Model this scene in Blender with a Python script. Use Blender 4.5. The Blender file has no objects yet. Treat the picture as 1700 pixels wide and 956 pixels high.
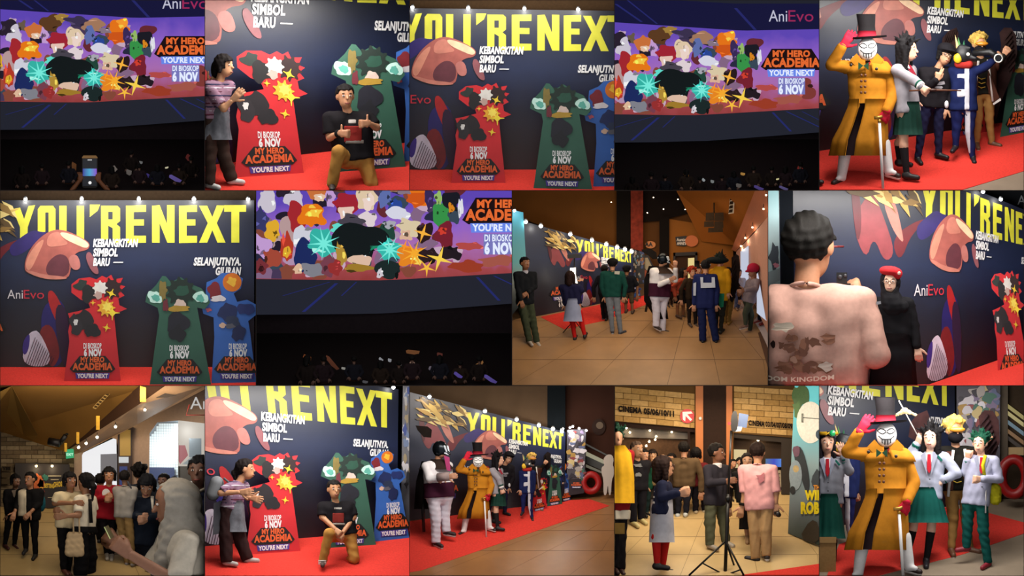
import bpy, bmesh, math, random
import numpy as np
from mathutils import Vector, Matrix
from mathutils.geometry import tessellate_polygon
scene = bpy.context.scene
col = scene.collection
S = 0.006                     # metres per unit of the 1700 x 956 wall of rooms
# ---------------------------------------------------------------- camera, world, exposure
cam_d = bpy.data.cameras.new('camera'); cam = bpy.data.objects.new('camera', cam_d); col.objects.link(cam)
cam_d.type = 'ORTHO'; cam_d.ortho_scale = 1700 * S
cam.location = (850 * S, -6.0, (956 - 478) * S); cam.rotation_euler = (math.pi / 2, 0, 0)
cam_d.clip_end = 100
scene.camera = cam
world = bpy.data.worlds.new('world'); scene.world = world; world.use_nodes = True
world.node_tree.nodes['Background'].inputs[0].default_value = (1.0, 0.97, 0.95, 1)
world.node_tree.nodes['Background'].inputs[1].default_value = 0.55
vs = scene.view_settings
vs.view_transform = 'Standard'; vs.look = 'None'; vs.gamma = 1; vs.use_curve_mapping = False; vs.exposure = 0.0

# ---------------------------------------------------------------- materials
def lin(h):
    if not isinstance(h, str): return h
    h = h.lstrip('#'); h = h if len(h) == 6 else ''.join(c + c for c in h); o = []
    for i in (0, 2, 4):
        c = int(h[i:i+2], 16) / 255
        o.append(c / 12.92 if c <= .04045 else ((c + .055) / 1.055) ** 2.4)
    return tuple(o)
_M = {}
def mat(hexc, rough=.7, metal=0, emit=0, noise=0.0, scale=40, bump=0.0, coat=0, alpha=1, stretch=None, sss=0):
    key = (hexc, rough, metal, emit, noise, scale, bump, coat, alpha, stretch, sss)
    if key in _M: return _M[key]
    m = bpy.data.materials.new('m_' + str(hexc).lstrip('#')); m.use_nodes = True
    nt = m.node_tree; b = nt.nodes['Principled BSDF']; c = (*lin(hexc), 1)
    b.inputs['Base Color'].default_value = c; b.inputs['Roughness'].default_value = rough; b.inputs['Metallic'].default_value = metal
    if rough >= .7 and not metal: b.inputs['Specular IOR Level'].default_value = .12
    if coat: b.inputs['Coat Weight'].default_value = coat; b.inputs['Coat Roughness'].default_value = .12
    if alpha < 1: b.inputs['Alpha'].default_value = alpha
    if emit:
        b.inputs['Emission Color'].default_value = c; b.inputs['Emission Strength'].default_value = emit
        b.inputs['Base Color'].default_value = (0.01, 0.01, 0.01, 1)
    if noise or bump:
        tc = nt.nodes.new('ShaderNodeTexCoord'); n = nt.nodes.new('ShaderNodeTexNoise'); n.inputs['Scale'].default_value = scale
        n.inputs['Detail'].default_value = 4
        src = tc.outputs['Object']
        if stretch:
            mp = nt.nodes.new('ShaderNodeMapping'); mp.inputs['Scale'].default_value = stretch
            nt.links.new(src, mp.inputs['Vector']); src = mp.outputs['Vector']
        nt.links.new(src, n.inputs['Vector'])
        if noise:
            r = nt.nodes.new('ShaderNodeValToRGB'); lo = tuple(x * (1 - noise) for x in c[:3]); hi = tuple(min(1, x * (1 + noise)) for x in c[:3])
            r.color_ramp.elements[0].color = (*lo, 1); r.color_ramp.elements[0].position = .3
            r.color_ramp.elements[1].color = (*hi, 1); r.color_ramp.elements[1].position = .7
            nt.links.new(n.outputs['Fac'], r.inputs['Fac']); nt.links.new(r.outputs['Color'], b.inputs['Base Color'])
        if bump:
            bp = nt.nodes.new('ShaderNodeBump'); bp.inputs['Strength'].default_value = bump; bp.inputs['Distance'].default_value = .01
            nt.links.new(n.outputs['Fac'], bp.inputs['Height']); nt.links.new(bp.outputs['Normal'], b.inputs['Normal'])
    _M[key] = m
    return m
def ramp_mat(name, stops, axis='Z', rough=.35, emit=0, coat=0, noise=0):
    m = bpy.data.materials.new(name); m.use_nodes = True; nt = m.node_tree; b = nt.nodes['Principled BSDF']
    tc = nt.nodes.new('ShaderNodeTexCoord'); sx = nt.nodes.new('ShaderNodeSeparateXYZ'); r = nt.nodes.new('ShaderNodeValToRGB')
    nt.links.new(tc.outputs['Generated'], sx.inputs[0])
    src = sx.outputs[axis]
    if noise:
        n = nt.nodes.new('ShaderNodeTexNoise'); n.inputs['Scale'].default_value = 6; nt.links.new(tc.outputs['Object'], n.inputs['Vector'])
        ma = nt.nodes.new('ShaderNodeMath'); ma.operation = 'MULTIPLY_ADD'; ma.inputs[1].default_value = noise
        nt.links.new(n.outputs['Fac'], ma.inputs[0]); nt.links.new(src, ma.inputs[2]); src = ma.outputs[0]
    nt.links.new(src, r.inputs['Fac'])
    els = r.color_ramp.elements
    while len(els) < len(stops): els.new(.5)
    for e, (p, c) in zip(els, stops): e.position = p; e.color = (*lin(c), 1)
    b.inputs['Roughness'].default_value = rough
    if coat: b.inputs['Coat Weight'].default_value = coat; b.inputs['Coat Roughness'].default_value = .2
    if emit:
        b.inputs['Base Color'].default_value = (0.01, .01, .01, 1)
        nt.links.new(r.outputs['Color'], b.inputs['Emission Color']); b.inputs['Emission Strength'].default_value = emit
    else: nt.links.new(r.outputs['Color'], b.inputs['Base Color'])
    return m
def fab(h, noise=.07): return mat(h, .85, noise=noise, scale=22, bump=.1)
def skinm(h): return mat(h, .55, noise=.06, scale=30)
HAIR = lambda h='#15110f': mat(h, .72, noise=.35, scale=30, stretch=(3, 3, .5), bump=.3)

# ---------------------------------------------------------------- frames: one room of the wall of rooms
class Frame:
    """x to the right, d away from the viewer, y downward, in units of k"""
    def __init__(s, x0, y0, k, box, slope, cell=None):
        s.x0, s.y0, s.k, s.box, s.slope = x0, y0, k, box, slope; s.cell = cell or s
    def sub(s, sc, ox, oy): return Frame(s.x0 + ox * s.k, s.y0 + oy * s.k, s.k * sc, s.box, s.slope, s.cell)
    def fd(s, y): return max(0.0, (s.box[3] - (s.y0 + y * s.k)) / s.slope / s.k)
    def fy(s, d): return (s.box[3] - s.slope * max(0, d) * s.k - s.y0) / s.k
    def lim(s):
        e = .6
        return ((s.box[0] + e - s.x0) / s.k, (s.box[2] - e - s.x0) / s.k, (s.box[1] + e - s.y0) / s.k, (s.box[3] - e - s.y0) / s.k)
    def w(s, v):
        v = np.asarray(v, float).reshape(-1, 3); o = np.empty_like(v)
        o[:, 0] = (s.x0 + v[:, 0] * s.k) * S; o[:, 1] = v[:, 1] * s.k * S; o[:, 2] = (956 - (s.y0 + v[:, 2] * s.k)) * S
        return o

import re
def short(t):
    t = re.sub(r'(in the |the )?(first|second|third|fourth|middle|last) room of the (top|middle|bottom) row', lambda m: ('in ' if (m.group(1) or '').startswith('in') else '') + m.group(3) + '-row ' + m.group(2) + ' room', t)
    return re.sub(r'(in the )?(top|bottom) (left|right) room', lambda m: ('in ' if m.group(1) else '') + m.group(2) + '-' + m.group(3) + ' room', t)
def props(o, label=None, cat=None, group=None, kind=None):
    if label: o['label'] = short(label)
    if cat: o['category'] = cat
    if group: o['group'] = group
    if kind: o['kind'] = kind
    return o
def thing(C, name, label, cat, base, group=None):
    o = bpy.data.objects.new(name, None); col.objects.link(o); o.empty_display_size = .02
    o.location = C.w(base)[0]
    return props(o, label, cat, group)
def root_loc(o):
    l = Vector((0, 0, 0))
    while o is not None: l += o.location; o = o.parent
    return l
def mesh(C, name, verts, faces, m, parent=None, smooth=False, clip=True, mats=None, fmat=None):
    """link ONE mesh; verts in frame units"""
    v = C.w(verts)
    b = C.box; lo = ((b[0] + .5) * S, (956 - b[3] + .5) * S); hi = ((b[2] - .5) * S, (956 - b[1] - .5) * S)
    me = bpy.data.meshes.new(name)
    need = clip and (v[:, 0].min() < lo[0] - 1e-6 or v[:, 0].max() > hi[0] + 1e-6 or v[:, 2].min() < lo[1] - 1e-6 or v[:, 2].max() > hi[1] + 1e-6)
    base = np.array(root_loc(parent)) if parent else None
    if base is None:
        base = np.array([(v[:, 0].min() + v[:, 0].max()) / 2, (v[:, 1].min() + v[:, 1].max()) / 2, v[:, 2].min()])
    me.from_pydata((v - base).tolist(), [], [list(map(int, f)) for f in faces])
    if mats:
        for q in mats: me.materials.append(q)
        if fmat is not None: me.polygons.foreach_set('material_index', fmat)
    else: me.materials.append(m)
    if need:
        bm = bmesh.new(); bm.from_mesh(me)
        for co, no in (((lo[0], 0, 0), (-1, 0, 0)), ((hi[0], 0, 0), (1, 0, 0)), ((0, 0, lo[1]), (0, 0, -1)), ((0, 0, hi[1]), (0, 0, 1))):
            g = bm.verts[:] + bm.edges[:] + bm.faces[:]
            r = bmesh.ops.bisect_plane(bm, geom=g, dist=1e-7, plane_co=Vector(co) - Vector(base), plane_no=no, clear_outer=True)
            ed = [e for e in r['geom_cut'] if isinstance(e, bmesh.types.BMEdge) and len(e.link_faces) == 1]
            if ed:
                try: bmesh.ops.holes_fill(bm, edges=ed, sides=0)
                except Exception: pass
        if not bm.faces: bm.free(); return None
        bm.to_mesh(me); bm.free()
    if smooth: me.polygons.foreach_set('use_smooth', [True] * len(me.polygons))
    me.update()
    o = bpy.data.objects.new(name, me); col.objects.link(o)
    if parent: o.parent = parent
    else: o.location = base
    return o
def struct(o, label=None):
    if o: props(o, label, None, None, 'structure')
    return o

# ---------------------------------------------------------------- shape builders (lists of verts, faces)
def dfun(d): return d if callable(d) else (lambda x, y, d=d: d)
def slab_geo(pts, d, th):
    D = dfun(d); n = len(pts)
    a = sum(pts[i][0] * pts[(i + 1) % n][1] - pts[(i + 1) % n][0] * pts[i][1] for i in range(n))
    if a < 0: pts = pts[::-1]
    v = [(x, D(x, y), y) for x, y in pts] + [(x, D(x, y) + th, y) for x, y in pts]
    tri = tessellate_polygon([[Vector((x, y, 0)) for x, y in pts]])
    f = []
    for t in tri:
        ax, ay = pts[t[0]]; bx, by = pts[t[1]]; cx, cy = pts[t[2]]
        if (bx - ax) * (cy - ay) - (cx - ax) * (by - ay) < 0: t = t[::-1]
        f.append(tuple(t)); f.append(tuple(n + i for i in t[::-1]))
    f += [(i, n + i, n + (i + 1) % n, (i + 1) % n) for i in range(n)]
    return v, f
def slab(C, name, pts, d, m, th=4, parent=None, **kw):
    v, f = slab_geo(list(pts), d, th)
    return mesh(C, name, v, f, m, parent, **kw)
def box_geo(x0, x1, d0, d1, y0, y1):
    v = [(x, d, y) for x in (x0, x1) for d in (d0, d1) for y in (y0, y1)]
    return v, [(0, 1, 3, 2), (4, 6, 7, 5), (0, 4, 5, 1), (2, 3, 7, 6), (0, 2, 6, 4), (1, 5, 7, 3)]
def box(C, name, x0, x1, d0, d1, y0, y1, m, parent=None): return mesh(C, name, *box_geo(x0, x1, d0, d1, y0, y1), m, parent)
def nrm(v): v = np.asarray(v, float); return v / (np.linalg.norm(v) + 1e-9)
def tube_geo(pts, r, n=10, close=False):
    pts = [np.asarray(p, float) for p in pts]; rr = r if hasattr(r, '__len__') else [r] * len(pts)
    v = []; f = []; m = len(pts); ref = None
    for i, p in enumerate(pts):
        if close: t = nrm(pts[(i + 1) % m] - pts[i - 1])
        else: t = nrm(pts[min(i + 1, m - 1)] - pts[max(i - 1, 0)])
        if ref is None: ref = np.array([0, 1., 0]) if abs(t[1]) < .9 else np.array([1., 0, 0])
        a = nrm(np.cross(t, ref)); b = np.cross(t, a)
        for j in range(n):
            q = 2 * math.pi * j / n; v.append(p + rr[i] * (math.cos(q) * a + math.sin(q) * b))
    for i in range(m if close else m - 1):
        for j in range(n):
            k = (i + 1) % m
            f.append((i * n + j, i * n + (j + 1) % n, k * n + (j + 1) % n, k * n + j))
    if not close: f.append(tuple(range(n))[::-1]); f.append(tuple((m - 1) * n + j for j in range(n)))
    return v, f
def tube(C, name, pts, r, m, parent=None, n=10, close=False): return mesh(C, name, *tube_geo(pts, r, n, close), m, parent, smooth=True)
def ell_geo(c, r, axes=None, nu=12, nv=8):
    c = np.asarray(c, float); A = np.eye(3) if axes is None else np.array([nrm(a) for a in axes])
    r = (r, r, r) if not hasattr(r, '__len__') else r
    v = []; f = []
    for i in range(1, nv):
        th = math.pi * i / nv
        for j in range(nu):
            p = 2 * math.pi * j / nu
            q = np.array([math.sin(th) * math.cos(p) * r[0], math.sin(th) * math.sin(p) * r[1], math.cos(th) * r[2]])
            v.append(c + q @ A)
    n0 = len(v); v.append(c + np.array([0, 0, r[2]]) @ A); v.append(c - np.array([0, 0, r[2]]) @ A)
    for i in range(nv - 2):
        for j in range(nu): f.append((i * nu + j, (i + 1) * nu + j, (i + 1) * nu + (j + 1) % nu, i * nu + (j + 1) % nu))
    for j in range(nu):
        f.append((n0, j, (j + 1) % nu)); f.append((n0 + 1, (nv - 2) * nu + (j + 1) % nu, (nv - 2) * nu + j))
    return v, f
def ell(C, name, c, r, m, parent=None, axes=None, nu=12, nv=8): return mesh(C, name, *ell_geo(c, r, axes, nu, nv), m, parent, smooth=True)
def loft_geo(rings, n=40, fold=0, amp=0, gap=None, cap=True, th=0):
    """rings: (x, d, y, rx, rd[, tilt]); fold pleats grow down the loft; gap=(a0,a1) degrees left open (270 = toward viewer)"""
    v = []; f = []; m = len(rings)
    closed = gap is None
    ang = [2 * math.pi * j / n for j in range(n)] if closed else [math.radians(gap[1] + (360 - gap[1] + gap[0]) * j / (n - 1)) for j in range(n)]
    for i, R in enumerate(rings):
        x, d, y, rx, rd = R[:5]; tl = R[5] if len(R) > 5 else 0; w = i / max(1, m - 1)
        for a in ang:
            k = 1 + amp * w * math.cos(fold * a) if fold else 1
            v.append((x + rx * k * math.cos(a), d + rd * k * math.sin(a), y + tl * math.cos(a)))
    for i in range(m - 1):
        for j in range(n if closed else n - 1):
            f.append((i * n + j, i * n + (j + 1) % n, (i + 1) * n + (j + 1) % n, (i + 1) * n + j))
    if cap and closed: f.append(tuple(range(n))); f.append(tuple((m - 1) * n + j for j in range(n))[::-1])
    if not closed:       # give open cloth a thickness
        k = len(v); off = []
        for i, R in enumerate(rings):
            for q, a in enumerate(ang):
                p = v[i * n + q]; off.append((p[0] - 5 * math.cos(a), p[1] - 5 * math.sin(a), p[2]))
        v += off; f += [tuple(k + t for t in q[::-1]) for q in f[:]]
        for i in range(m - 1):
            for e in (0, n - 1): f.append((i * n + e, (i + 1) * n + e, k + (i + 1) * n + e, k + i * n + e))
        for e in (0, m - 1):
            for j in range(n - 1): f.append((e * n + j, e * n + j + 1, k + e * n + j + 1, k + e * n + j))
    return v, f
def loft(C, name, rings, m, parent=None, **kw): return mesh(C, name, *loft_geo(rings, **kw), m, parent, smooth=True)
def join_geo(*gs):
    v = []; f = []
    for gv, gf in gs:
        k = len(v); v += [tuple(p) for p in gv]; f += [tuple(k + i for i in q) for q in gf]
    return v, f
def circle(cx, cy, rx, ry=None, n=24, a0=0): ry = ry or rx; return [(cx + rx * math.cos(2 * math.pi * i / n + a0), cy + ry * math.sin(2 * math.pi * i / n + a0)) for i in range(n)]
def blob(cx, cy, rx, ry, seed=0, n=14, jag=.35):
    rnd = random.Random(seed); o = []
    for i in range(n):
        a = 2 * math.pi * i / n; k = 1 + jag * (rnd.random() * 2 - 1)
        o.append((cx + rx * k * math.cos(a), cy + ry * k * math.sin(a)))
    return o
def star(cx, cy, r, n=4, inner=.22, a0=0):
    return [(cx + (r if i % 2 == 0 else r * inner) * math.cos(math.pi * i / n + a0), cy + (r if i % 2 == 0 else r * inner) * math.sin(math.pi * i / n + a0)) for i in range(2 * n)]

# ---------------------------------------------------------------- lettering
_TX = {}
def text_geo(s, bold=.03, shear=0):
    """text as flat triangles, cap height 1, width w; y downward, baseline y=0"""
    key = (s, bold, shear)
    if key in _TX: return _TX[key]
    cu = bpy.data.curves.new('t', 'FONT'); cu.body = s; cu.size = 1; cu.offset = bold; cu.shear = shear; cu.fill_mode = 'FRONT'; cu.resolution_u = 3
    cu.space_character = 1.0 + bold * 1.2
    o = bpy.data.objects.new('t', cu); col.objects.link(o)
    dg = bpy.context.evaluated_depsgraph_get(); me = bpy.data.meshes.new_from_object(o.evaluated_get(dg))
    v = np.empty(len(me.vertices) * 3); me.vertices.foreach_get('co', v); v = v.reshape(-1, 3)
    f = [tuple(p.vertices) for p in me.polygons]
    bpy.data.objects.remove(o); bpy.data.curves.remove(cu); bpy.data.meshes.remove(me)
    v = v[:, :2] / .70; v[:, 0] -= v[:, 0].min(); w = v[:, 0].max(); v[:, 1] *= -1
    _TX[key] = (v, f, w)
    return _TX[key]
def text(C, name, s, x, y, w, h, place, m, parent, bold=.03, shear=0, skew=0):
    """lettering whose baseline starts at x,y, w wide and h tall; place(x,y)->(X,D,Y)"""
    v, f, tw = text_geo(s, bold, shear)
    pts = [place(x + p[0] * w / tw, y + p[1] * h + skew * p[0] * w / tw) for p in v]
    return mesh(C, name, pts, f, m, parent)

# ---------------------------------------------------------------- homography
def homog(src, dst):
    A = []; b = []
    for (x, y), (X, Y) in zip(src, dst):
        A.append([x, y, 1, 0, 0, 0, -X * x, -X * y]); b.append(X)
        A.append([0, 0, 0, x, y, 1, -Y * x, -Y * y]); b.append(Y)
    h = np.linalg.solve(np.array(A, float), np.array(b, float))
    def H(x, y):
        q = h[6] * x + h[7] * y + 1
        return ((h[0] * x + h[1] * y + h[2]) / q, (h[3] * x + h[4] * y + h[5]) / q)
    return H

# ---------------------------------------------------------------- implicit surfaces (one continuous skin)
def surfnet(f, o, h):
    s = f < 0; nx, ny, nz = f.shape
    c = np.zeros((nx - 1, ny - 1, nz - 1), np.int8)
    for i in (0, 1):
        for j in (0, 1):
            for k in (0, 1): c += s[i:nx - 1 + i, j:ny - 1 + j, k:nz - 1 + k]
    I = np.argwhere((c > 0) & (c < 8))
    if len(I) == 0: return None, None
    idx = -np.ones(c.shape, np.int64); idx[tuple(I.T)] = np.arange(len(I))
    acc = np.zeros((len(I), 3)); cnt = np.zeros(len(I))
    cor = [(i, j, k) for i in (0, 1) for j in (0, 1) for k in (0, 1)]
    val = {q: f[I[:, 0] + q[0], I[:, 1] + q[1], I[:, 2] + q[2]] for q in cor}
    for a in cor:
        for ax in range(3):
            if a[ax]: continue
            b = list(a); b[ax] = 1; b = tuple(b)
            va, vb = val[a], val[b]; cr = (va < 0) != (vb < 0)
            t = np.where(cr, va / np.where(cr, va - vb, 1), 0)
            t = np.clip(t, 0, 1); p = np.tile(np.array(a, float), (len(I), 1)); p[:, ax] = t
            acc += p * cr[:, None]; cnt += cr
    V = (I + acc / cnt[:, None]) * h + o
    F = []
    for ax in range(3):
        u, w = [(1, 2), (2, 0), (0, 1)][ax]
        a = [slice(None)] * 3; b = [slice(None)] * 3; a[ax] = slice(0, -1); b[ax] = slice(1, None)
        sa, sb = s[tuple(a)], s[tuple(b)]
        E = np.argwhere(sa != sb)
        ok = (E[:, u] > 0) & (E[:, w] > 0) & (E[:, u] < f.shape[u] - 1) & (E[:, w] < f.shape[w] - 1); E = E[ok]
        if not len(E): continue
        def cell(du, dw):
            q = E.copy(); q[:, u] += du; q[:, w] += dw; return idx[q[:, 0], q[:, 1], q[:, 2]]
        q = np.stack([cell(-1, -1), cell(0, -1), cell(0, 0), cell(-1, 0)], 1)
        fl = sa[tuple(E.T)]; q[~fl] = q[~fl][:, ::-1]
        F.append(q[(q >= 0).all(1)])
    return V, np.concatenate(F)
def cap(a, b, ra, rb=None): return ('c', np.asarray(a, float), np.asarray(b, float), float(ra), float(ra if rb is None else rb))
def eli(c, r, axes): return ('e', np.asarray(c, float), np.asarray(r, float), np.array([nrm(a) for a in axes]))
def sdf_geo(C, groups, h, wr=None, clip=True):
    """groups: [(prims, k, cuts)]; cut = ('p', point, normal) removes the side the normal points to, ('r', f1, f2..) custom"""
    lo = np.full(3, 1e9); hi = np.full(3, -1e9)
    for pr, k, cuts in groups:
        for p in pr:
            if p[0] == 'c':
                r = max(p[3], p[4]); lo = np.minimum(lo, np.minimum(p[1], p[2]) - r); hi = np.maximum(hi, np.maximum(p[1], p[2]) + r)
            else: r = p[2].max(); lo = np.minimum(lo, p[1] - r); hi = np.maximum(hi, p[1] + r)
    lo -= 3 * h; hi += 3 * h
    L = C.lim()
    if clip:
        lo[0] = max(lo[0], L[0] - 2 * h); hi[0] = min(hi[0], L[1] + 2 * h); lo[2] = max(lo[2], L[2] - 2 * h); hi[2] = min(hi[2], L[3] + 2 * h)
    n = np.ceil((hi - lo) / h).astype(int) + 1
    if (n < 3).any(): return None, None
    ax = [lo[i] + h * np.arange(n[i]) for i in range(3)]
    out = np.full(n, 1e3)
    for pr, k, cuts in groups:
        f = np.full(n, 1e3)
        for p in pr:
            if p[0] == 'c': r = max(p[3], p[4]); l = np.minimum(p[1], p[2]) - r; g = np.maximum(p[1], p[2]) + r
            else: r = p[2].max(); l = p[1] - r; g = p[1] + r
            i0 = np.clip(np.floor((l - 1.5 * k - 2 * h - lo) / h).astype(int), 0, n - 1); i1 = np.clip(np.ceil((g + 1.5 * k + 2 * h - lo) / h).astype(int) + 1, 1, n)
            if (i1 <= i0).any(): continue
            sl = tuple(slice(i0[i], i1[i]) for i in range(3))
            X = ax[0][sl[0]][:, None, None]; Y = ax[1][sl[1]][None, :, None]; Z = ax[2][sl[2]][None, None, :]
            if p[0] == 'c':
                a, b = p[1], p[2]; ab = b - a; L2 = max(ab @ ab, 1e-6)
                t = np.clip(((X - a[0]) * ab[0] + (Y - a[1]) * ab[1] + (Z - a[2]) * ab[2]) / L2, 0, 1)
                v = np.sqrt((X - a[0] - t * ab[0]) ** 2 + (Y - a[1] - t * ab[1]) ** 2 + (Z - a[2] - t * ab[2]) ** 2) - (p[3] + (p[4] - p[3]) * t)
            else:
                q = 0
                for i in range(3):
                    A = p[3][i]; q = q + (((X - p[1][0]) * A[0] + (Y - p[1][1]) * A[1] + (Z - p[1][2]) * A[2]) / p[2][i]) ** 2
                q = np.sqrt(q); v = (q - 1) * p[2].min()
            g0 = f[sl]
            if k > 0:
                hh = np.clip(.5 + .5 * (g0 - v) / k, 0, 1); f[sl] = np.where(g0 > 900, v, g0 * (1 - hh) + v * hh - k * hh * (1 - hh))
            else: f[sl] = np.minimum(g0, v)
        X = ax[0][:, None, None]; Y = ax[1][None, :, None]; Z = ax[2][None, None, :]
        for c in cuts or ():
            if c[0] == 'p': q, m = np.asarray(c[1], float), nrm(c[2]); f = np.maximum(f, (X - q[0]) * m[0] + (Y - q[1]) * m[1] + (Z - q[2]) * m[2])
            elif c[0] == 'and':      # remove where every half space holds
                g = None
                for q, m in c[1]:
                    q = np.asarray(q, float); m = nrm(m); e = -((X - q[0]) * m[0] + (Y - q[1]) * m[1] + (Z - q[2]) * m[2])
                    g = e if g is None else np.maximum(g, e)
                f = np.maximum(f, -g)
            elif c[0] == 'e':        # remove an ellipsoid
                q = 0
                for i in range(3):
                    A = nrm(c[3][i]); q = q + (((X - c[1][0]) * A[0] + (Y - c[1][1]) * A[1] + (Z - c[1][2]) * A[2]) / c[2][i]) ** 2
                f = np.maximum(f, -(np.sqrt(q) - 1) * min(c[2]))
        out = np.minimum(out, f)
    if wr:
        amp, lam, seed = wr; w = 2 * math.pi / lam; rs = np.random.RandomState(seed); q = 0
        for _ in range(4):
            a = rs.normal(size=3); a /= np.linalg.norm(a); q = q + np.sin(w * (.7 + .6 * rs.rand()) * (a[0] * X + a[1] * Y + a[2] * Z) + rs.rand() * 6)
        out = out + amp * q / 2
    if clip:
        out = np.maximum(out, np.maximum(L[0] - X, X - L[1])); out = np.maximum(out, np.maximum(L[2] - Z, Z - L[3]))
    out[0] = out[-1] = 1; out[:, 0] = out[:, -1] = 1; out[:, :, 0] = out[:, :, -1] = 1
    return surfnet(out, lo, h)
def sdf(C, name, groups, h, m, parent, wr=None, extra=None):
    v, f = sdf_geo(C, groups, h, wr)
    if v is None: return None
    if extra:
        for ev, ef in extra:
            if ev is not None: k = len(v); v = np.concatenate([v, ev]); f = np.concatenate([f, ef + k])
    return mesh(C, name, v, f, m, parent, smooth=True, clip=False)
# ---------------------------------------------------------------- people
DN = np.array([0, 0, 1.])
def hand_geo(C, u, wr, dirv, pose='r', flip=1, up=None):
    """palm, four fingers of unequal length and a thumb leaving the side of the palm"""
    d = nrm(dirv); sv = np.cross(d, [0, 1., 0]); sv = nrm(sv) if np.linalg.norm(sv) > .2 else np.array([1., 0, 0])
    sv = sv * flip; n = nrm(np.cross(d, sv)); n = n if n[1] > 0 else -n
    pr = []
    for o in (-.09, 0, .09): pr.append(cap(wr - d * .05 * u + sv * o * .6 * u, wr + d * .3 * u + sv * o * u, .075 * u, .08 * u))
    curl = {'r': (.5, .6), 'f': (1.5, 1.6), 't': (1.5, 1.6), 'v': (1.5, 1.6), 'g': (1.0, 1.2), 'o': (.1, .15), 'p': (1.5, 1.6)}[pose]
    for i, (o, L) in enumerate(((-.135, .25), (-.045, .33), (.045, .35), (.135, .3))):
        c1, c2 = curl
        if pose == 'v' and i >= 2: c1, c2 = .05, .05
        if pose == 'p' and i == 3: c1, c2 = .05, .05
        b = wr + d * .33 * u + sv * o * u
        sp = sv * o * (.9 if pose in ('o', 'v') else .2)
        d1 = nrm(d * math.cos(c1) + n * math.sin(c1) + sp); d2 = nrm(d * math.cos(c1 + c2) + n * math.sin(c1 + c2) + sp)
        m = b + d1 * L * .52 * u; e = m + d2 * L * .5 * u
        pr += [cap(b, m, .052 * u, .048 * u), cap(m, e, .047 * u, .04 * u)]
    tb = wr + d * .08 * u + sv * .12 * u
    if pose == 't': td = nrm(np.array([0, 0, -1.]) if up is None else up)
    elif pose in ('f', 'g', 'v', 'p'): td = nrm(d * .8 + n * .5 + sv * .1)
    else: td = nrm(d * .75 + sv * .6)
    tm = tb + nrm(td + sv * .4) * .17 * u
    pr += [cap(tb, tm, .07 * u, .055 * u), cap(tm, tm + td * (.3 if pose == 't' else .2) * u, .053 * u, .043 * u)]
    return sdf_geo(C, [(pr, .03 * u, None)], .036 * u if u > 45 else .05 * u)

def head_axes(yaw, pitch, roll):
    y, p, r = (math.radians(a) for a in (yaw, pitch, roll))
    f = np.array([math.sin(y), -math.cos(y), 0]); rt = np.array([math.cos(y), math.sin(y), 0]); up = np.array([0, 0, -1.])
    f, up = f * math.cos(p) - up * math.sin(p), up * math.cos(p) + f * math.sin(p)      # pitch > 0 looks down
    rt, up = rt * math.cos(r) + up * math.sin(r), up * math.cos(r) - rt * math.sin(r)
    return f, rt, up

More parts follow.
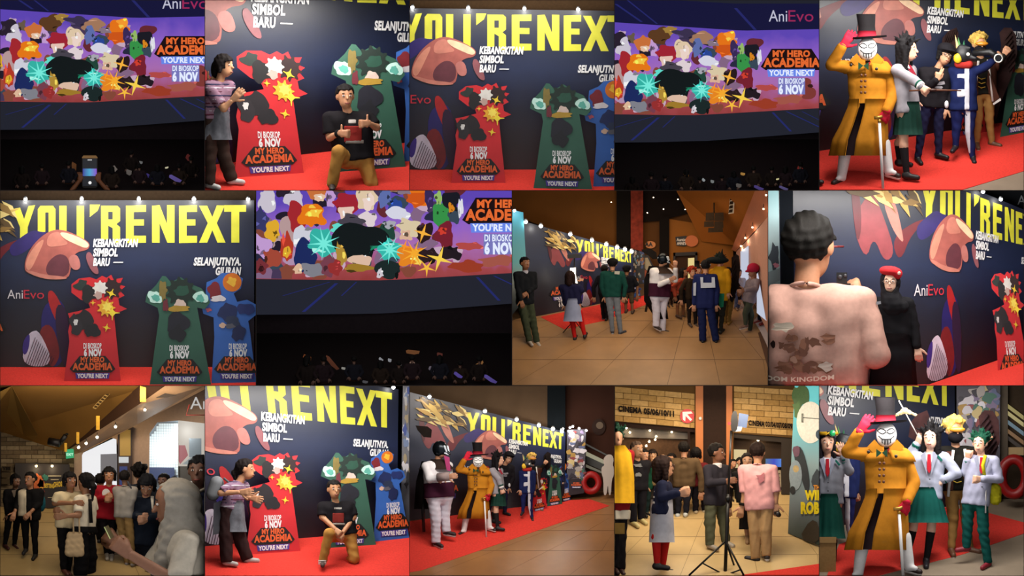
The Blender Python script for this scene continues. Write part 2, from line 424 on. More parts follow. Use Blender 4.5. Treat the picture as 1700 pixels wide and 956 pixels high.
def person(C, label, u, head, yaw, hip, arms, legs, d=None, ty=None, neck=None, pitch=0, roll=0, shw=.88, hipw=.36, fat=1., top=None, bot=None,
           shoes=None, hair=('short', '#15110f'), skin='#b98363', hands=('r', 'r'), hdir=(None, None), face=True, glasses=None, group=None,
           fyaw=(None, None), sole=None, vox=.055, tint=None, belt=None, socks=None, beard=False):
    ty = yaw if ty is None else ty; shw = shw * .88
    if d is None:
        ys = [l[-1][1] for l in (legs or []) if l]
        d = C.fd(max(ys) + .12 * u) if ys else 0
    T = math.radians(ty); fw = np.array([math.sin(T), -math.cos(T), 0]); r = np.array([math.cos(T), math.sin(T), 0])
    if abs(r[0]) >= .45:
        if r[0] < 0: r = -r
    elif r[1] < 0: r = -r
    hx, hy = head; N = np.array([neck[0], d, neck[1]]) if neck else np.array([hx, d, hy + .64 * u])
    f, rt, up = head_axes(yaw, pitch, roll)
    Hc = np.array([hx, d + (head[2] if len(head) > 2 else 0), hy]) if False else np.array([hx, N[1] + fw[1] * .12 * u, hy])
    HP = np.array([hip[0], d + (hip[2] if len(hip) > 2 else 0), hip[1]])
    base = thing(C, 'person', label, 'person', (HP[0], d, min(C.fy(d), C.lim()[3])), group)
    sh = [N + DN * .24 * u - r * shw * u, N + DN * .24 * u + r * shw * u]
    hp = [HP - r * hipw * u, HP + r * hipw * u]
    spine = nrm(HP - N)
    A = []
    for i in (0, 1):
        a = arms[i] if arms else None
        if a is None: A.append(None); continue
        e, w = [np.array([q[0], sh[i][1] + (q[2] if len(q) > 2 else 0), q[1]]) for q in a]; A.append((sh[i], e, w))
    Lg = []
    for i in (0, 1):
        a = legs[i] if legs else None
        if a is None: Lg.append(None); continue
        k, n = [np.array([q[0], hp[i][1] + (q[2] if len(q) > 2 else 0), q[1]]) for q in a]; Lg.append((hp[i], k, n))
    def torso(g, w=0, up0=.45):
        return [cap(sh[0] + r * .1 * u, sh[1] - r * .1 * u, .2 * u + g), cap(N + spine * up0 * u - r * (shw - .34) * u, hp[0], .31 * u * fat + g, .3 * u * fat + g + w),
                cap(N + spine * up0 * u + r * (shw - .34) * u, hp[1], .31 * u * fat + g, .3 * u * fat + g + w), cap(N + spine * .7 * u, HP, .33 * u * fat + g, .34 * u * fat + g + w),
                cap(hp[0], hp[1], .31 * u * fat + g + w)]
    def arm(i, g, s=1.):
        if A[i] is None: return []
        a, e, w = A[i]
        if s <= .5: p = a + (e - a) * (s * 2); return [cap(a, p, .18 * u + g, .185 * u + g * 1.25)]
        p = e + (w - e) * ((s - .5) * 2) - nrm(w - e) * (.1 * u if s >= .95 else 0)
        return [cap(a, e, .185 * u + g, .155 * u + g), cap(e, p, .155 * u + g, .115 * u + g * 1.1)]
    def leg(i, g, w=0, end=1.):
        if Lg[i] is None: return []
        a, k, n = Lg[i]; e = k + (n - k) * end
        return [cap(a, k, .29 * u * (.5 + .5 * fat) + g, .2 * u + g + w * .7), cap(k, e, .19 * u + g + w * .7, .12 * u + g + w)]
    # body
    pr = [cap(N + DN * .15 * u, Hc - up * .15 * u - f * .05 * u, .2 * u, .19 * u)] + torso(0)
    for i in (0, 1): pr += arm(i, 0) + leg(i, 0)
    hd = [eli(Hc + up * .1 * u - f * .04 * u, (.36 * u, .41 * u, .4 * u), (rt, f, up)), eli(Hc - up * .16 * u + f * .08 * u, (.27 * u, .28 * u, .36 * u), (rt, f, up)),
          cap(Hc + f * .36 * u + up * .03 * u, Hc + f * .45 * u - up * .1 * u, .035 * u, .055 * u),
          cap(Hc + f * .3 * u - up * .27 * u, Hc + f * .3 * u - up * .3 * u, .1 * u)]
    hd += [eli(Hc + rt * s * .36 * u - up * .02 * u - f * .02 * u, (.05 * u, .09 * u, .13 * u), (rt, f, up)) for s in (-1, 1)]
    ex = []
    for i in (0, 1):
        if A[i] is not None and hands[i]:
            dv = A[i][2] - A[i][1]; dv = np.asarray(hdir[i], float) if hdir[i] is not None else dv
            ex.append(hand_geo(C, u, A[i][2], dv, hands[i], 1 if i == 0 else -1))
    sk = skinm(skin)
    sdf(C, 'body', [(pr, .1 * u, None), (hd, .07 * u, None)], vox * u, sk, base, extra=[e for e in ex if e[0] is not None])
    P = dict(root=base, u=u, N=N, Hc=Hc, f=f, rt=rt, up=up, sh=sh, hp=hp, HP=HP, A=A, L=Lg, fw=fw, r=r, d=d, C=C, spine=spine, torso=torso, arm=arm, leg=leg, tg=[], bg=[])
    seed = int(abs(hx * 7 + hy)) % 1000
    # clothes
    if bot:
        kind, hexc = bot[0], bot[1]; o = bot[2] if len(bot) > 2 else {}
        if kind in ('pants', 'shorts'):
            w = o.get('wide', 0) * u; pv = [cap(hp[0], hp[1], .34 * u * fat)] + [cap(HP - spine * .25 * u, HP, .34 * u * fat)]
            g = []; end = 1. if kind == 'pants' else o.get('end', .15)
            for i in (0, 1):
                L = leg(i, .05 * u, w, end)
                if L: g.append((L, .08 * u, [('p', Lg[i][2] + nrm(Lg[i][2] - Lg[i][1]) * .02 * u, Lg[i][2] - Lg[i][1])] if kind == 'pants' and o.get('cuff', 1) else None))
            pl = pv + [q for a in (0, 1) for q in leg(a, .05 * u, w, end)[:1]]
            grp = [(pl, .1 * u, [('p', HP - spine * .3 * u, -spine)])] + g
            P['bg'] = grp
            sdf(C, 'trousers' if kind == 'pants' else 'shorts', grp, .06 * u, fab(hexc), base, wr=(.018 * u, .35 * u, seed))
        elif kind == 'skirt':
            ln = o.get('len', 1.3) * u; wd = o.get('w', 1.) * u; cx = o.get('dx', 0)
            rg = [(HP[0] + cx * t, HP[1], HP[2] - .45 * u + (ln + .45 * u) * t, (.5 + .0 * t) * u * fat + (wd - .5 * u * fat) * t ** .8, (.6 * u + (max(wd * .9, .74 * u) - .6 * u) * t ** .8)) for t in (0, .12, .3, .5, .75, 1)]
            loft(C, 'skirt', rg, fab(hexc), base, n=64, fold=o.get('fold', 14), amp=o.get('amp', .05))
    if socks:
        for i in (0, 1):
            if Lg[i]:
                a, k, n = Lg[i]; t = socks[1]; s0 = k + (n - k) * t if t >= 0 else k + (a - k) * (-t)
                q = [cap(s0, k, .22 * u, .215 * u), cap(k, n, .21 * u, .135 * u)] if t < 0 else [cap(s0, n, .21 * u, .135 * u)]
                sdf(C, 'sock', [(q, .03 * u, None)], .06 * u, fab(socks[0]), base)
    if top:
        hexc, slv, hem = top[:3]; o = top[3] if len(top) > 3 else {}
        g = o.get('g', .075) * u; hb = HP + spine * hem * u
        tp = torso(g) + [cap(HP, hb, .34 * u * fat + g + o.get('flare', 0) * u)] + [cap(hp[i], hp[i] + spine * hem * u, .3 * u * fat + g + o.get('flare', 0) * u) for i in (0, 1)]
        grp = [(tp, .1 * u, [('p', hb, spine)])]
        if slv <= .5:
            for i in (0, 1):
                if A[i]: q = arm(i, g, slv); grp.append((q, .06 * u, [('p', q[0][2], A[i][1] - A[i][0])]))
        if slv > .5:
            for i in (0, 1):
                if A[i]: grp.append((arm(i, g, slv), .06 * u, None))
        P['tg'] = grp
        sdf(C, o.get('name', 'shirt'), grp, .06 * u if u < 150 else .04 * u, o.get('mat') or fab(hexc), base, wr=(.012 * u, .42 * u, seed + 1))
        if o.get('collar'):
            sdf(C, 'collar', [([cap(N + DN * .12 * u, N - DN * .02 * u + fw * .03 * u, .27 * u, .25 * u)], .02 * u, [('p', N - DN * .1 * u, -DN), ('p', N + DN * .24 * u, DN)])], .05 * u, fab(o['collar']), base)
        elif slv > 0 and not o.get('noneck'):
            a = [N + DN * .02 * u + (rt * 0 + r * math.cos(t) * .24 * u + fw * math.sin(t) * .22 * u) + DN * .07 * u * math.sin(t) for t in np.linspace(0, 2 * math.pi, 20, endpoint=False)]
            tube(C, 'neckband', a, .035 * u, o.get('mat') or fab(hexc), base, n=6, close=True)
    if shoes:
        for i in (0, 1):
            if not Lg[i]: continue
            an = Lg[i][2]; fa = fyaw[i] if fyaw[i] is not None else ty; a = math.radians(fa); fd = np.array([math.sin(a), -math.cos(a), 0.]); fd[2] = -C.slope * fd[1]
            hl = an + DN * .03 * u - fd * .1 * u; te = an + DN * .06 * u + fd * .5 * u
            so = sdf(C, 'shoe', [([cap(hl, te, .15 * u, .13 * u), cap(an - DN * .08 * u, an + DN * .04 * u, .15 * u)], .08 * u, [('p', an + DN * .13 * u, [0, -C.slope * -1 * 0 , 1])] if False else None)], .05 * u, mat(shoes, .5, noise=.1, scale=20), base)
            if sole and so:
                sl = np.cross(fd, [0, 0, 1.]); sl = nrm(sl)
                sdf(C, 'sole', [([cap(hl + DN * .11 * u, te + DN * .1 * u, .12 * u, .1 * u)], .02 * u, [('p', hl + DN * .06 * u, -DN + 0 * fd)] if False else None)], .05 * u, mat(sole, .6), so)
    # hair
    if hair: make_hair(P, *hair)
    if face and f[1] < .35: make_face(P, skin, glasses, beard)
    return P

def make_hair(P, style, hexc='#15110f', *opt):
    C, u, Hc, f, rt, up, N, base = (P[k] for k in ('C', 'u', 'Hc', 'f', 'rt', 'up', 'N', 'root')); m = HAIR(hexc)
    top = Hc + up * .13 * u - f * .06 * u
    sc = [eli(top, (.41 * u, .46 * u, .43 * u), (rt, f, up))]
    fc = ('and', [(Hc + f * .16 * u, f), (Hc + up * .27 * u, -up)])             # leave the face free
    nape = ('and', [(Hc - up * .2 * u, -up), (Hc - f * 5 * u, f)])
    side = ('and', [(Hc + f * .0 * u, f), (Hc + up * .1 * u, -up)])
    gr = []
    if style == 'short': gr = [(sc, .05 * u, [fc, nape, side])]
    elif style == 'buzz': gr = [([eli(top, (.385 * u, .43 * u, .41 * u), (rt, f, up))], .05 * u, [fc, nape, side])]
    elif style == 'full':   # thick fringe and sides
        gr = [(sc + [cap(top + rt * s * .3 * u, Hc + rt * s * .36 * u - up * .25 * u - f * .05 * u, .16 * u, .1 * u) for s in (-1, 1)] + [cap(top + f * .3 * u + rt * .2 * u, top + f * .34 * u - rt * .2 * u + up * .08 * u, .14 * u)], .06 * u, [('and', [(Hc + f * .2 * u, f), (Hc + up * .2 * u, -up)]), ('and', [(Hc - up * .35 * u, -up), (Hc - f * 5 * u, f)])])]
    elif style in ('bob', 'long', 'pony'):
        L = {'bob': .55, 'long': 1.3, 'pony': .1}[style]
        q = sc + [cap(top - f * .2 * u, Hc - up * L * .6 * u - f * .3 * u, .34 * u, .26 * u)]
        if style != 'pony':
            q += [cap(top + rt * s * .28 * u, Hc + rt * s * .36 * u - up * L * u - f * .02 * u, .18 * u, .13 * u) for s in (-1, 1)]
            q += [cap(Hc - f * .25 * u, Hc - f * .35 * u - up * L * u, .3 * u, .24 * u)]
        else: q += [cap(Hc - f * .42 * u + up * .1 * u, Hc - f * .6 * u - up * .2 * u, .14 * u, .16 * u), cap(Hc - f * .6 * u - up * .2 * u, Hc - f * .52 * u - up * .95 * u, .16 * u, .05 * u)]
        gr = [(q, .08 * u, [('and', [(Hc + f * .17 * u, f), (Hc + up * .25 * u, -up), ])] + ([side] if style == 'pony' else []))]
        gr[0][2].append(('e', Hc + f * .3 * u - up * .1 * u, (.3 * u, .3 * u, .42 * u), (rt, f, up)))
    elif style in ('spiky', 'mop'):
        rnd = random.Random(int(Hc[0])); q = list(sc)
        ns, ln, r0 = (26, .38, .13) if style == 'spiky' else (34, .14, .16)
        for i in range(ns):
            th = rnd.random() * 2 * math.pi; ph = rnd.random() * 1.45
            dv = rt * math.cos(th) * math.sin(ph) + f * math.sin(th) * math.sin(ph) + up * math.cos(ph)
            if dv @ f > .6 and dv @ up < .45: continue
            q.append(cap(top + dv * .3 * u, top + dv * (.4 + ln * (.6 + .5 * rnd.random())) * u, r0 * u, (.02 if style == 'spiky' else .12) * u))
        gr = [(q, .03 * u, [('e', Hc + f * .46 * u - up * .1 * u, (.36 * u, .44 * u, .48 * u), (rt, f, up)), nape])]
    if gr: sdf(C, 'hair', gr, .05 * u if u < 150 else .03 * u, m, base, wr=(.018 * u, .16 * u, 3))

def make_face(P, skin, glasses=None, beard=False):
    C, u, Hc, f, rt, up, base = (P[k] for k in ('C', 'u', 'Hc', 'f', 'rt', 'up', 'root'))
    dk = mat('#1c1310', .4); lip = mat('#7d3c36', .5)
    for s in (-1, 1):
        e = Hc + rt * s * .145 * u + f * .335 * u + up * .03 * u
        if f[1] < .2 and u > 38:
            q = ell(C, 'eye', e, (.062 * u, .035 * u, .032 * u), mat('#e6ded8', .3), base, (rt, f, up), 10, 6)
            ell(C, 'iris', e + f * .018 * u, (.03 * u, .024 * u, .03 * u), dk, q, (rt, f, up), 8, 6)
        else: ell(C, 'eye', e, (.05 * u, .03 * u, .026 * u), dk, base, (rt, f, up), 8, 6)
        tube(C, 'eyebrow', [e + up * .085 * u - rt * .075 * u + f * .0 * u, e + up * .11 * u + f * .015 * u, e + up * .085 * u + rt * .075 * u - f * .01 * u], [.012 * u, .02 * u, .012 * u], dk, base, n=6)
    mo = Hc - up * .29 * u + f * .408 * u
    tube(C, 'mouth', [mo - rt * .11 * u - f * .035 * u + up * .012 * u, mo - rt * .04 * u, mo + rt * .04 * u, mo + rt * .11 * u - f * .035 * u + up * .012 * u], [.012 * u, .028 * u, .028 * u, .012 * u], lip, base, n=6)
    if glasses:
        g = []
        for s in (-1, 1):
            c = Hc + rt * s * .15 * u + f * .43 * u + up * .02 * u
            g.append(tube_geo([c + rt * math.cos(a) * .12 * u + up * math.sin(a) * .1 * u for a in np.linspace(0, 2 * math.pi, 14, endpoint=False)], .013 * u, 5, True))
            g.append(tube_geo([c + rt * s * .12 * u, Hc + rt * s * .38 * u + up * .05 * u - f * .02 * u], .012 * u, 5))
        c = Hc + f * .44 * u + up * .05 * u; g.append(tube_geo([c - rt * .04 * u, c + rt * .04 * u], .012 * u, 5))
        mesh(C, 'glasses', *join_geo(*g), mat(glasses, .3), base)

def decal(P, name, hexc, rect=None, which='tg', grow=.02, front=None, cuts=(), parts=None, m=None, vox=.045):
    """a stripe, panel or print lying on the garment: the garment's own surface, a little larger, inside a rectangle"""
    C, u = P['C'], P['u']; g = []
    cs = list(cuts)
    if rect: x0, x1, y0, y1 = rect; cs += [('p', (x0, 0, 0), (-1, 0, 0)), ('p', (x1, 0, 0), (1, 0, 0)), ('p', (0, 0, y0), (0, 0, -1)), ('p', (0, 0, y1), (0, 0, 1))]
    if front == 'front': cs.append(('p', (0, P['d'], 0), (0, 1, 0)))
    if front == 'back': cs.append(('p', (0, P['d'], 0), (0, -1, 0)))
    for i, (pr, k, c) in enumerate(P[which]):
        if parts is not None and i not in parts: continue
        q = []
        for p in pr: q.append(('c', p[1], p[2], p[3] + grow * u, p[4] + grow * u) if p[0] == 'c' else p)
        g.append((q, k, list(c or []) + cs))
    if g: return sdf(C, name, g, vox * u, m or fab(hexc), P['root'])
def ring(P, name, i, t, hexc, w=.1, grow=.1):
    """a band around a forearm at fraction t of it"""
    a, e, wv = P['A'][i]; u = P['u']; c = e + (wv - e) * t; dv = nrm(wv - e)
    tube(P['C'], name, [c - dv * w * u, c + dv * w * u], (.15 + grow) * u, fab(hexc), P['root'], n=16)
def rod(C, name, a, b, r, m, parent, n=10): return tube(C, name, [a, b], r, m, parent, n=n)
# ---------------------------------------------------------------- the wall of rooms: partitions, floors, lamps and fill lights
K1, K2 = 340 / 1029, 425 / 1254
SL = .4
T = {}
for i in range(5):
    T[i + 1] = Frame(i * 340, 0, K1, (i * 340, 0, i * 340 + 340, 316), SL)
    T[i + 10] = Frame(i * 340, 640, K1, (i * 340, 640, i * 340 + 340, 956), SL)
for i in range(4): T[i + 6] = Frame(i * 425, 316, K2, (i * 425, 316, i * 425 + 425, 640), SL)
for q, sl in ((5, .45), (8, .55), (10, .5), (12, .5), (13, .5), (14, .45)): T[q].slope = sl
W0 = Frame(0, 0, 1, (-10, -10, 1710, 966), SL)
pm = mat('#2a2422', .8, noise=.1)
for y in (0, 316, 640, 956): struct(mesh(W0, 'ceiling_divider', *box_geo(-3, 1703, -70, 330, y - .5, y + .5), pm, clip=False), 'thin dark shelf board between rows of small rooms')
for k, (y0, y1, n, w) in enumerate(((0, 316, 5, 340), (316, 640, 4, 425), (640, 956, 5, 340))):
    for i in range(n + 1): struct(mesh(W0, 'wall_divider', *box_geo(i * w - .5, i * w + .5, -70, 330, y0 + .5, y1 - .5), pm, clip=False), 'thin dark upright board between two small rooms')
struct(mesh(W0, 'wall_back', *box_geo(-3, 1703, 330, 334, -2, 958), pm, clip=False), 'dark back panel behind all the small rooms')
def WID(C): return (C.box[2] - C.box[0]) / C.k
def floor(C, m, label, back=None):
    W = WID(C); dB = back or (320 / C.k); v = []
    for t in (0, 8):
        for d, y in ((-200, 955), (0, 955), (dB, C.fy(dB))): v += [(1, d, y + t), (W - 1, d, y + t)]
    f = [(0, 1, 3, 2), (2, 3, 5, 4), (6, 8, 9, 7), (8, 10, 11, 9), (0, 6, 7, 1), (4, 5, 11, 10), (0, 2, 8, 6), (2, 4, 10, 8), (1, 7, 9, 3), (3, 9, 11, 5)]
    return struct(mesh(C, 'floor', v, f, m), label)
def on_floor(C, pts, lift=2.5): return [(x, C.fd(y) - 0, y - lift) for x, y in pts]
def floor_slab(C, name, pts, m, lift=3, parent=None):
    """a flat thing lying on the sloping floor, outline in x,y"""
    n = len(pts); a = sum(pts[i][0] * pts[(i + 1) % n][1] - pts[(i + 1) % n][0] * pts[i][1] for i in range(n))
    if a < 0: pts = pts[::-1]
    dd = [((C.box[3] - (C.y0 + y * C.k)) / C.slope / C.k if y < 955 else 0) for x, y in pts]
    v = [(x, d, y - lift) for (x, y), d in zip(pts, dd)] + [(x, d, y + .5) for (x, y), d in zip(pts, dd)]
    tri = tessellate_polygon([[Vector((x, y, 0)) for x, y in pts]])
    f = [tuple(t) for t in tri] + [tuple(n + i for i in t) for t in tri] + [(i, n + i, n + (i + 1) % n, (i + 1) % n) for i in range(n)]
    return mesh(C, name, v, f, m, parent)
def floor_tiles(C, fl, xb, vp, ys, m, keep=None):
    """stone floor tiles: columns fan out from vp, xb = column lines along the bottom edge, ys = row lines"""
    def X(x, y): return vp[0] + (x - vp[0]) * (y - vp[1]) / (956 - vp[1])
    g = 1.2
    for j in range(len(ys) - 1):
        for i in range(len(xb) - 1):
            y0, y1 = ys[j] + g, ys[j + 1] - g
            q = [(X(xb[i], y0) + g, y0), (X(xb[i + 1], y0) - g, y0), (X(xb[i + 1], y1) - g, y1), (X(xb[i], y1) + g, y1)]
            W = WID(C)
            if max(p[0] for p in q) < 2 or min(p[0] for p in q) > W - 2: continue
            q = [(min(max(x, 1), W - 1), y) for x, y in q]
            floor_slab(C, 'floor_tile', q, m, 1.5, fl)
def arealight(C, x, d, y, sx, sd, power, color=(1, .93, .85), tilt=0, roll=0):  # unseen area light without a fixture, added to fill a room with light
    y = max(y, sd * .5 * math.sin(math.radians(tilt)) + 10)
    l = bpy.data.lights.new('added_fill_light', 'AREA'); l.shape = 'RECTANGLE'; l.size = sx * C.k * S; l.size_y = sd * C.k * S; l.energy = power; l.color = color
    o = bpy.data.objects.new('added_fill_light', l); col.objects.link(o); o.location = C.w((x, d, y))[0]; o.rotation_euler = (math.radians(tilt), math.radians(roll), 0)
    return o
def pointlight(C, p, power, color=(1, 1, 1), size=4, parent=None):
    l = bpy.data.lights.new('bulb_or_fill_light', 'POINT'); l.energy = power; l.color = color; l.shadow_soft_size = size * C.k * S
    o = bpy.data.objects.new('bulb_or_fill_light', l); col.objects.link(o); w = Vector(C.w(p)[0])
    if parent: o.parent = parent; w = w - root_loc(parent)
    o.location = w
    return o
# ---------------------------------------------------------------- printed colours
YEL = mat('#dcd93a', .42, noise=.08, scale=8); WHT = mat('#eeeeee', .5); INK = mat('#120e10', .5); ORG = mat('#e2612a', .5); REDT = mat('#c63322', .5); PUR = mat('#4a3a9a', .5)
LET = [[[(62, 92), (98, 84), (118, 140), (140, 76), (172, 72), (136, 180), (134, 245), (98, 245), (98, 180)]],
       [[(185, 235), (185, 92), (198, 75), (260, 75), (272, 92), (272, 215), (238, 215), (238, 108), (222, 108), (222, 235)]],
       [[(290, 75), (326, 75), (326, 205), (376, 222), (376, 75), (412, 75), (412, 245), (300, 220), (290, 205)]],
       [[(440, 70), (490, 70), (478, 100), (440, 130)]],
       [[(495, 75), (530, 75), (530, 240), (495, 240)], [(530, 75), (575, 75), (588, 88), (588, 150), (570, 165), (588, 180), (588, 258), (552, 258), (552, 185), (530, 172), (530, 142), (552, 142), (552, 105), (530, 105)]],
       [[(617, 75), (715, 72), (715, 105), (655, 106), (655, 142), (705, 142), (705, 172), (655, 172), (655, 222), (715, 222), (715, 256), (617, 258)]],
       [[(745, 75), (782, 72), (818, 165), (818, 72), (855, 72), (855, 256), (820, 256), (782, 160), (782, 256), (745, 256)]],
       [[(877, 75), (965, 72), (965, 105), (914, 106), (914, 142), (957, 142), (957, 172), (914, 172), (914, 222), (965, 222), (965, 256), (877, 258)]],
       [[(975, 75), (1015, 75), (1040, 130), (1062, 73), (1102, 73), (1062, 160), (1105, 256), (1065, 256), (1040, 195), (1015, 256), (975, 256), (1018, 160)]],
       [[(1098, 72), (1205, 72), (1205, 105), (1172, 105), (1172, 256), (1133, 256), (1133, 105), (1098, 105)]]]
def shards(x0, y0, x1, y1, n, seed, cols, ang=0, L=90):
    rnd = random.Random(seed); o = []
    for i in range(n):
        cx = x0 + (x1 - x0) * rnd.random(); cy = y0 + (y1 - y0) * rnd.random(); a = ang + (rnd.random() - .5) * 1.3; l = L * (.5 + rnd.random()); w = 9 + 11 * rnd.random()
        dx, dy = math.cos(a), math.sin(a)
        o.append(([(cx - dx * l * .4 - dy * w * .6, cy - dy * l * .4 + dx * w * .6), (cx - dx * l * .5, cy - dy * l * .5), (cx + dy * w, cy - dx * w), (cx + dx * l * .5, cy + dy * l * .5), (cx - dy * w, cy + dx * w)], cols[i % len(cols)]))
    return o
ART = [([(-85, 330), (60, 245), (130, 238), (20, 300), (-40, 420)], '#6a1822'), ([(90, 238), (160, 192), (205, 205), (240, 200), (130, 300), (60, 330), (40, 280)], '#2b1d66'),
       ([(-250, 300), (-170, 180), (-120, 260), (-60, 380), (-110, 420), (-160, 330), (-190, 420)], '#8a3a40'), ([(-130, 200), (-70, 190), (-30, 300), (-20, 350), (-80, 300)], '#c07a6c'), ([(-260, 160), (-230, 150), (-205, 300), (-225, 380)], '#5a1420'),
       ([(205, 560), (300, 520), (335, 640), (340, 720), (300, 862), (240, 862), (200, 720)], '#20155e'), ([(232, 490), (268, 492), (335, 640), (345, 760), (315, 720), (240, 570)], '#a3191b'),
       ([(180, 690), (250, 640), (300, 790), (270, 862), (240, 862)], '#751216'), ([(108, 862), (118, 740), (150, 690), (195, 685), (268, 862)], '#cfc6d6'),
       ([(110, 740), (150, 690), (140, 790), (112, 812)], '#3b2480'), ([(260, 560), (330, 560), (350, 862), (300, 862)], '#2a0c30'),
       ([(118, 400), (125, 330), (165, 260), (235, 200), (300, 188), (385, 222), (443, 258), (432, 292), (380, 300), (352, 330), (345, 400), (332, 432), (240, 434), (170, 415)], '#a85a50'),
       ([(232, 350), (290, 305), (340, 330), (340, 418), (262, 428), (222, 405)], '#5f2c36'), ([(125, 345), (170, 268), (225, 228), (185, 320), (150, 392), (128, 388)], '#d48a72'),
       ([(290, 198), (385, 226), (440, 262), (425, 286), (370, 264), (305, 232)], '#f2cda6'), ([(235, 215), (290, 198), (305, 232), (340, 262), (300, 272), (225, 280)], '#c67a68'),
       ([(330, 325), (380, 308), (400, 385), (352, 392)], '#b87068'), ([(425, 300), (450, 305), (492, 412), (455, 408), (420, 340)], '#8d5258'), ([(120, 392), (150, 392), (210, 412), (320, 422), (332, 434), (240, 437), (170, 420)], '#c07868')]
def logo(C, place, cx, cy, w, parent, dark=True, off=0):
    k = w / 205.0
    if dark:
        slab2(C, 'logo_backing', [(cx - 88 * k, cy - 8 * k), (cx - 62 * k, cy - 40 * k), (cx + 62 * k, cy - 40 * k), (cx + 90 * k, cy - 8 * k), (cx + 112 * k, cy + 24 * k), (cx + 92 * k, cy + 42 * k), (cx - 92 * k, cy + 42 * k), (cx - 112 * k, cy + 24 * k)], place, INK, parent, 3 + off)
    pl = lambda x, y: place(x, y, 5 + off)
    text(C, 'lettering', 'MY HERO', cx - 58 * k, cy - 10 * k, 116 * k, 24 * k, pl, ORG if dark else REDT, parent, .05)
    text(C, 'lettering', 'ACADEMIA', cx - 98 * k, cy + 28 * k, 196 * k, 32 * k, pl, ORG if dark else REDT, parent, .05)
    slab2(C, 'logo_band', [(cx - 84 * k, cy + 44 * k), (cx + 84 * k, cy + 44 * k), (cx + 80 * k, cy + 72 * k), (cx - 80 * k, cy + 72 * k)], place, PUR, parent, 3 + off)
    text(C, 'lettering', "YOU'RE NEXT", cx - 76 * k, cy + 68 * k, 152 * k, 20 * k, pl, WHT, parent, .05)
def slab2(C, name, pts, place, m, parent, off, th=1.5):
    """thin printed shape on a board: front face and rim"""
    n = len(pts); v = [place(x, y, off) for x, y in pts]; v = v + [(p[0], p[1] + th, p[2]) for p in v]
    tri = tessellate_polygon([[Vector((x, y, 0)) for x, y in pts]])
    return mesh(C, name, v, [tuple(t) for t in tri] + [(i, n + i, n + (i + 1) % n, (i + 1) % n) for i in range(n)], m, parent)
PANEL = None
def chaikin(p, n=2):
    for _ in range(n): p = [q for i in range(len(p)) for a, b in ((p[i], p[(i + 1) % len(p)]),) for q in ((a[0] * .75 + b[0] * .25, a[1] * .75 + b[1] * .25), (a[0] * .25 + b[0] * .75, a[1] * .25 + b[1] * .75))]
    return p
ART = [(chaikin(p), h) for p, h in ART]
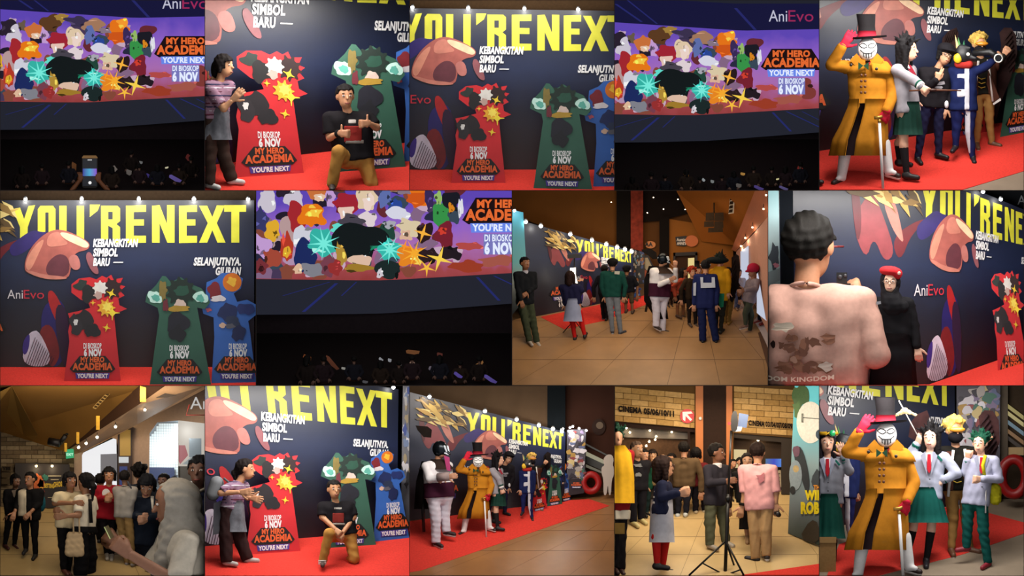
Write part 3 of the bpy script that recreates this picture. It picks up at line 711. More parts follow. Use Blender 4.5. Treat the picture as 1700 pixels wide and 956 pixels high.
def banner(C, src, dst, label, x0=-420, x1=1245, y0=48, y1=866, ani=True, lamps=(125, 400, 680, 950, 1215), lpow=1.0, lgroup=None, top=None, llabel=None, plane=None):
    global PANEL
    if PANEL is None: PANEL = ramp_mat('banner_print', [(0, '#300608'), (.2, '#1e0710'), (.42, '#121024'), (.68, '#1a2545'), (1, '#11172a')], 'Z', .38, coat=.12, noise=.12)
    H = homog(src, dst)
    pA, pB = H(350, y1), H(1000, y1); b = -(pB[1] - pA[1]) / (pB[0] - pA[0]) / C.slope; d0 = C.fd(pA[1]) - b * pA[0]      # the foot of the wall follows the floor
    if plane: d0, b = plane
    def place(x, y, off=0): X, Y = H(x, y); return (X, d0 + b * X - off, Y)
    mid = place((x0 + x1) / 2, y1)
    B = thing(C, 'event_banner', label, 'banner', mid)
    q = [(x0, y0), (x1, y0), (x1, y1), (x0, y1)]
    v = [place(x, y) for x, y in q]; v += [(p[0], p[1] + 14, p[2]) for p in v]
    mesh(C, 'panel', v, [(0, 1, 2, 3), (4, 7, 6, 5), (0, 4, 5, 1), (1, 5, 6, 2), (2, 6, 7, 3), (3, 7, 4, 0)], PANEL, B)
    for i, (pts, h) in enumerate(ART):
        slab2(C, 'printed_shape', pts, place, mat(h, .4, noise=.15, scale=10), B, 1.2 + .35 * i)
    for i in range(11):      # ink hatching of the pale shape
        x = 120 + i * 12; slab2(C, 'hatch_line', [(x, 862), (x + 3, 862), (x + 55 - i * 3, 720 + i * 10), (x + 52 - i * 3, 720 + i * 10)], place, mat('#3a1a30', .5), B, 9)
    for i, (pts, h) in enumerate(shards(-215, 75, 60, 215, 46, 4, ['#c9a552', '#8a6a30', '#e2cb80', '#5a4420', '#b48c3e'], .35, 95)):
        pts = [(x, max(y, y0 + 3)) for x, y in pts]
        slab2(C, 'printed_shard', pts, place, mat(h, .45), B, 8 + .12 * i)
    for L in LET:
        g = [];
        for pts in L:
            n = len(pts); vv = [place(x, y, 1.0) for x, y in pts]; vv += [(p[0], p[1] + 1, p[2]) for p in vv]
            tri = tessellate_polygon([[Vector((x, y, 0)) for x, y in pts]])
            g.append((vv, [tuple(t) for t in tri] + [(i, n + i, n + (i + 1) % n, (i + 1) % n) for i in range(n)]))
        mesh(C, 'letter', *join_geo(*g), YEL, B)
    pl = lambda x, y: place(x, y, 10)
    for s, x, y, w, h in (('KEBANGKITAN', 455, 275, 222, 36), ('SIMBOL', 455, 321, 122, 36), ('BARU', 455, 368, 85, 36), ('SELANJUTNYA,', 948, 366, 232, 36), ('GILIRAN', 1056, 413, 126, 36)):
        text(C, 'lettering', s, x, y, w, h, pl, WHT, B, .045, .22)
    slab2(C, 'lettering_dash', [(556, 350), (604, 350), (602, 355), (554, 355)], place, WHT, B, 10)
    if ani:
        text(C, 'lettering', 'Ani', 36, 530, 76, 44, pl, mat('#d8d2d6', .5), B, .0); text(C, 'lettering', 'Evo', 116, 530, 100, 44, pl, mat('#c0283a', .5), B, .0)
    logo(C, place, -110, 650, 260, B, off=3)
    text(C, 'lettering', 'DI BIOSKOP', -160, 760, 100, 26, pl, WHT, B, .03); text(C, 'lettering', '6 NOV', -160, 812, 100, 44, pl, WHT, B, .05)
    for i, x in enumerate(lamps): lamp(C, place(x, y0 + 2), place(x, y0 - 10, 75), lpow, (llabel or 'white spotlight on a short arm above the printed banner wall'), lgroup)
    return B, place
def lamp(C, a, p, power, label, group, s=1., color=(1, .97, .92), bulb='#ffffff', em=14):
    a, p = np.array(a, float), np.array(p, float); Lm = C.lim()
    if not (Lm[0] < p[0] < Lm[1] and Lm[2] < p[2] < Lm[3]): return
    L = thing(C, 'spotlight', label, 'spotlight', a, group)
    tube(C, 'arm', [a, a + [0, -12, -10], p + [0, 8, -6]], 2.5 * s, mat('#2a2a2c', .4, .8), L, n=6)
    tube(C, 'lamp_housing', [p + np.array([0, 3, -9]) * s, p + np.array([0, 1, 1]) * s], [6 * s, 10 * s], mat('#c8ccd0', .35, .6), L, n=12)
    ell(C, 'bulb', p + np.array([0, 0, 5]) * s, 9 * s, mat(bulb, .3, emit=em), L)
    if power: pointlight(C, p + np.array([0, -2, 20]), power, color, 6, L)
# ---------------------------------------------------------------- cut-out standees (generic printed colour shapes)
STAND = {
 'red': dict(col='#c8232a', out=[(313, 935), (340, 740), (334, 690), (345, 640), (333, 602), (380, 592), (442, 575), (432, 548), (395, 535), (350, 500), (350, 460), (385, 432), (440, 425), (472, 436), (500, 418), (522, 428), (545, 413), (556, 436), (602, 428), (586, 462), (614, 470), (588, 492), (610, 515), (580, 530), (585, 562), (622, 580), (558, 606), (592, 935)],
   art=[(blob(400, 465, 38, 26, 1), '#26302c'), (blob(440, 505, 40, 45, 2), '#1d1a1c'), (star(548, 480, 62, 9, .55, .2), '#2a1416'), (star(490, 478, 42, 8, .6), '#d9d4cc'), (blob(480, 515, 22, 18, 3), '#b99a90'), (blob(420, 640, 52, 60, 4), '#221c20'), (blob(372, 655, 30, 45, 5), '#2a2428'), (blob(452, 690, 36, 34, 6), '#1c181c'), (blob(370, 645, 12, 18, 7), '#d8d4d0'), (star(520, 575, 52, 9, .5), '#e2a52c'), (star(525, 570, 30, 7, .5), '#f5dc5a'), (star(545, 505, 32, 4, .18, .4), '#e8c832'), (star(522, 672, 26, 4, .18, .2), '#e8c832'), (star(455, 550, 18, 4, .2), '#e8b832'), (star(550, 600, 48, 4, .14), '#f0d83c')],
   t=(453, 770, 88, 470), c=(453, 850)),
 'green': dict(col='#2f5b4a', out=[(733, 955), (780, 612), (772, 575), (712, 547), (718, 510), (765, 462), (795, 418), (812, 420), (838, 450), (885, 424), (930, 456), (985, 478), (1008, 505), (1030, 548), (1002, 582), (966, 574), (1035, 955)],
   art=[(blob(760, 520, 38, 32, 11), '#bfe4d8'), (blob(985, 525, 36, 30, 12), '#bfe4d8'), (blob(762, 525, 22, 18, 13), '#5aa898'), (blob(982, 528, 20, 18, 14), '#5aa898'), (blob(800, 490, 18, 50, 15), '#7a6a34'), (star(885, 495, 82, 11, .62), '#14261f'), (blob(890, 490, 40, 28, 16), '#1f4a3a'), (blob(880, 553, 30, 20, 17), '#cfb8ac'), (blob(872, 580, 58, 16, 18), '#a8862e'), (blob(868, 640, 58, 55, 19), '#1a1a26'), (blob(870, 700, 36, 38, 20), '#16161e'), (blob(812, 560, 14, 34, 21), '#6a2430')],
   t=(878, 782, 95, 480), c=(880, 868)),
 'blue': dict(col='#3566b8', out=[(1035, 945), (1050, 720), (1046, 622), (996, 604), (990, 578), (1020, 560), (1008, 500), (1012, 450), (1060, 430), (1085, 405), (1145, 402), (1190, 432), (1180, 480), (1145, 505), (1162, 546), (1210, 535), (1256, 560), (1266, 600), (1216, 640), (1226, 700), (1255, 940)],
   art=[(circle(1137, 450, 46), '#d8741c'), (blob(1137, 448, 26, 24, 31), '#f0b838'), (blob(1055, 495, 38, 38, 32), '#7a2028'), (blob(1070, 530, 36, 14, 33), '#e0d8dc'), (blob(1115, 590, 46, 44, 34), '#1d2a5a'), (blob(1205, 580, 40, 26, 35), '#22306a'), (blob(1135, 640, 36, 26, 36), '#2a3450'), (blob(1090, 660, 18, 12, 37), '#d8b49c'), (blob(1165, 700, 34, 40, 38), '#1a2450'), (blob(1130, 665, 30, 12, 39), '#5a5a66'), (blob(1022, 585, 14, 10, 40), '#c05a6a')],
   t=(1165, 772, 88, 480), c=(1160, 852))}
def standee(C, kind, dst, label, d=None, src=None, lean=0, d_slope=0):
    q = STAND[kind]
    SRC = {'red': [(313, 935), (592, 935), (350, 460), (614, 470)], 'green': [(733, 955), (1035, 955), (712, 547), (1030, 548)], 'blue': [(1035, 945), (1255, 940), (1012, 450), (1190, 432)]}[kind]
    H = homog(src or SRC, dst)
    by = max(dst[0][1], dst[1][1]); dd = C.fd(min(by, 952)) if d is None else d; cx = (dst[0][0] + dst[1][0]) / 2
    # the board's foot follows the floor, so it turns about the upright
    xa, ya = dst[0]; xb, yb = dst[1]
    sl = 0 if d is not None else -(yb - ya) / (xb - xa) / C.slope
    dm = dd if d is not None else (C.fd(min(ya, 952)) + C.fd(min(yb, 952))) / 2
    def place(x, y, off=0): X, Y = H(x, y); return (X, dm + sl * (X - cx) - off, Y)
    o = thing(C, 'cardboard_standee', label, 'standee', (cx, dm, by))
    n = len(q['out']); v = [place(x, y) for x, y in q['out']]; v += [(p[0], p[1] + 8, p[2]) for p in v]
    tri = tessellate_polygon([[Vector((x, y, 0)) for x, y in q['out']]])
    mesh(C, 'board', v, [tuple(t) for t in tri] + [tuple(n + i for i in t[::-1]) for t in tri] + [(i, n + i, n + (i + 1) % n, (i + 1) % n) for i in range(n)], mat(q['col'], .5, noise=.06, scale=6), o)
    for i, (pts, h) in enumerate(q['art']): slab2(C, 'printed_shape', chaikin(pts, 1), place, mat(h, .5, noise=.1, scale=12), o, 1.5 + .3 * i, 1.2)
    tx, ty, tw, _ = q['t']; pl = lambda x, y: place(x, y, 4)
    text(C, 'lettering', 'DI BIOSKOP', tx - tw / 2, ty + 4, tw, 26, pl, WHT, o, .03); text(C, 'lettering', '6 NOV', tx - tw / 2 + 2, ty + 40, tw, 32, pl, WHT, o, .06)
    logo(C, place, *q['c'], 205, o)
    a = place((SRC[0][0] + SRC[1][0]) / 2, SRC[0][1] - 240); fy = place((SRC[0][0] + SRC[1][0]) / 2, SRC[0][1])
    mesh(C, 'easel_leg', *tube_geo([(a[0], a[1] + 8, a[2]), (fy[0], fy[1] + 60, C.fy(fy[1] + 60) if fy[1] > 0 else fy[2])], 4, 6), mat('#a08a68', .8), o)
    return o
# ---------------------------------------------------------------- cinema screen picture (generic colour patches) in the coordinates of the fourth room
SCR = [(-60, 250, 40, 50, '#d2cad8'), (-85, 330, 34, 44, '#3a3a6a'), (-40, 380, 34, 40, '#e8b030'), (-85, 440, 36, 50, '#c8a0d8'), (-45, 490, 34, 40, '#a84a38'), (-90, 520, 30, 30, '#7a3038'), (20, 210, 40, 50, '#2a2030'), (50, 250, 36, 55, '#d2cad8'), (85, 195, 22, 26, '#6a5a4a'), (150, 215, 48, 34, '#d0743c'), (150, 242, 24, 20, '#eec6a8'), (195, 240, 22, 44, '#c8a0d8'), (60, 320, 42, 55, '#a82830'), (125, 315, 54, 52, '#ee7c16'), (128, 308, 32, 28, '#ffcf46'),
 (85, 400, 36, 46, '#d6d6e2'), (90, 480, 46, 64, '#1c2a60'), (22, 450, 30, 60, '#b83a28'), (20, 465, 16, 22, '#e8b030'), (130, 535, 58, 24, '#84848e'), (64, 532, 20, 18, '#e6be9e'), (190, 520, 30, 40, '#7a4050'),
 (230, 175, 52, 40, '#5e3c22'), (285, 150, 38, 26, '#a8843e'), (360, 170, 60, 28, '#3c3250'), (430, 192, 55, 34, '#a87c60'), (258, 272, 56, 46, '#a42434'), (262, 305, 32, 28, '#eeccbc'), (345, 250, 42, 62, '#e8cfae'), (352, 258, 22, 32, '#f6dcd0'), (352, 330, 34, 30, '#e8d8dc'),
 (418, 240, 28, 46, '#6272b0'), (465, 276, 28, 26, '#2a489a'), (480, 308, 46, 26, '#dedeee'), (562, 210, 62, 56, '#ee7818'), (545, 250, 40, 32, '#d45818'), (580, 180, 26, 26, '#ffa030'), (500, 216, 28, 16, '#8a7888'), (600, 252, 20, 40, '#3a2a5a'),
 (650, 312, 34, 44, '#38964a'), (640, 250, 18, 26, '#9ac06a'), (690, 262, 34, 46, '#1a1a24'), (690, 285, 14, 20, '#e08a20'), (728, 290, 10, 40, '#e6e6f0'), (660, 395, 40, 48, '#7a2030'), (690, 470, 36, 32, '#221820'), (655, 380, 16, 14, '#d84030'),
 (290, 342, 52, 28, '#4a4450'), (420, 382, 42, 36, '#20463a'), (440, 352, 30, 18, '#aeaeb8'), (170, 432, 62, 58, '#36b8aa'), (152, 440, 28, 26, '#b2fff0'), (232, 368, 32, 18, '#66e4d4'), (320, 425, 92, 76, '#11181a'), (330, 425, 62, 40, '#1d8a68'), (318, 492, 46, 26, '#e6c2aa'), (240, 470, 22, 60, '#b48e38'), (310, 530, 78, 16, '#a47e2c'),
 (440, 450, 48, 46, '#36c0b2'), (440, 448, 24, 22, '#c4fff2'), (440, 528, 54, 44, '#1a2828'), (220, 525, 28, 30, '#9a3030'), (400, 550, 14, 20, '#d8d0d8'), (572, 382, 42, 40, '#28181c'), (515, 366, 46, 40, '#e2d0ac'), (505, 398, 24, 22, '#e4b89c'), (530, 482, 54, 42, '#ee8a22'), (552, 482, 30, 26, '#ffde5c'), (600, 480, 40, 30, '#2a1a20'),
 (770, 440, 60, 16, '#b84c48'), (960, 450, 44, 60, '#823a34'), (870, 500, 60, 22, '#a8584a'), (760, 520, 70, 22, '#a03c26')]
def cinema(C, mapf, low, label, lowcol, ang):
    """curved screen: picture band between bowed edges, dim surround with blue light streaks"""
    n = 24; W = WID(C); xs = np.linspace(-125, 1090, n)
    curve = lambda x: 560 + 60 * (1 - ((x - 515) / 575) ** 2)
    def place(x, y, off=0):
        X, Y = mapf(x, y); return (X, curve(x) - off, Y)
    def topy(x): return 108 + 46 * min(1, max(0, (x + 60) / 700)) - 8 * max(0, (x - 640) / 400)
    def boty(x): return 578 - 4 * max(0, -(x - 300) / 300) - 34 * max(0, (x - 420) / 600)
    def band(name, fa, fb, m, off, parent):
        X = np.concatenate([xs]); v = [place(x, fa(x), off) for x in X] + [place(x, fb(x), off) for x in X]
        v += [(p[0], p[1] + 2, p[2]) for p in v]; f = []
        for i in range(n - 1): f += [(i, i + 1, n + i + 1, n + i), (2 * n + i, 3 * n + i, 3 * n + i + 1, 2 * n + i + 1)]
        return mesh(C, name, v, f, m, parent)
    o = thing(C, 'cinema_screen', label, 'screen', (W / 2, 600, low(500)))
    inv = lambda Y: Y
    band('screen_surround', lambda x: -80, lambda x: boty(x) + ang(x), mat(lowcol, .8, emit=.9), 0, o)
    band('upper_picture', lambda x: 18 if x > 600 else 18 + (600 - x) * -.06, topy, mat('#1c1c48', .8, emit=.6), 1, o)
    pm_ = ramp_mat('screen_picture', [(0, '#8a2c20'), (.25, '#a8484e'), (.5, '#b070b8'), (.75, '#9a68d0'), (1, '#6248bc')], 'Z', .8, emit=.85, noise=.25)
    band('screen_picture', topy, boty, pm_, 3, o)
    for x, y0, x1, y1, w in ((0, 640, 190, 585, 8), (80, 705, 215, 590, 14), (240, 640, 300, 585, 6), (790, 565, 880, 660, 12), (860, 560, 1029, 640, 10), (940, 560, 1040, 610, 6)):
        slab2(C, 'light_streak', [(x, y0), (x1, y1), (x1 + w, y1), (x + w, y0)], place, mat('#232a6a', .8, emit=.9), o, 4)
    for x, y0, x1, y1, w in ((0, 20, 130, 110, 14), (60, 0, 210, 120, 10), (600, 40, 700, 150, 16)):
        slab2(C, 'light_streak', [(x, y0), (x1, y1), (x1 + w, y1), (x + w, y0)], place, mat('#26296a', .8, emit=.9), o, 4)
    rf = random.Random(77)
    for i in range(60):
        bx = -115 + 835 * rf.random(); by = 175 + 385 * rf.random(); bq = chaikin(blob(bx, by, 22 + 22 * rf.random(), 20 + 24 * rf.random(), i + 900, 11, .45), 1)
        bq = [(x, min(max(y, topy(x) + 2), boty(x) - 2)) for x, y in bq]
        slab2(C, 'picture_patch', bq, place, mat(rf.choice(['#4a3a5a', '#8a6a8a', '#b898b8', '#6a2a34', '#2a2a44', '#c0a0a0', '#3a4a5a', '#8a4a3a', '#d0b0c8', '#241c2c']), .8, emit=.85), o, 4.1 + i * .012)
    for i, (cx, cy, rx, ry, h) in enumerate(SCR):
        b = blob(cx, cy, rx, ry, i + 100, 15, .38); b = [(x, min(max(y, topy(x) + 2), boty(x) - 2)) for x, y in b]
        slab2(C, 'picture_patch', chaikin(b, 1), place, mat(h, .8, emit=.88), o, 5 + .3 * i)
        rnd = random.Random(i)
        for j in range(2):
            ax, ay = cx + (rnd.random() - .5) * 1.3 * rx, cy + (rnd.random() - .5) * 1.3 * ry; q = blob(ax, ay, rx * (.12 + .3 * rnd.random()), ry * (.12 + .3 * rnd.random()), i * 7 + j, 7, .5)
            q = [(x, min(max(y, topy(x) + 2), boty(x) - 2)) for x, y in q]; kf = rnd.choice((.45, .62, 1.25, 1.5)); hc = '#%02x%02x%02x' % tuple(min(255, int(int(h[t:t + 2], 16) * kf + (14 if kf > 1 else 0))) for t in (1, 3, 5))
            slab2(C, 'picture_patch', q, place, mat(hc, .8, emit=.88), o, 5.15 + .3 * i + j * .02)
    for cx, cy, r, nn, h in ((575, 388, 42, 4, '#ffb840'), (642, 492, 56, 4, '#ffd850'), (590, 528, 40, 5, '#ffc440'), (540, 470, 60, 8, '#ffb030'), (500, 440, 30, 4, '#ff9a30'), (170, 430, 70, 9, '#7af4e4'), (440, 455, 60, 9, '#7af4e4')):
        pts = [(x, min(y, boty(x) - 3)) for x, y in star(cx, cy, r, nn, .2, .3)]
        slab2(C, 'picture_patch', pts, place, mat(h, .8, emit=.9), o, 40)
    dk = mat('#180c10', .8, emit=.9); og = mat('#e86a30', .8, emit=.95); wh = mat('#e4ecff', .8, emit=1.0); bl = mat('#6a8af0', .8, emit=.9)
    slab2(C, 'logo_backing', [(735, 335), (790, 245), (990, 245), (1060, 350), (1040, 352), (760, 352)], place, dk, o, 46)
    pl = lambda x, y: place(x, y, 62)
    text(C, 'lettering', 'MY HERO', 795, 284, 188, 30, pl, og, o, .05); text(C, 'lettering', 'ACADEMIA', 748, 335, 285, 42, pl, og, o, .05)
    slab2(C, 'logo_band', [(768, 348), (1008, 346), (1004, 384), (772, 386)], place, bl, o, 52); text(C, 'lettering', "YOU'RE NEXT", 776, 379, 226, 27, pl, wh, o, .04)
    slab2(C, 'logo_band', [(822, 390), (958, 390), (958, 474), (822, 474)], place, mat('#8a8ad8', .8, emit=.7), o, 52)
    text(C, 'lettering', 'DI BIOSKOP', 826, 420, 130, 26, pl, wh, o, .03); text(C, 'lettering', '6 NOV', 826, 470, 126, 42, pl, wh, o, .06)
    text(C, 'lettering', 'Ani', 776, 108, 92, 58, pl, mat('#c8c8dc', .8, emit=.9), o, 0); text(C, 'lettering', 'Evo', 874, 108, 126, 58, pl, mat('#a02a5a', .8, emit=.9), o, 0)
    return o, place
# ================================================================ row one
CARPET = mat('#de3f35', .9, noise=.1, scale=60, bump=.2)
RED_FLOOR = CARPET
BEIGE = mat('#b98f62', .45, noise=.08, scale=5)
DARKF = mat('#1a1515', .9)
# ---- rooms 1, 4 and 7: dark cinema
def seat_back(C, x, y, d, w, group, label):
    o = thing(C, 'cinema_seat', label, 'seat', (x, d, y + w * 1.2), group)
    pts = [(x - w, y + w * 1.3), (x - w, y + w * .25), (x - w * .8, y), (x + w * .8, y), (x + w, y + w * .25), (x + w, y + w * 1.3)]
    slab(C, 'backrest', pts, d, mat('#0b090a', .8, noise=.2), w * .25, o)
    box(C, 'armrest', x + w * 1.0, x + w * 1.14, d - w * .5, d + w * .2, y + w * .75, y + w * .95, mat('#080708', .7), o)
def audience(C, spots, where, cols, seed):
    rnd = random.Random(seed)
    for i, (x, y, u, ty) in enumerate(spots):
        person(C, 'person sitting in the dark audience ' + where, u, (x, y), ty, (x, y + 2.6 * u), [[(x - 1.15 * u, y + 1.7 * u), (x - .8 * u, y + 2.3 * u, -.3 * u)], [(x + 1.15 * u, y + 1.7 * u), (x + .8 * u, y + 2.3 * u, -.3 * u)]],
               None, d=C.fd(min(y + 4.2 * u, 955)), top=(cols[i % len(cols)], 1, .2), hair=('short' if i % 3 else 'bob', '#0a0808'), skin='#5a3a2c', vox=.09, face=False, group='audience ' + where)
    
def cinema_room(n, mapf, spots, phones, where):
    C = T[n]; W = WID(C)
    floor(C, DARKF, 'black cinema floor ' + where)
    struct(slab(C, 'wall_front', [(1, mapf(0, 690)[1] - 60), (W - 1, mapf(0, 690)[1] - 60), (W - 1, 955), (1, 955)], 640, mat('#2c2428', .9, noise=.1), 10), 'black wall below the cinema screen ' + where)
    struct(slab(C, 'wall_back', [(1, 1), (W - 1, 1), (W - 1, 955), (1, 955)], 700, mat('#15131a', .9), 10), 'dark cinema end wall ' + where)
    cinema(C, mapf, lambda x: 640, 'wide curved cinema screen showing a colourful film poster ' + where, '#22242f', lambda x: 142 - .02 * x)
    cols = ['#1a1210', '#201418', '#14141c', '#241a14']
    audience(C, spots, where, cols, n)
    for i in range(0):
        seat_back(C, 60 + i * (W - 80) / 8.5, 905, 62, 48, 'cinema seats ' + where, 'black cinema seat back in the front row ' + where)
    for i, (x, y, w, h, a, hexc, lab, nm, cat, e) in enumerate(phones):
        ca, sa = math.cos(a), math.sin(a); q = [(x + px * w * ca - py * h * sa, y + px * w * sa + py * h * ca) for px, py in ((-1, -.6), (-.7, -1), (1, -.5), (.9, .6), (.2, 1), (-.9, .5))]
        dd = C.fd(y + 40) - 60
        props(slab(C, nm, q, max(dd, -40), mat(hexc, .6, emit=e) if nm == 'phone' else mat(tuple(min(.9, c * 1.7) for c in lin(hexc)), .6), 5), lab + ' ' + where, cat)  # except for phones, the lit look is put into a brightened base colour
    return C
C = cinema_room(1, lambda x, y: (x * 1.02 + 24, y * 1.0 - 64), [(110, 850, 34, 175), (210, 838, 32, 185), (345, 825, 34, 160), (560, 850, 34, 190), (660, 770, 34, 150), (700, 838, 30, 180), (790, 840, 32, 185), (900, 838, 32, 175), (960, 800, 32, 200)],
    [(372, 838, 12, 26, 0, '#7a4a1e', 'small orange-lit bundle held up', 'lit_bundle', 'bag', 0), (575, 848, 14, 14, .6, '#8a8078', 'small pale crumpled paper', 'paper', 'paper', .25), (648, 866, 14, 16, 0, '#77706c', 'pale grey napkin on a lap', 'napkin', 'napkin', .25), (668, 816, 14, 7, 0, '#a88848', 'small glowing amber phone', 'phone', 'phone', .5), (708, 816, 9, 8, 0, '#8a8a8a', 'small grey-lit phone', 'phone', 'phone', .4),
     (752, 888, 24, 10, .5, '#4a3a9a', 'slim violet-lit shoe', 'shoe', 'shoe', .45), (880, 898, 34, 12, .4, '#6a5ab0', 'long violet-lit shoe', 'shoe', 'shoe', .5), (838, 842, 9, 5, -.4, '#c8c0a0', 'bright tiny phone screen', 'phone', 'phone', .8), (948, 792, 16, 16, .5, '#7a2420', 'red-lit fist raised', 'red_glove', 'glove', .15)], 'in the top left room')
# hands holding up a phone
P = person(C, 'person at the bottom of the top left room holding up a phone', 95, (455, 1120), 180, (455, 1400), [[(330, 1000, 10), (400, 905, 70)], [(580, 1000, 10), (495, 905, 70)]], None, d=-60, ty=180, top=('#1a1412', .6, .2), hands=('g', 'g'), hdir=((.1, .2, -1), (-.1, .2, -1)), skin='#7a4622', hair=None, face=False)
ph = thing(C, 'phone', 'tall smartphone held up to film the screen, top left room', 'phone', (450, 20, 945))
mesh(C, 'case', *slab_geo([(412, 790), (420, 782), (482, 782), (490, 790), (490, 935), (482, 945), (420, 945), (412, 935)], 12, 12), mat('#1a1612', .4, .4), ph)
slab(C, 'bezel', [(412, 790), (420, 781), (482, 781), (490, 790), (490, 795), (412, 795)], 9, mat('#a07848', .4, .5), 3, ph)
slab(C, 'display', [(416, 797), (486, 797), (486, 935), (416, 935)], 10, mat('#0c1420', .3, emit=.6), 2, ph)
slab(C, 'display_picture', [(416, 847), (486, 847), (486, 884), (416, 884)], 9, ramp_mat('phone_pic', [(0, '#3a3a9a'), (.5, '#4aa8d0'), (1, '#8a4ad0')], 'X', .4, emit=.9), 1, ph)
slab(C, 'shutter_button', circle(452, 918, 8), 9, mat('#f0f0f0', .4, emit=1), 1, ph)
slab(C, 'display_bar', [(440, 802), (462, 802), (462, 805), (440, 805)], 9, mat('#f0f0f0', .4, emit=1), 1, ph)
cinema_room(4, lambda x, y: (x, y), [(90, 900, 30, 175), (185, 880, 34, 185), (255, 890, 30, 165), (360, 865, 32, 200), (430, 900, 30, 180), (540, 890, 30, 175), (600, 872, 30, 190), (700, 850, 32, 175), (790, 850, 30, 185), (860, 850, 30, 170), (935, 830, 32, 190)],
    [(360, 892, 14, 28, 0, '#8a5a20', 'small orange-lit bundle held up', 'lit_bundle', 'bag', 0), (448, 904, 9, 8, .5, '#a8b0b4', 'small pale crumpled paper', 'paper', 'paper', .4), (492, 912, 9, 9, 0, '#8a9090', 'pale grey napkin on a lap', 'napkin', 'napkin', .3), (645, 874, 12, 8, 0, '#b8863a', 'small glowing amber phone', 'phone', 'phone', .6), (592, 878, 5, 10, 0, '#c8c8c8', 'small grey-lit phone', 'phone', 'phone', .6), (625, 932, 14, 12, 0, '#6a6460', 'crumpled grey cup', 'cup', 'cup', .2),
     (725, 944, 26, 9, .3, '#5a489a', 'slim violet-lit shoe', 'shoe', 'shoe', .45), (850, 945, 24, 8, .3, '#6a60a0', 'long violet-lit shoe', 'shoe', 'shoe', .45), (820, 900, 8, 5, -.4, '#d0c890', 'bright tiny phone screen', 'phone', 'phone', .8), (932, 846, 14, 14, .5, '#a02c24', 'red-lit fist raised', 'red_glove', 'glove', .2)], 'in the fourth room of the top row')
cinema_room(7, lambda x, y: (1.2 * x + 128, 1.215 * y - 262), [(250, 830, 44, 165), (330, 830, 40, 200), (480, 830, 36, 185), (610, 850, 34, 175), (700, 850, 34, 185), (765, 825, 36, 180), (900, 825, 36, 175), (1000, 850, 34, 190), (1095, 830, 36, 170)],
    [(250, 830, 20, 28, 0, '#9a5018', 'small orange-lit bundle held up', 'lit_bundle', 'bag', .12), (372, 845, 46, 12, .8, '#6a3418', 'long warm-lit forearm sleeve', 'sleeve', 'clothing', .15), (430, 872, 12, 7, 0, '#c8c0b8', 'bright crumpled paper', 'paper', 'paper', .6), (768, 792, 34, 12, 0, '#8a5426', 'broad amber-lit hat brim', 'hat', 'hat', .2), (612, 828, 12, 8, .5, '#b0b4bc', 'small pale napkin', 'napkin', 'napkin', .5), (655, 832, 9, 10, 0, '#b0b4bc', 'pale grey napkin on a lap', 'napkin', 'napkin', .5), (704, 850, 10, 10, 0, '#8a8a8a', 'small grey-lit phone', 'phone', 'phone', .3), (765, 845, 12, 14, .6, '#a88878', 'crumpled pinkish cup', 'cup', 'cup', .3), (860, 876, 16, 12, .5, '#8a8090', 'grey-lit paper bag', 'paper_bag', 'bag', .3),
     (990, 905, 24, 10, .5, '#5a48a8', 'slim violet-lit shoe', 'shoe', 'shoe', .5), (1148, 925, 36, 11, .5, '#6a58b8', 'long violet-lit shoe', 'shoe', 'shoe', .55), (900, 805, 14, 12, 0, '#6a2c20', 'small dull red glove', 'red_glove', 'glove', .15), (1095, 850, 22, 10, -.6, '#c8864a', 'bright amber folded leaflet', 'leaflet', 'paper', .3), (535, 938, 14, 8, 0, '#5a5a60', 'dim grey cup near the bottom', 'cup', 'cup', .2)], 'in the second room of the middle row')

# ---- generic helpers for the banner rooms
ID4 = [(455, 240), (1180, 330), (600, 862), (1180, 862)]
def bannerroom(n, src, dst, label, floor_m, where, key, **kw):
    C = T[n]; fl_ = kw.pop('flabel', 'red carpet floor ' + where)
    if fl_: floor(C, floor_m, fl_)
    B, pl = banner(C, src, dst, label, lgroup='spotlights ' + where, llabel='white spotlight on a short arm above the banner ' + where, **kw)
    for k in key: arealight(C, k[0], -155, *k[2:5], k[5] * 3.3, k[6] if len(k) > 6 else (1, .95, .9), k[7] if len(k) > 7 else 34)
    arealight(C, WID(C) / 2, 60 if n in (3, 6) else 150, 12, 700, 140, key[0][5] * 1.3, (1, .95, .9), 0)  # second added fill light, aimed straight down at the floor
    return C, B, pl
# ---- room 2
C, B, pl = bannerroom(2, [(455, 285), (948, 330), (600, 862), (1050, 862)], [(232, 18), (850, 105), (490, 772), (985, 716)], 'dark printed banner wall behind a kneeling man, second room of the top row', CARPET, 'in the second room of the top row', [(515, -120, 20, 800, 130, 11)], lpow=0, lamps=())
standee(C, 'red', [(150, 893), (497, 870), (160, 285), (503, 340)], 'red trapezoid standee beside the person in a striped shirt, second room of the top row')
standee(C, 'green', [(655, 866), (1010, 838), (635, 372), (1006, 375)], 'green standee behind the kneeling man, second room of the top row')
standee(C, 'blue', [(1000, 812), (1240, 795), (962, 262), (1150, 240)], 'blue standee cut by the wall edge, second room of the top row')
def jacket_waist(P, hexc, drop, w, dx=0):
    C, u, HP = P['C'], P['u'], P['HP']; loft(C, 'tied_jacket', [(HP[0], HP[1], HP[2] - .42 * u, .6 * u, .5 * u), (HP[0], HP[1], HP[2] - .2 * u, .66 * u, .55 * u), (HP[0] + dx, HP[1], HP[2] + drop * .5 * u, w * .9 * u, .62 * u), (HP[0] + dx * 2, HP[1], HP[2] + drop * u, w * u, .6 * u)], fab(hexc, .2), P['root'], n=48, fold=9, amp=.07)
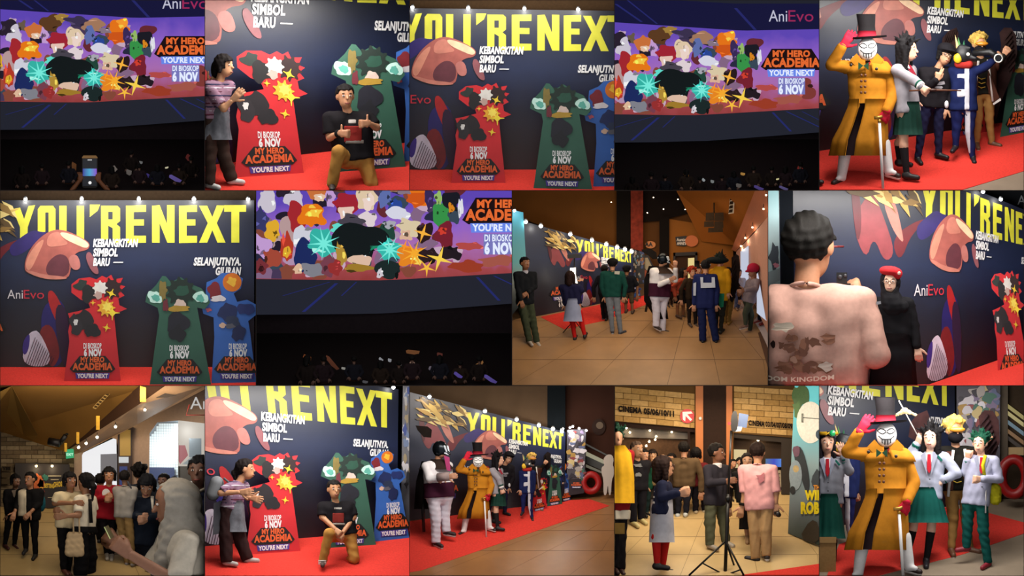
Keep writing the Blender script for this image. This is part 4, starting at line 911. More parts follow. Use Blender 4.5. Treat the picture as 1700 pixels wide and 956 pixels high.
def striped(P, y0, y1, n, cols=('#b8b0ba', '#5a2a3a', '#3a3650'), w=.5):
    st = (y1 - y0) / n
    for i in range(n): decal(P, 'stripe', cols[i % len(cols)], (-500, 2000, y0 + i * st, y0 + (i + w) * st), grow=.012, vox=.05)
P = person(C, 'person in a striped shirt leaning on the red standee, second room of the top row', 112, (98, 330), 62, (48, 590), [[(95, 545, -30), (140, 500, -40)], [(-25, 500, 20), (28, 425, -20)]], [[(25, 750), (20, 925)], [(85, 750), (135, 905)]], ty=40, neck=(70, 405), top=('#8a6a7c', .42, .1), bot=('pants', '#3a2a24', dict(wide=.12)), shoes='#d8d4d0', hair=('full', '#191414'), skin='#c08c66', hands=('o', 't'), fyaw=(60, 80), shw=.75, vox=.05)
striped(P, 380, 590, 11)
jacket_waist(P, '#55565c', 1.0, .75)
ell(C, 'ponytail', P['Hc'] + np.array([-48, 30, 20]), (20, 20, 45), HAIR(), P['root'])
P = person(C, 'man in a black printed t-shirt kneeling with both thumbs up', 118, (705, 485), 14, (752, 800), [[(628, 690, -20), (682, 668, -85)], [(862, 640, -20), (822, 618, -85)]], [[(672, 762, -110), (640, 925, -80)], [(838, 925, -20), (800, 935, 110)]], d=90, neck=(722, 562), top=('#191619', .42, .05), bot=('pants', '#b1803f', dict(wide=.06, cuff=0)), shoes='#3a3230', hair=('short', '#141010'), skin='#c28a66', hands=('t', 't'), hdir=((.9, -.5, .1), (-.9, -.5, .1)), fat=1.2, shw=1.02, hipw=.42, fyaw=(0, 150), beard=True, vox=.05)
ring(P, 'wristband', 0, .8, '#151515', .06, .03)
for q, h in (((700, 790, 632, 715), '#8a2a26'), ((720, 760, 600, 622), '#a8a09a'), ((705, 800, 702, 722), '#8a8078'), ((730, 770, 655, 690), '#c8442c')): decal(P, 'shirt_print', h, q, front='front', grow=.025, parts=[0])
for i in range(3): rod(C, 'sandal_strap', (612, 60, 930 + i * 7), (660, 60, 930 + i * 7), 3, mat('#c8c0b8', .7), P['root'])
# ---- room 3
C, B, pl = bannerroom(3, [(455, 240), (1180, 330), (500, 865), (1180, 865)], [(350, 235), (1075, 330), (395, 852), (1075, 852)], 'dark printed banner wall with three standees in front, third room of the top row', CARPET, 'in the third room of the top row', [(515, -120, 20, 800, 120, 4.5)], lpow=.9)
struct(slab(C, 'wall_upper', [(1, 1), (1028, 1), (1028, 120), (1, 120)], 420, mat('#6b5138', .9, noise=.1), 10), 'brown wall above the banner, third room of the top row')
standee(C, 'red', [(208, 920), (482, 920), (248, 460), (502, 470)], 'red trapezoid standee without people near it, third room of the top row')
standee(C, 'green', [(622, 948), (918, 955), (605, 545), (916, 548)], 'green standee between red and blue ones, third room of the top row')
standee(C, 'blue', [(922, 938), (1150, 936), (902, 455), (1085, 430)], 'blue standee cut by the edge, third room of the top row')
# ---- room 5: costumed people on a carpet
def coat_person(C, where, d=None):
    P = person(C, 'person in a long ochre coat, black top hat and white mask ' + where, 112, (243, 240), 5, (240, 540), [[(62, 325, -10), (118, 230, -45)], [(372, 470, -10), (338, 560, -70)]], [[(140, 700), (112, 895)], [(320, 700), (350, 865)]], d=d, neck=(238, 312), top=('#b5751d', 1, .1, dict(name='coat', g=.11)), bot=('pants', '#1c1416'), shoes='#2c1a16', sole='#cfc8c0', hair=None, skin='#2a1d1a', hands=(None, None), face=False, fyaw=(-45, 60), vox=.05, fat=1.08)
    u = 112; dd = P['d']; R = P['root']; gl = mat('#c21f36', .7, noise=.1); och = fab('#b5751d')
    for i, pose, hv in ((0, 'o', (.6, 0, -.8)), (1, 'f', (-.5, 0, .8))):
        w = P['A'][i][2]; v, f = hand_geo(C, u * 1.22, w, np.array(hv, float), pose, 1 if i == 0 else -1); mesh(C, 'glove', v, f, gl, R, smooth=True, clip=False)
        rod(C, 'glove_cuff', w - nrm(hv) * 14, w + nrm(hv) * 8, 21, gl, R, n=14)
    # coat skirt with an open front
    loft(C, 'coat_waist', [(243, dd, 385, 92, 62), (244, dd, 400, 101, 69), (244, dd, 450, 97, 68), (245, dd, 518, 94, 68)], och, R, n=48, fold=7, amp=.02)
    loft(C, 'coat_skirt', [(245, dd, 496, 97, 71), (243, dd, 540, 103, 75), (225, dd, 620, 118, 84), (205, dd, 700, 140, 98), (196, dd, 782, 150, 104)], och, R, n=70, fold=11, amp=.035, gap=(243, 262))
    loft(C, 'coat_cape', [(240, dd, 292, 50, 44), (245, dd, 312, 96, 60), (250, dd, 345, 118, 74), (252, dd, 372, 126, 78)], och, R, n=56, fold=8, amp=.03, gap=(262, 278))
    for s in (-1, 1): slab(C, 'coat_lapel', [(240 + s * 8, 320), (240 + s * 52, 268), (240 + s * 86, 302), (240 + s * 40, 352)], lambda x, y: dd - 66 + abs(x - 240) * .2, och, 8, R)
    loft(C, 'inner_lining', [(235, dd - 10, 520, 70, 50), (200, dd - 5, 780, 110, 70)], mat('#1e1114', .9), R, n=32)
    for i in range(4):
        for x in (212, 232): ell(C, 'coat_button', (x - i * .5, dd - 84, 378 + i * 29), (7, 4, 7), mat('#5a2f12', .4), R)
    for x, y in ((160, 326), (288, 346)): ell(C, 'coat_button', (x, dd - 84, y), (8, 5, 8), mat('#1a120e', .4), R)
    for s in (-1, 1): slab(C, 'bow_tie', [(222, 330), (222 + s * 26, 312), (222 + s * 26, 352)], dd - 88, mat('#20402c', .8), 6, R)
    slab(C, 'necktie', [(232, 322), (262, 306), (240, 352)], dd - 80, mat('#8a1820', .8), 6, R)
    # white boots
    for i in (0, 1):
        a, k, n = P['L'][i]; sdf(C, 'boot_cover', [([cap(k + (n - k) * .15, n + np.array([0, 0, -6]), .31 * u, .215 * u), cap(n, n + np.array([(-18, 28)[i], -25, 4]), .18 * u, .12 * u)], 10, None)], 6, mat('#e9e6e4', .6, noise=.04), R)
    # mask and hat
    Hc = P['Hc']; mk = sdf(C, 'mask', [([eli(Hc + np.array([0, -22, 6]), (48, 36, 60), np.eye(3))], 1, [('p', (0, Hc[1] + 2, 0), (0, 1, 0))])], 4, mat('#ecebea', .4), R)
    fz = lambda x, y: Hc[1] - 22 - 37 * math.sqrt(max(.02, 1 - ((x - Hc[0]) / 48) ** 2 - ((y - Hc[2] - 6) / 60) ** 2))
    def stroke(pts, w=2.4):
        P3 = [(Hc[0] + x, fz(Hc[0] + x, Hc[2] + y), Hc[2] + y) for x, y in pts]; tube(C, 'mask_line', P3, w, mat('#151214', .6), mk, n=6)
    for s in (-1, 1):
        stroke([(s * 2, -10), (s * 14, -20), (s * 28, -22), (s * 42, -12)]); stroke([(s * 2, -6), (s * 16, 2), (s * 30, -2), (s * 42, -12)])
        stroke([(s * 6, 30), (s * 7, 52)], 2.8); stroke([(s * 20, 28), (s * 20, 44)], 2); stroke([(0, 28), (s * 20, 26), (s * 36, 12)])
    stroke([(-20, 40), (0, 62), (20, 40)], 2)
    H = loft(C, 'hat_brim', [(246, Hc[1], 182, 92, 80, -6), (246, Hc[1], 190, 94, 82, -6), (246, Hc[1], 194, 60, 52, -4)], mat('#151214', .75, noise=.1), R, n=40)
    loft(C, 'hat_crown', [(234, Hc[1], 70, 48, 44), (235, Hc[1], 76, 48, 44), (238, Hc[1], 130, 43, 40), (240, Hc[1], 188, 46, 42)], mat('#151214', .75, noise=.1), R, n=40)
    loft(C, 'hat_band', [(239, Hc[1], 154, 46, 43), (240, Hc[1], 186, 48, 44)], mat('#8a1a2a', .7), R, n=40)
    ct = thing(C, 'walking_cane', 'white walking cane with gold handle held by the ochre coat person ' + where, 'cane', (320, dd - 90, min(950, C.fy(dd - 60))))
    rod(C, 'shaft', (302, dd - 92, 604), (321, dd - 92, min(952, C.fy(dd - 92))), 7.5, mat('#ece8e4', .4), ct)
    tube(C, 'handle', [(276, dd - 96, 592), (300, dd - 94, 590), (318, dd - 92, 584)], [9, 9, 8], mat('#b0863a', .35, .7), ct)
    rod(C, 'collar', (302, dd - 92, 600), (303, dd - 92, 616), 9, mat('#b0863a', .35, .7), ct)
    return P
def skirt_girl(C, where, wand=True, d=None):
    P = person(C, 'black-haired person in grey blazer and short green skirt ' + where, 112, (447, 250), 72, (445, 560), [[(478, 405, -30), (515, 435, -60)], [(460, 430, 0), (470, 500, 0)]] if wand else [[(450, 430, -30), (480, 520, -30)], [(460, 430, 0), (470, 500, 0)]], [[(425, 730, -10), (440, 880, -10)], [(400, 720), (405, 815)]], d=d, ty=58, neck=(425, 325), top=('#8d888e', 1, .05, dict(name='blazer')), bot=('skirt', '#16352c', dict(len=1.05, w=.66)), shoes='#1a1414', hair=('long', '#121012'), skin='#d6a488', hands=('f', 'r'), socks=('#221e20', .02), shw=.72, fyaw=(75, 75), vox=.05)
    R = P['root']; u = 112
    make_hair(P, 'spiky', '#121012')
    ring(P, 'cuff_band', 0, .62, '#1d4a3c', .05, .07); ring(P, 'cuff_band', 0, .82, '#e0dcd8', .06, .06)
    slab(C, 'necktie', [(440, 318), (462, 330), (490, 380), (478, 388), (445, 345)], P['d'] - 46, mat('#8a2030', .7), 6, R)
    slab(C, 'shirt_collar', [(420, 300), (440, 312), (458, 345), (440, 340)], P['d'] - 50, mat('#e0dcdc', .7), 6, R)
    if wand:
        w = P['A'][0][2]; o = thing(C, 'wand', 'thin brown wooden wand pointed sideways ' + where, 'wand', (580, w[1], 456)); tube(C, 'shaft', [(452, w[1] - 4, 456), (560, w[1] - 8, 452), (714, w[1] - 8, 455)], [4, 5, 3.2], mat('#5a3018', .5), o); rod(C, 'grip', (548, w[1] - 8, 452), (590, w[1] - 8, 452), 6.5, mat('#3a1c10', .5), o)
    return P
def peace_guy(C, where, sign=True, d=None):
    P = person(C, 'person in black sweatshirt and dark cap ' + ('making a peace sign ' if sign else 'standing with hands down ') + where, 98, (632, 278), 28, (572, 520), [[(545, 440, -20), (592, 400, -60)], [(672, 460, 10), (636, 545, -20)]] if sign else [[(530, 440, -20), (540, 520, -60)], [(672, 460, 10), (636, 545, -20)]], [[(515, 660), (495, 795)], [(600, 650), (600, 775)]], d=d, ty=20, roll=-14, neck=(592, 338), top=('#1b181c', 1, .2), bot=('pants', '#1c1c38'), shoes='#141214', hair=('full', '#121010'), skin='#c08d6c', glasses='#222222', hands=('v', 'r'), hdir=((.3, 0, -1), None), fyaw=(20, 60), vox=.055)
    R = P['root']; Hc, f, up = P['Hc'], P['f'], P['up']
    sdf(C, 'cap', [([eli(Hc + up * 32, (46, 48, 34), (P['rt'], f, up)), eli(Hc + up * 24 + f * 38, (40, 34, 8), (P['rt'], f, up))], 6, None)], 5, fab('#141216'), R)
    slab(C, 'shirt_print', blob(606, 418, 30, 9, 3, 12, .4), P['d'] - 48, mat('#9a969c', .7), 3, R); slab(C, 'shirt_print', blob(606, 440, 20, 8, 4, 12, .4), P['d'] - 48, mat('#9a969c', .7), 3, R)
    ell(C, 'white_cup', (640, P['d'] - 70, 525), (11, 11, 20), mat('#d8d8dc', .5), R)
    return P
def tracksuit(C, where, aim=True, d=None):
    P = person(C, 'person in white-striped navy tracksuit and feathered bird mask ' + where, 95, (722, 275), 60, (725, 545), [[(690, 440), (690, 530)], [(835, 335, -10), (880, 300, -30)]] if aim else [[(672, 430), (665, 520, -20)], [(790, 430), (790, 530)]], [[(690, 640), (685, 735)], [(755, 660), (772, 790)]], d=d, ty=5, neck=(728, 335), top=('#17204a', 1, .12), bot=('pants', '#1a2050'), shoes='#17151c', hair=None, skin='#a8785a', hands=('r', 'g'), face=False, fyaw=(-20, 10), shw=.72, vox=.055)
    R = P['root']; Hc = P['Hc']; W_ = '#c4c4cc'
    for q in ((730, 756, 335, 552), (692, 742, 370, 394), (692, 742, 448, 488)): decal(P, 'stripe', W_, q, front='front', parts=[0])
    decal(P, 'stripe', W_, (733, 760, 540, 770), which='bg', front='front', cuts=[])
    sdf(C, 'bird_mask', [([eli(Hc, (44, 46, 48), np.eye(3)), cap(Hc + np.array([20, -10, 8]), Hc + np.array([62, -30, 18]), 24, 8), cap(Hc + np.array([-10, -10, -38]), Hc + np.array([36, -20, -34]), 14, 6)], 10, None)], 5, mat('#17181c', .5), R)
    ell(C, 'mask_cheek', Hc + np.array([-26, -34, 18]), (22, 14, 26), mat('#e0b41e', .5), R); ell(C, 'mask_eye', Hc + np.array([26, -44, -2]), (9, 5, 9), mat('#d8d8d0', .3), R)
    sdf(C, 'scarf', [([cap((700, P['d'] - 20, 322), (752, P['d'] - 20, 322), 22), cap((700, P['d'] + 20, 322), (752, P['d'] + 20, 322), 20)], 8, None)], 6, fab('#a8302a'), R)
    for dx, h, c in ((-40, 70, '#c8b078'), (-24, 58, '#4a7a4a'), (6, 44, '#2c5a40')): sdf(C, 'feather', [([cap(Hc + np.array([dx * .6, 10, -30]), Hc + np.array([dx, 20, -30 - h]), 10, 2)], 2, None)], 4, fab(c), R)
    if aim:
        w = P['A'][1][2]; o = thing(C, 'spyglass', 'black telescope with bright ring aimed sideways ' + where, 'telescope', (880, w[1], 330))
        tube(C, 'barrel', [(772, w[1] - 10, 268), (860, w[1] - 30, 262), (890, w[1] - 55, 285)], [14, 18, 20], mat('#141416', .4, .3), o, n=14)
        tube(C, 'lens_ring', [(901 + 20 * math.cos(a), w[1] - 72, 293 + 20 * math.sin(a)) for a in np.linspace(0, 6.28, 18, endpoint=False)], 4, mat('#c8c8c0', .3, .5), o, n=6, close=True)
        slab(C, 'lens', circle(901, 293, 18), w[1] - 66, mat('#0a0a10', .1), 6, o)
    return P
def wing(P, pts, dd, hexc='#2c1b18', th=10):
    """feathered wing: overlapping feather blades on a shaped board"""
    C = P['C']; slab(C, 'wing', pts, dd, mat(hexc, .8, noise=.35, scale=12, bump=.3), th, P['root'])
def feather_row(P, a, b, n, L, ang, dd, hexc):
    C = P['C']
    for i in range(n):
        t = (i + .5) / n; x = a[0] + (b[0] - a[0]) * t; y = a[1] + (b[1] - a[1]) * t; l = L * (1 - .35 * abs(t - .5))
        sdf(C, 'feather', [([cap((x, dd, y), (x + math.cos(ang) * l, dd, y + math.sin(ang) * l), l * .12, l * .05)], 2, None)], max(3, l * .05), mat(hexc, .8, noise=.3, scale=12), P['root'])
def winged(C, where, d=None):
    P = person(C, 'dark-winged person with blond wig and brown jacket ' + where, 92, (805, 225), 20, (822, 470), [[(740, 380, -10), (735, 460, -10)], [(890, 330, 0), (930, 275, -30)]], [[(800, 590), (792, 720)], [(855, 600), (868, 718)]], d=d, ty=15, neck=(812, 290), top=('#1a1814', 1, .05), bot=('pants', '#a57b45'), shoes='#6a452e', sole='#d8d0c4', hair=('mop', '#c8a452'), skin='#c08d6c', hands=('r', 'g'), fyaw=(10, 65), vox=.055)
    R = P['root']; dd = P['d']; Hc = P['Hc']
    for q in ((770, 800, 310, 500), (850, 905, 310, 520)): decal(P, 'jacket_side', '#4a2a20', q, grow=.05)
    for a, b in (((848, 300), (872, 510)), ((800, 305), (778, 500))): rod(C, 'jacket_trim', (a[0], dd - 44, a[1]), (b[0], dd - 50, b[1]), 6, fab('#d8d2cc'), R)
    slab(C, 'jacket_flap', [(850, 350), (905, 490), (872, 520), (840, 420)], dd - 52, fab('#4a2a20'), 6, R); slab(C, 'jacket_trim', [(872, 520), (910, 492), (914, 504), (876, 528)], dd - 54, fab('#d8d2cc'), 6, R)
    for i in range(3): tube(C, 'shirt_line', [(800, dd - 44, 390 + i * 22), (815, dd - 46, 398 + i * 22), (835, dd - 44, 392 + i * 22)], 2, mat('#c8a42a', .6), R, n=6)
    ell(C, 'goggles', Hc + np.array([12, -40, -6]), (34, 16, 12), mat('#c8862a', .2, coat=.5), R)
    sdf(C, 'face_cover', [([eli(Hc + np.array([4, -16, 26]), (32, 32, 26), np.eye(3))], 2, None)], 5, fab('#17151a'), R)
    return P
C, B, pl = bannerroom(5, [(455, 240), (1100, 255), (600, 862), (1100, 862)], [(543, 34), (1008, 100), (655, 655), (1010, 600)], 'dark printed banner wall behind six costumed people, last room of the top row', mat('#8f7d6a', .5, noise=.08, scale=6), 'in the last room of the top row', [(515, -120, 20, 800, 130, 12)], lamps=(), lpow=0, flabel='grey-beige floor beyond the carpet, last room of the top row')
props(floor_slab(C, 'red_carpet', [(1, 955), (1, 755), (1028, 560), (1028, 862), (720, 955)], CARPET), 'wide red carpet under costumed people, last room of the top row', 'carpet')
where = 'in the last room of the top row'
standee(C, 'green', [(908, 692), (1100, 655), (918, 330), (1095, 330)], 'green standee at the edge behind dark wings, last room of the top row')
standee(C, 'red', [(690, 690), (838, 665), (705, 380), (850, 380)], 'red standee mostly hidden behind the tracksuit person, last room of the top row')
P = coat_person(C, where); 
P = skirt_girl(C, where)
P = peace_guy(C, where); tracksuit(C, where)
P = winged(C, where)
for pts in ([(612, 250), (620, 190), (650, 155), (690, 138), (700, 165), (690, 240), (660, 275)], [(915, 230), (905, 165), (930, 138), (965, 140), (990, 180), (995, 270), (960, 400), (910, 520), (890, 600), (880, 560), (885, 420), (890, 330)]): wing(P, pts, P['d'] + 60, '#2c1b1a')
feather_row(P, (960, 150), (985, 330), 8, 60, 2.2, P['d'] + 52, '#241614'); feather_row(P, (640, 170), (695, 150), 5, 60, 1.9, P['d'] + 52, '#241614')
mesh(C, 'shoe', *ell_geo((4, 40, 915), (22, 22, 14)), mat('#1a1416', .5), None, smooth=True); props(bpy.data.objects['shoe'], '', '') if False else None
o = col.objects[-1]; props(o, 'toe of a dark shoe poking in at the edge, last room of the top row', 'shoe')
# ================================================================ row two
# ---- room 6
C, B, pl = bannerroom(6, [(0, 0), (1000, 0), (0, 900), (1000, 900)], [(0, 0), (1000, 0), (0, 900), (1000, 900)], 'dark printed banner wall seen squarely with three standees, first room of the middle row', CARPET, 'in the first room of the middle row', [(627, -120, 20, 1000, 120, 6)], lpow=1.2)
struct(slab(C, 'wall_upper', [(1, 1), (1253, 1), (1253, 120), (1, 120)], 420, mat('#5d4a38', .9, noise=.1), 10), 'brown wall above the banner, first room of the middle row')
for k, l in (('red', 'red trapezoid standee with a burst-shaped top, first room of the middle row'), ('green', 'green standee between red and blue ones, first room of the middle row'), ('blue', 'blue standee with an orange ball shape, first room of the middle row')):
    standee(C, k, {'red': [(313, 935), (592, 935), (350, 460), (614, 470)], 'green': [(733, 953), (1035, 953), (712, 547), (1030, 548)], 'blue': [(1035, 945), (1255, 940), (1012, 450), (1190, 432)]}[k], l)
# ---- room 8: lobby with a crowd
C = T[8]; wh = 'in the third room of the middle row'
fl = floor(C, mat('#5a4128', .5, noise=.1), 'brown lobby floor joints ' + wh)
arealight(C, 500, -100, 20, 900, 150, 15, (1, .8, .58), 40); arealight(C, 700, 450, 30, 500, 250, 9, (1, .75, .5), 0)
floor_tiles(C, fl, [-1500, -1100, -700, -350, 0, 380, 760, 1020, 1330, 1700, 2100], (900, 420), [540, 580, 640, 720, 830, 955], mat('#a27a50', .42, noise=.12, scale=4))
for pts, d, h, nm, lb in (
    ([(1, 1), (520, 1), (520, 300), (300, 230), (1, 120)], 935, '#6a4018', 'wall_left', 'tall warm brown wall above the banner'),
    ([(500, 1), (1010, 1), (1010, 560), (500, 560)], 955, '#5d3a1c', 'wall_back', 'dim brown far wall of the lobby'),
    ([(512, 1), (580, 1), (580, 300), (512, 280)], 900, '#120d0a', 'wall_column', 'black square column'),
    ([(722, 130), (770, 130), (770, 520), (722, 520)], 900, '#120c09', 'wall_column', 'narrow black column by the entrance'),
    ([(770, 140), (1080, 190), (1090, 560), (770, 560)], 915, '#8a5522', 'wall_right', 'ochre wall with the entrance'),
    ([(640, 1), (850, 1), (870, 110), (720, 150), (640, 155)], 925, '#150d0a', 'ceiling', 'dark recessed ceiling with downlights')):
    struct(slab(C, nm, pts, d, mat(h, .85, noise=.1, scale=3), 8), lb + ' ' + wh)
struct(slab(C, 'wall_column', [(582, 1), (642, 1), (642, 300), (582, 285)], 890, mat('#7a2c1c', .7, noise=.35, scale=25, bump=.4), 8), 'red-brown textured column ' + wh)
struct(mesh(C, 'ceiling', [(805, 850, 1), (1190, 300, 1), (1100, 860, 270), (930, 905, 250), (805, 858, -4), (1190, 305, -4), (1100, 866, 262), (930, 911, 242)], [(0, 1, 2, 3), (4, 7, 6, 5), (0, 4, 5, 1), (1, 5, 6, 2), (2, 6, 7, 3)], mat('#8a4f1a', .7, noise=.06, scale=3)), 'sloping amber ceiling soffit ' + wh)
struct(mesh(C, 'ceiling', [(1190, 300, 1), (1253, 250, 1), (1253, 350, 130), (1095, 860, 300), (1075, 868, 290), (1190, 305, -6), (1253, 255, -6), (1095, 866, 296)], [(0, 1, 2, 3, 4), (0, 5, 6, 1)], mat('#9a5a3c', .6, noise=.06, scale=3)), 'lower pinkish ceiling edge with downlights ' + wh)
struct(mesh(C, 'wall_right', [(1253, 350, 128), (1253, 120, 955), (1253, 300, 700), (1190, 620, 560), (1100, 868, 500), (1098, 868, 300), (1190, 560, 205)], [(0, 1, 2, 3, 4, 5, 6)], mat('#b98a78', .7, noise=.05)), 'pale pink shopfront wall ' + wh)
WL = mat('#cfd6ea', .5, emit=.8)
for i, pts in enumerate(([(1205, 560, 190), (1253, 400, 160), (1253, 330, 640), (1205, 520, 600)], [(1125, 800, 300), (1165, 660, 270), (1165, 650, 540), (1125, 780, 520)])):
    o = mesh(C, 'window_%d' % (i + 1), [(x - 6, d - 4, y) for x, d, y in pts] + [(x - 6, d + 6, y) for x, d, y in pts], [(0, 1, 2, 3), (4, 7, 6, 5), (0, 4, 5, 1), (2, 6, 7, 3)], WL); struct(o, 'bright shop opening ' + wh)
props(floor_slab(C, 'red_carpet', [(140, 622), (660, 515), (660, 560), (450, 640), (255, 682)], CARPET), 'red carpet strip along the banner ' + wh, 'carpet')
props(floor_slab(C, 'floor_strip', [(1205, 700), (1225, 690), (1253, 780), (1253, 870)], mat('#5a3a26', .6)), 'dark floor strip beside the shopfront ' + wh, 'floor strip')
props(floor_slab(C, 'pale_floor', [(1185, 640), (1253, 560), (1253, 770), (1215, 690)], mat('#cdb8b4', .4)), 'pale shop floor beyond the dark strip ' + wh, 'floor')
B, pl = banner(C, [(65, 85), (1205, 70), (100, 865), (1180, 865)], [(312, 238), (587, 303), (335, 575), (585, 525)], 'dark banner wall running back along the lobby, third room of the middle row', x0=-470, x1=1245, lpow=.35, lamps=(-420, -300, 0, 300, 560, 800, 1000, 1200), lgroup='spotlights ' + wh, llabel='small white spotlight above the banner ' + wh)
q = slab(C, 'sky_poster', [(1, 95), (55, 108), (68, 330), (75, 520), (1, 610)], 520, ramp_mat('sky_poster', [(0, '#23303a'), (.3, '#b9c6c4'), (.5, '#7fd0da'), (1, '#3aa8c8')], 'Z', .5), 10); props(q, 'pale turquoise poster panel at the edge ' + wh, 'poster')
lamp(C, (15, 510, 90), (12, 470, 95), .4, 'small warm lamp above the turquoise poster ' + wh, None, .8)
q = thing(C, 'picture_board', 'tall board of many small colour pictures beyond the banner ' + wh, 'poster', (620, 930, 520))
slab(C, 'board', [(592, 280), (650, 292), (650, 470), (592, 490)], 905, mat('#2a2a30', .6), 8, q)
rnd = random.Random(5)
for i in range(42): slab(C, 'printed_patch', blob(597 + 48 * rnd.random(), 292 + 172 * rnd.random(), 5, 8, i, 7, .4), 903.5 - i * .03, mat(rnd.choice(['#8a8a92', '#b0a490', '#4a5a8a', '#a8642a', '#d0ccd0', '#3a2a3a', '#6a8a9a']), .6), 1, q)
standee(C, 'blue', [(592, 542), (630, 530), (588, 468), (622, 462)], 'tiny blue standee in the distance ' + wh)
for x, y in ((693, 33), (742, 90), (813, 42), (663, 108), (848, 92), (486, 56)): lamp(C, (x, 915, y - 6), (x, 905, y), 0, 'small round ceiling downlight ' + wh, 'ceiling downlights ' + wh, .32, bulb='#ffe2b8', em=8)
for x, y, d in ((1232, 88, 330), (1178, 178, 560), (1143, 230, 690), (1122, 270, 790), (1245, 20, 240)): lamp(C, (x, d, y - 10), (x, d - 20, y), .25, 'warm downlight in the pinkish ceiling edge ' + wh, 'shopfront downlights ' + wh, .55, (1, .75, .5), '#ffdca8', 8)
q = thing(C, 'air_vent', 'white slotted air vent in the amber soffit ' + wh, 'vent', (1078, 560, 110))
slab(C, 'frame', [(1068, 28), (1092, 24), (1086, 112), (1060, 116)], 540, mat('#c8b8a0', .6), 4, q)
for i in range(4): slab(C, 'slot', [(1070 - i * 2, 34 + i * 20), (1087 - i * 2, 32 + i * 20), (1084 - i * 2, 48 + i * 20), (1066 - i * 2, 50 + i * 20)], 537, mat('#2a1c12', .8), 2, q)
q = thing(C, 'speaker_cluster', 'dark speaker cluster hanging from the amber soffit ' + wh, 'speaker', (990, 650, 120))
for i, (x0, x1, y0, y1) in enumerate(((948, 992, 108, 150), (992, 1038, 108, 150), (940, 990, 150, 180), (990, 1036, 150, 185), (960, 1034, 182, 206))): slab(C, 'speaker_box', [(x0 + 2, y0 + 2), (x1 - 2, y0), (x1, y1 - 2), (x0, y1)], 640 - i * 4, mat('#2e2114', .7, noise=.2), 40, q)
rod(C, 'bracket', (990, 660, 60), (990, 660, 112), 4, mat('#2e2114', .7), q)
q = thing(C, 'shop_sign', 'black and orange round shop sign on the ochre wall ' + wh, 'sign', (858, 905, 280))
slab(C, 'sign_board', [(800, 228), (855, 222), (862, 262), (845, 275), (805, 270)], 905, mat('#17110d', .6), 8, q); slab(C, 'sign_disc', circle(880, 248, 32, 28), 902, mat('#c0632a', .6), 10, q)
text(C, 'lettering', 'Auntie', 806, 248, 46, 14, lambda x, y: (x, 903, y), mat('#d8cfc4', .6), q, .03); text(C, 'lettering', "ANNE'S", 808, 266, 44, 13, lambda x, y: (x, 903, y), mat('#d8cfc4', .6), q, .04)
q = thing(C, 'shop_sign', 'small cream shop sign with dark letters behind the black column ' + wh, 'sign', (675, 905, 280))
slab(C, 'sign_disc', circle(678, 266, 26, 18), 938, mat('#c87a3a', .6), 8, q); text(C, 'lettering', 'AA', 650, 274, 40, 20, lambda x, y: (x, 936, y), mat('#1a120e', .6), q, .05)
q = thing(C, 'entrance_door', 'dark framed entrance with a bright doorway ' + wh, 'doorway', (850, 900, 560))
for a in (([(790, 305), (908, 300), (908, 318), (790, 322)]), ([(790, 305), (800, 305), (800, 560), (790, 560)]), ([(898, 305), (908, 305), (908, 560), (898, 560)])): slab(C, 'frame', a, 896, mat('#1a100c', .6), 12, q)
slab(C, 'opening', [(800, 318), (898, 316), (898, 560), (800, 560)], 910, mat('#3a2416', .7), 4, q); slab(C, 'bright_panel', [(862, 332), (893, 330), (893, 470), (862, 480)], 905, mat('#e8d08a', .6, emit=.9), 4, q)
q = thing(C, 'escalator', 'escalator with pale side panels far behind the masked person ' + wh, 'escalator', (680, 920, 520))
slab(C, 'balustrade', [(645, 330), (665, 330), (700, 400), (690, 420), (648, 380)], 920, mat('#a89878', .5), 8, q); slab(C, 'side_panel', [(648, 384), (690, 424), (690, 440), (648, 430)], 918, mat('#b0522a', .5), 8, q); slab(C, 'handrail', [(645, 318), (668, 318), (706, 400), (700, 402), (664, 328), (645, 328)], 915, mat('#161210', .5), 6, q)
# people of the lobby
def led_stand(C, where, x, ytop, ybot, d, s=1.):
    o = thing(C, 'light_stand', 'glowing tripod light stand ' + where, 'light stand', (x, d, ybot))
    rod(C, 'pole', (x, d, ytop), (x, d, ybot - 30 * s), 3.5 * s, mat('#141214', .4, .5), o)
    for dx in (-70, 60, 10): rod(C, 'leg', (x, d, ybot - 70 * s), (x + dx * s, d + (0 if dx != 10 else 40), C.fy(d + (0 if dx != 10 else 40))), 3 * s, mat('#141214', .4, .5), o)
    return o
o = led_stand(C, 'behind the person in red tights, third room of the middle row', 305, 330, 690, 470, .8); slab(C, 'lamp_panel', [(285, 380), (312, 378), (312, 420), (322, 455), (300, 452), (284, 415)], 466, mat('#fff2da', .4, emit=5), 6, o); slab(C, 'top_panel', [(270, 315), (340, 310), (342, 330), (272, 334)], 466, mat('#1a1a1e', .5), 8, o)
def stand(C, label, u, x, y, yaw, feet, top, bot, hair=('short',), arms=None, hipy=None, hipx=None, sp=None, **kw):
    """a standing person: head centre x,y; feet = ankle points"""
    ay = (feet[0][1] + feet[1][1]) / 2; hx = hipx if hipx is not None else x; hy = hipy or (y + (ay - y) * .475)
    fx = (feet[0][0] + feet[1][0]) / 2
    al = arms or [[(x - 1.2 * u, y + 1.9 * u), (x - 1.15 * u, y + 2.9 * u, -.1 * u)], [(x + 1.2 * u, y + 1.9 * u), (x + 1.15 * u, y + 2.9 * u, -.1 * u)]]
    lg = [[((hx - .3 * u + feet[0][0]) / 2, (hy + feet[0][1]) / 2), feet[0]], [((hx + .3 * u + feet[1][0]) / 2, (hy + feet[1][1]) / 2), feet[1]]]
    return person(C, label, u, (x, y), yaw, (hx, hy), al, lg, top=top, bot=bot, hair=hair, **kw)
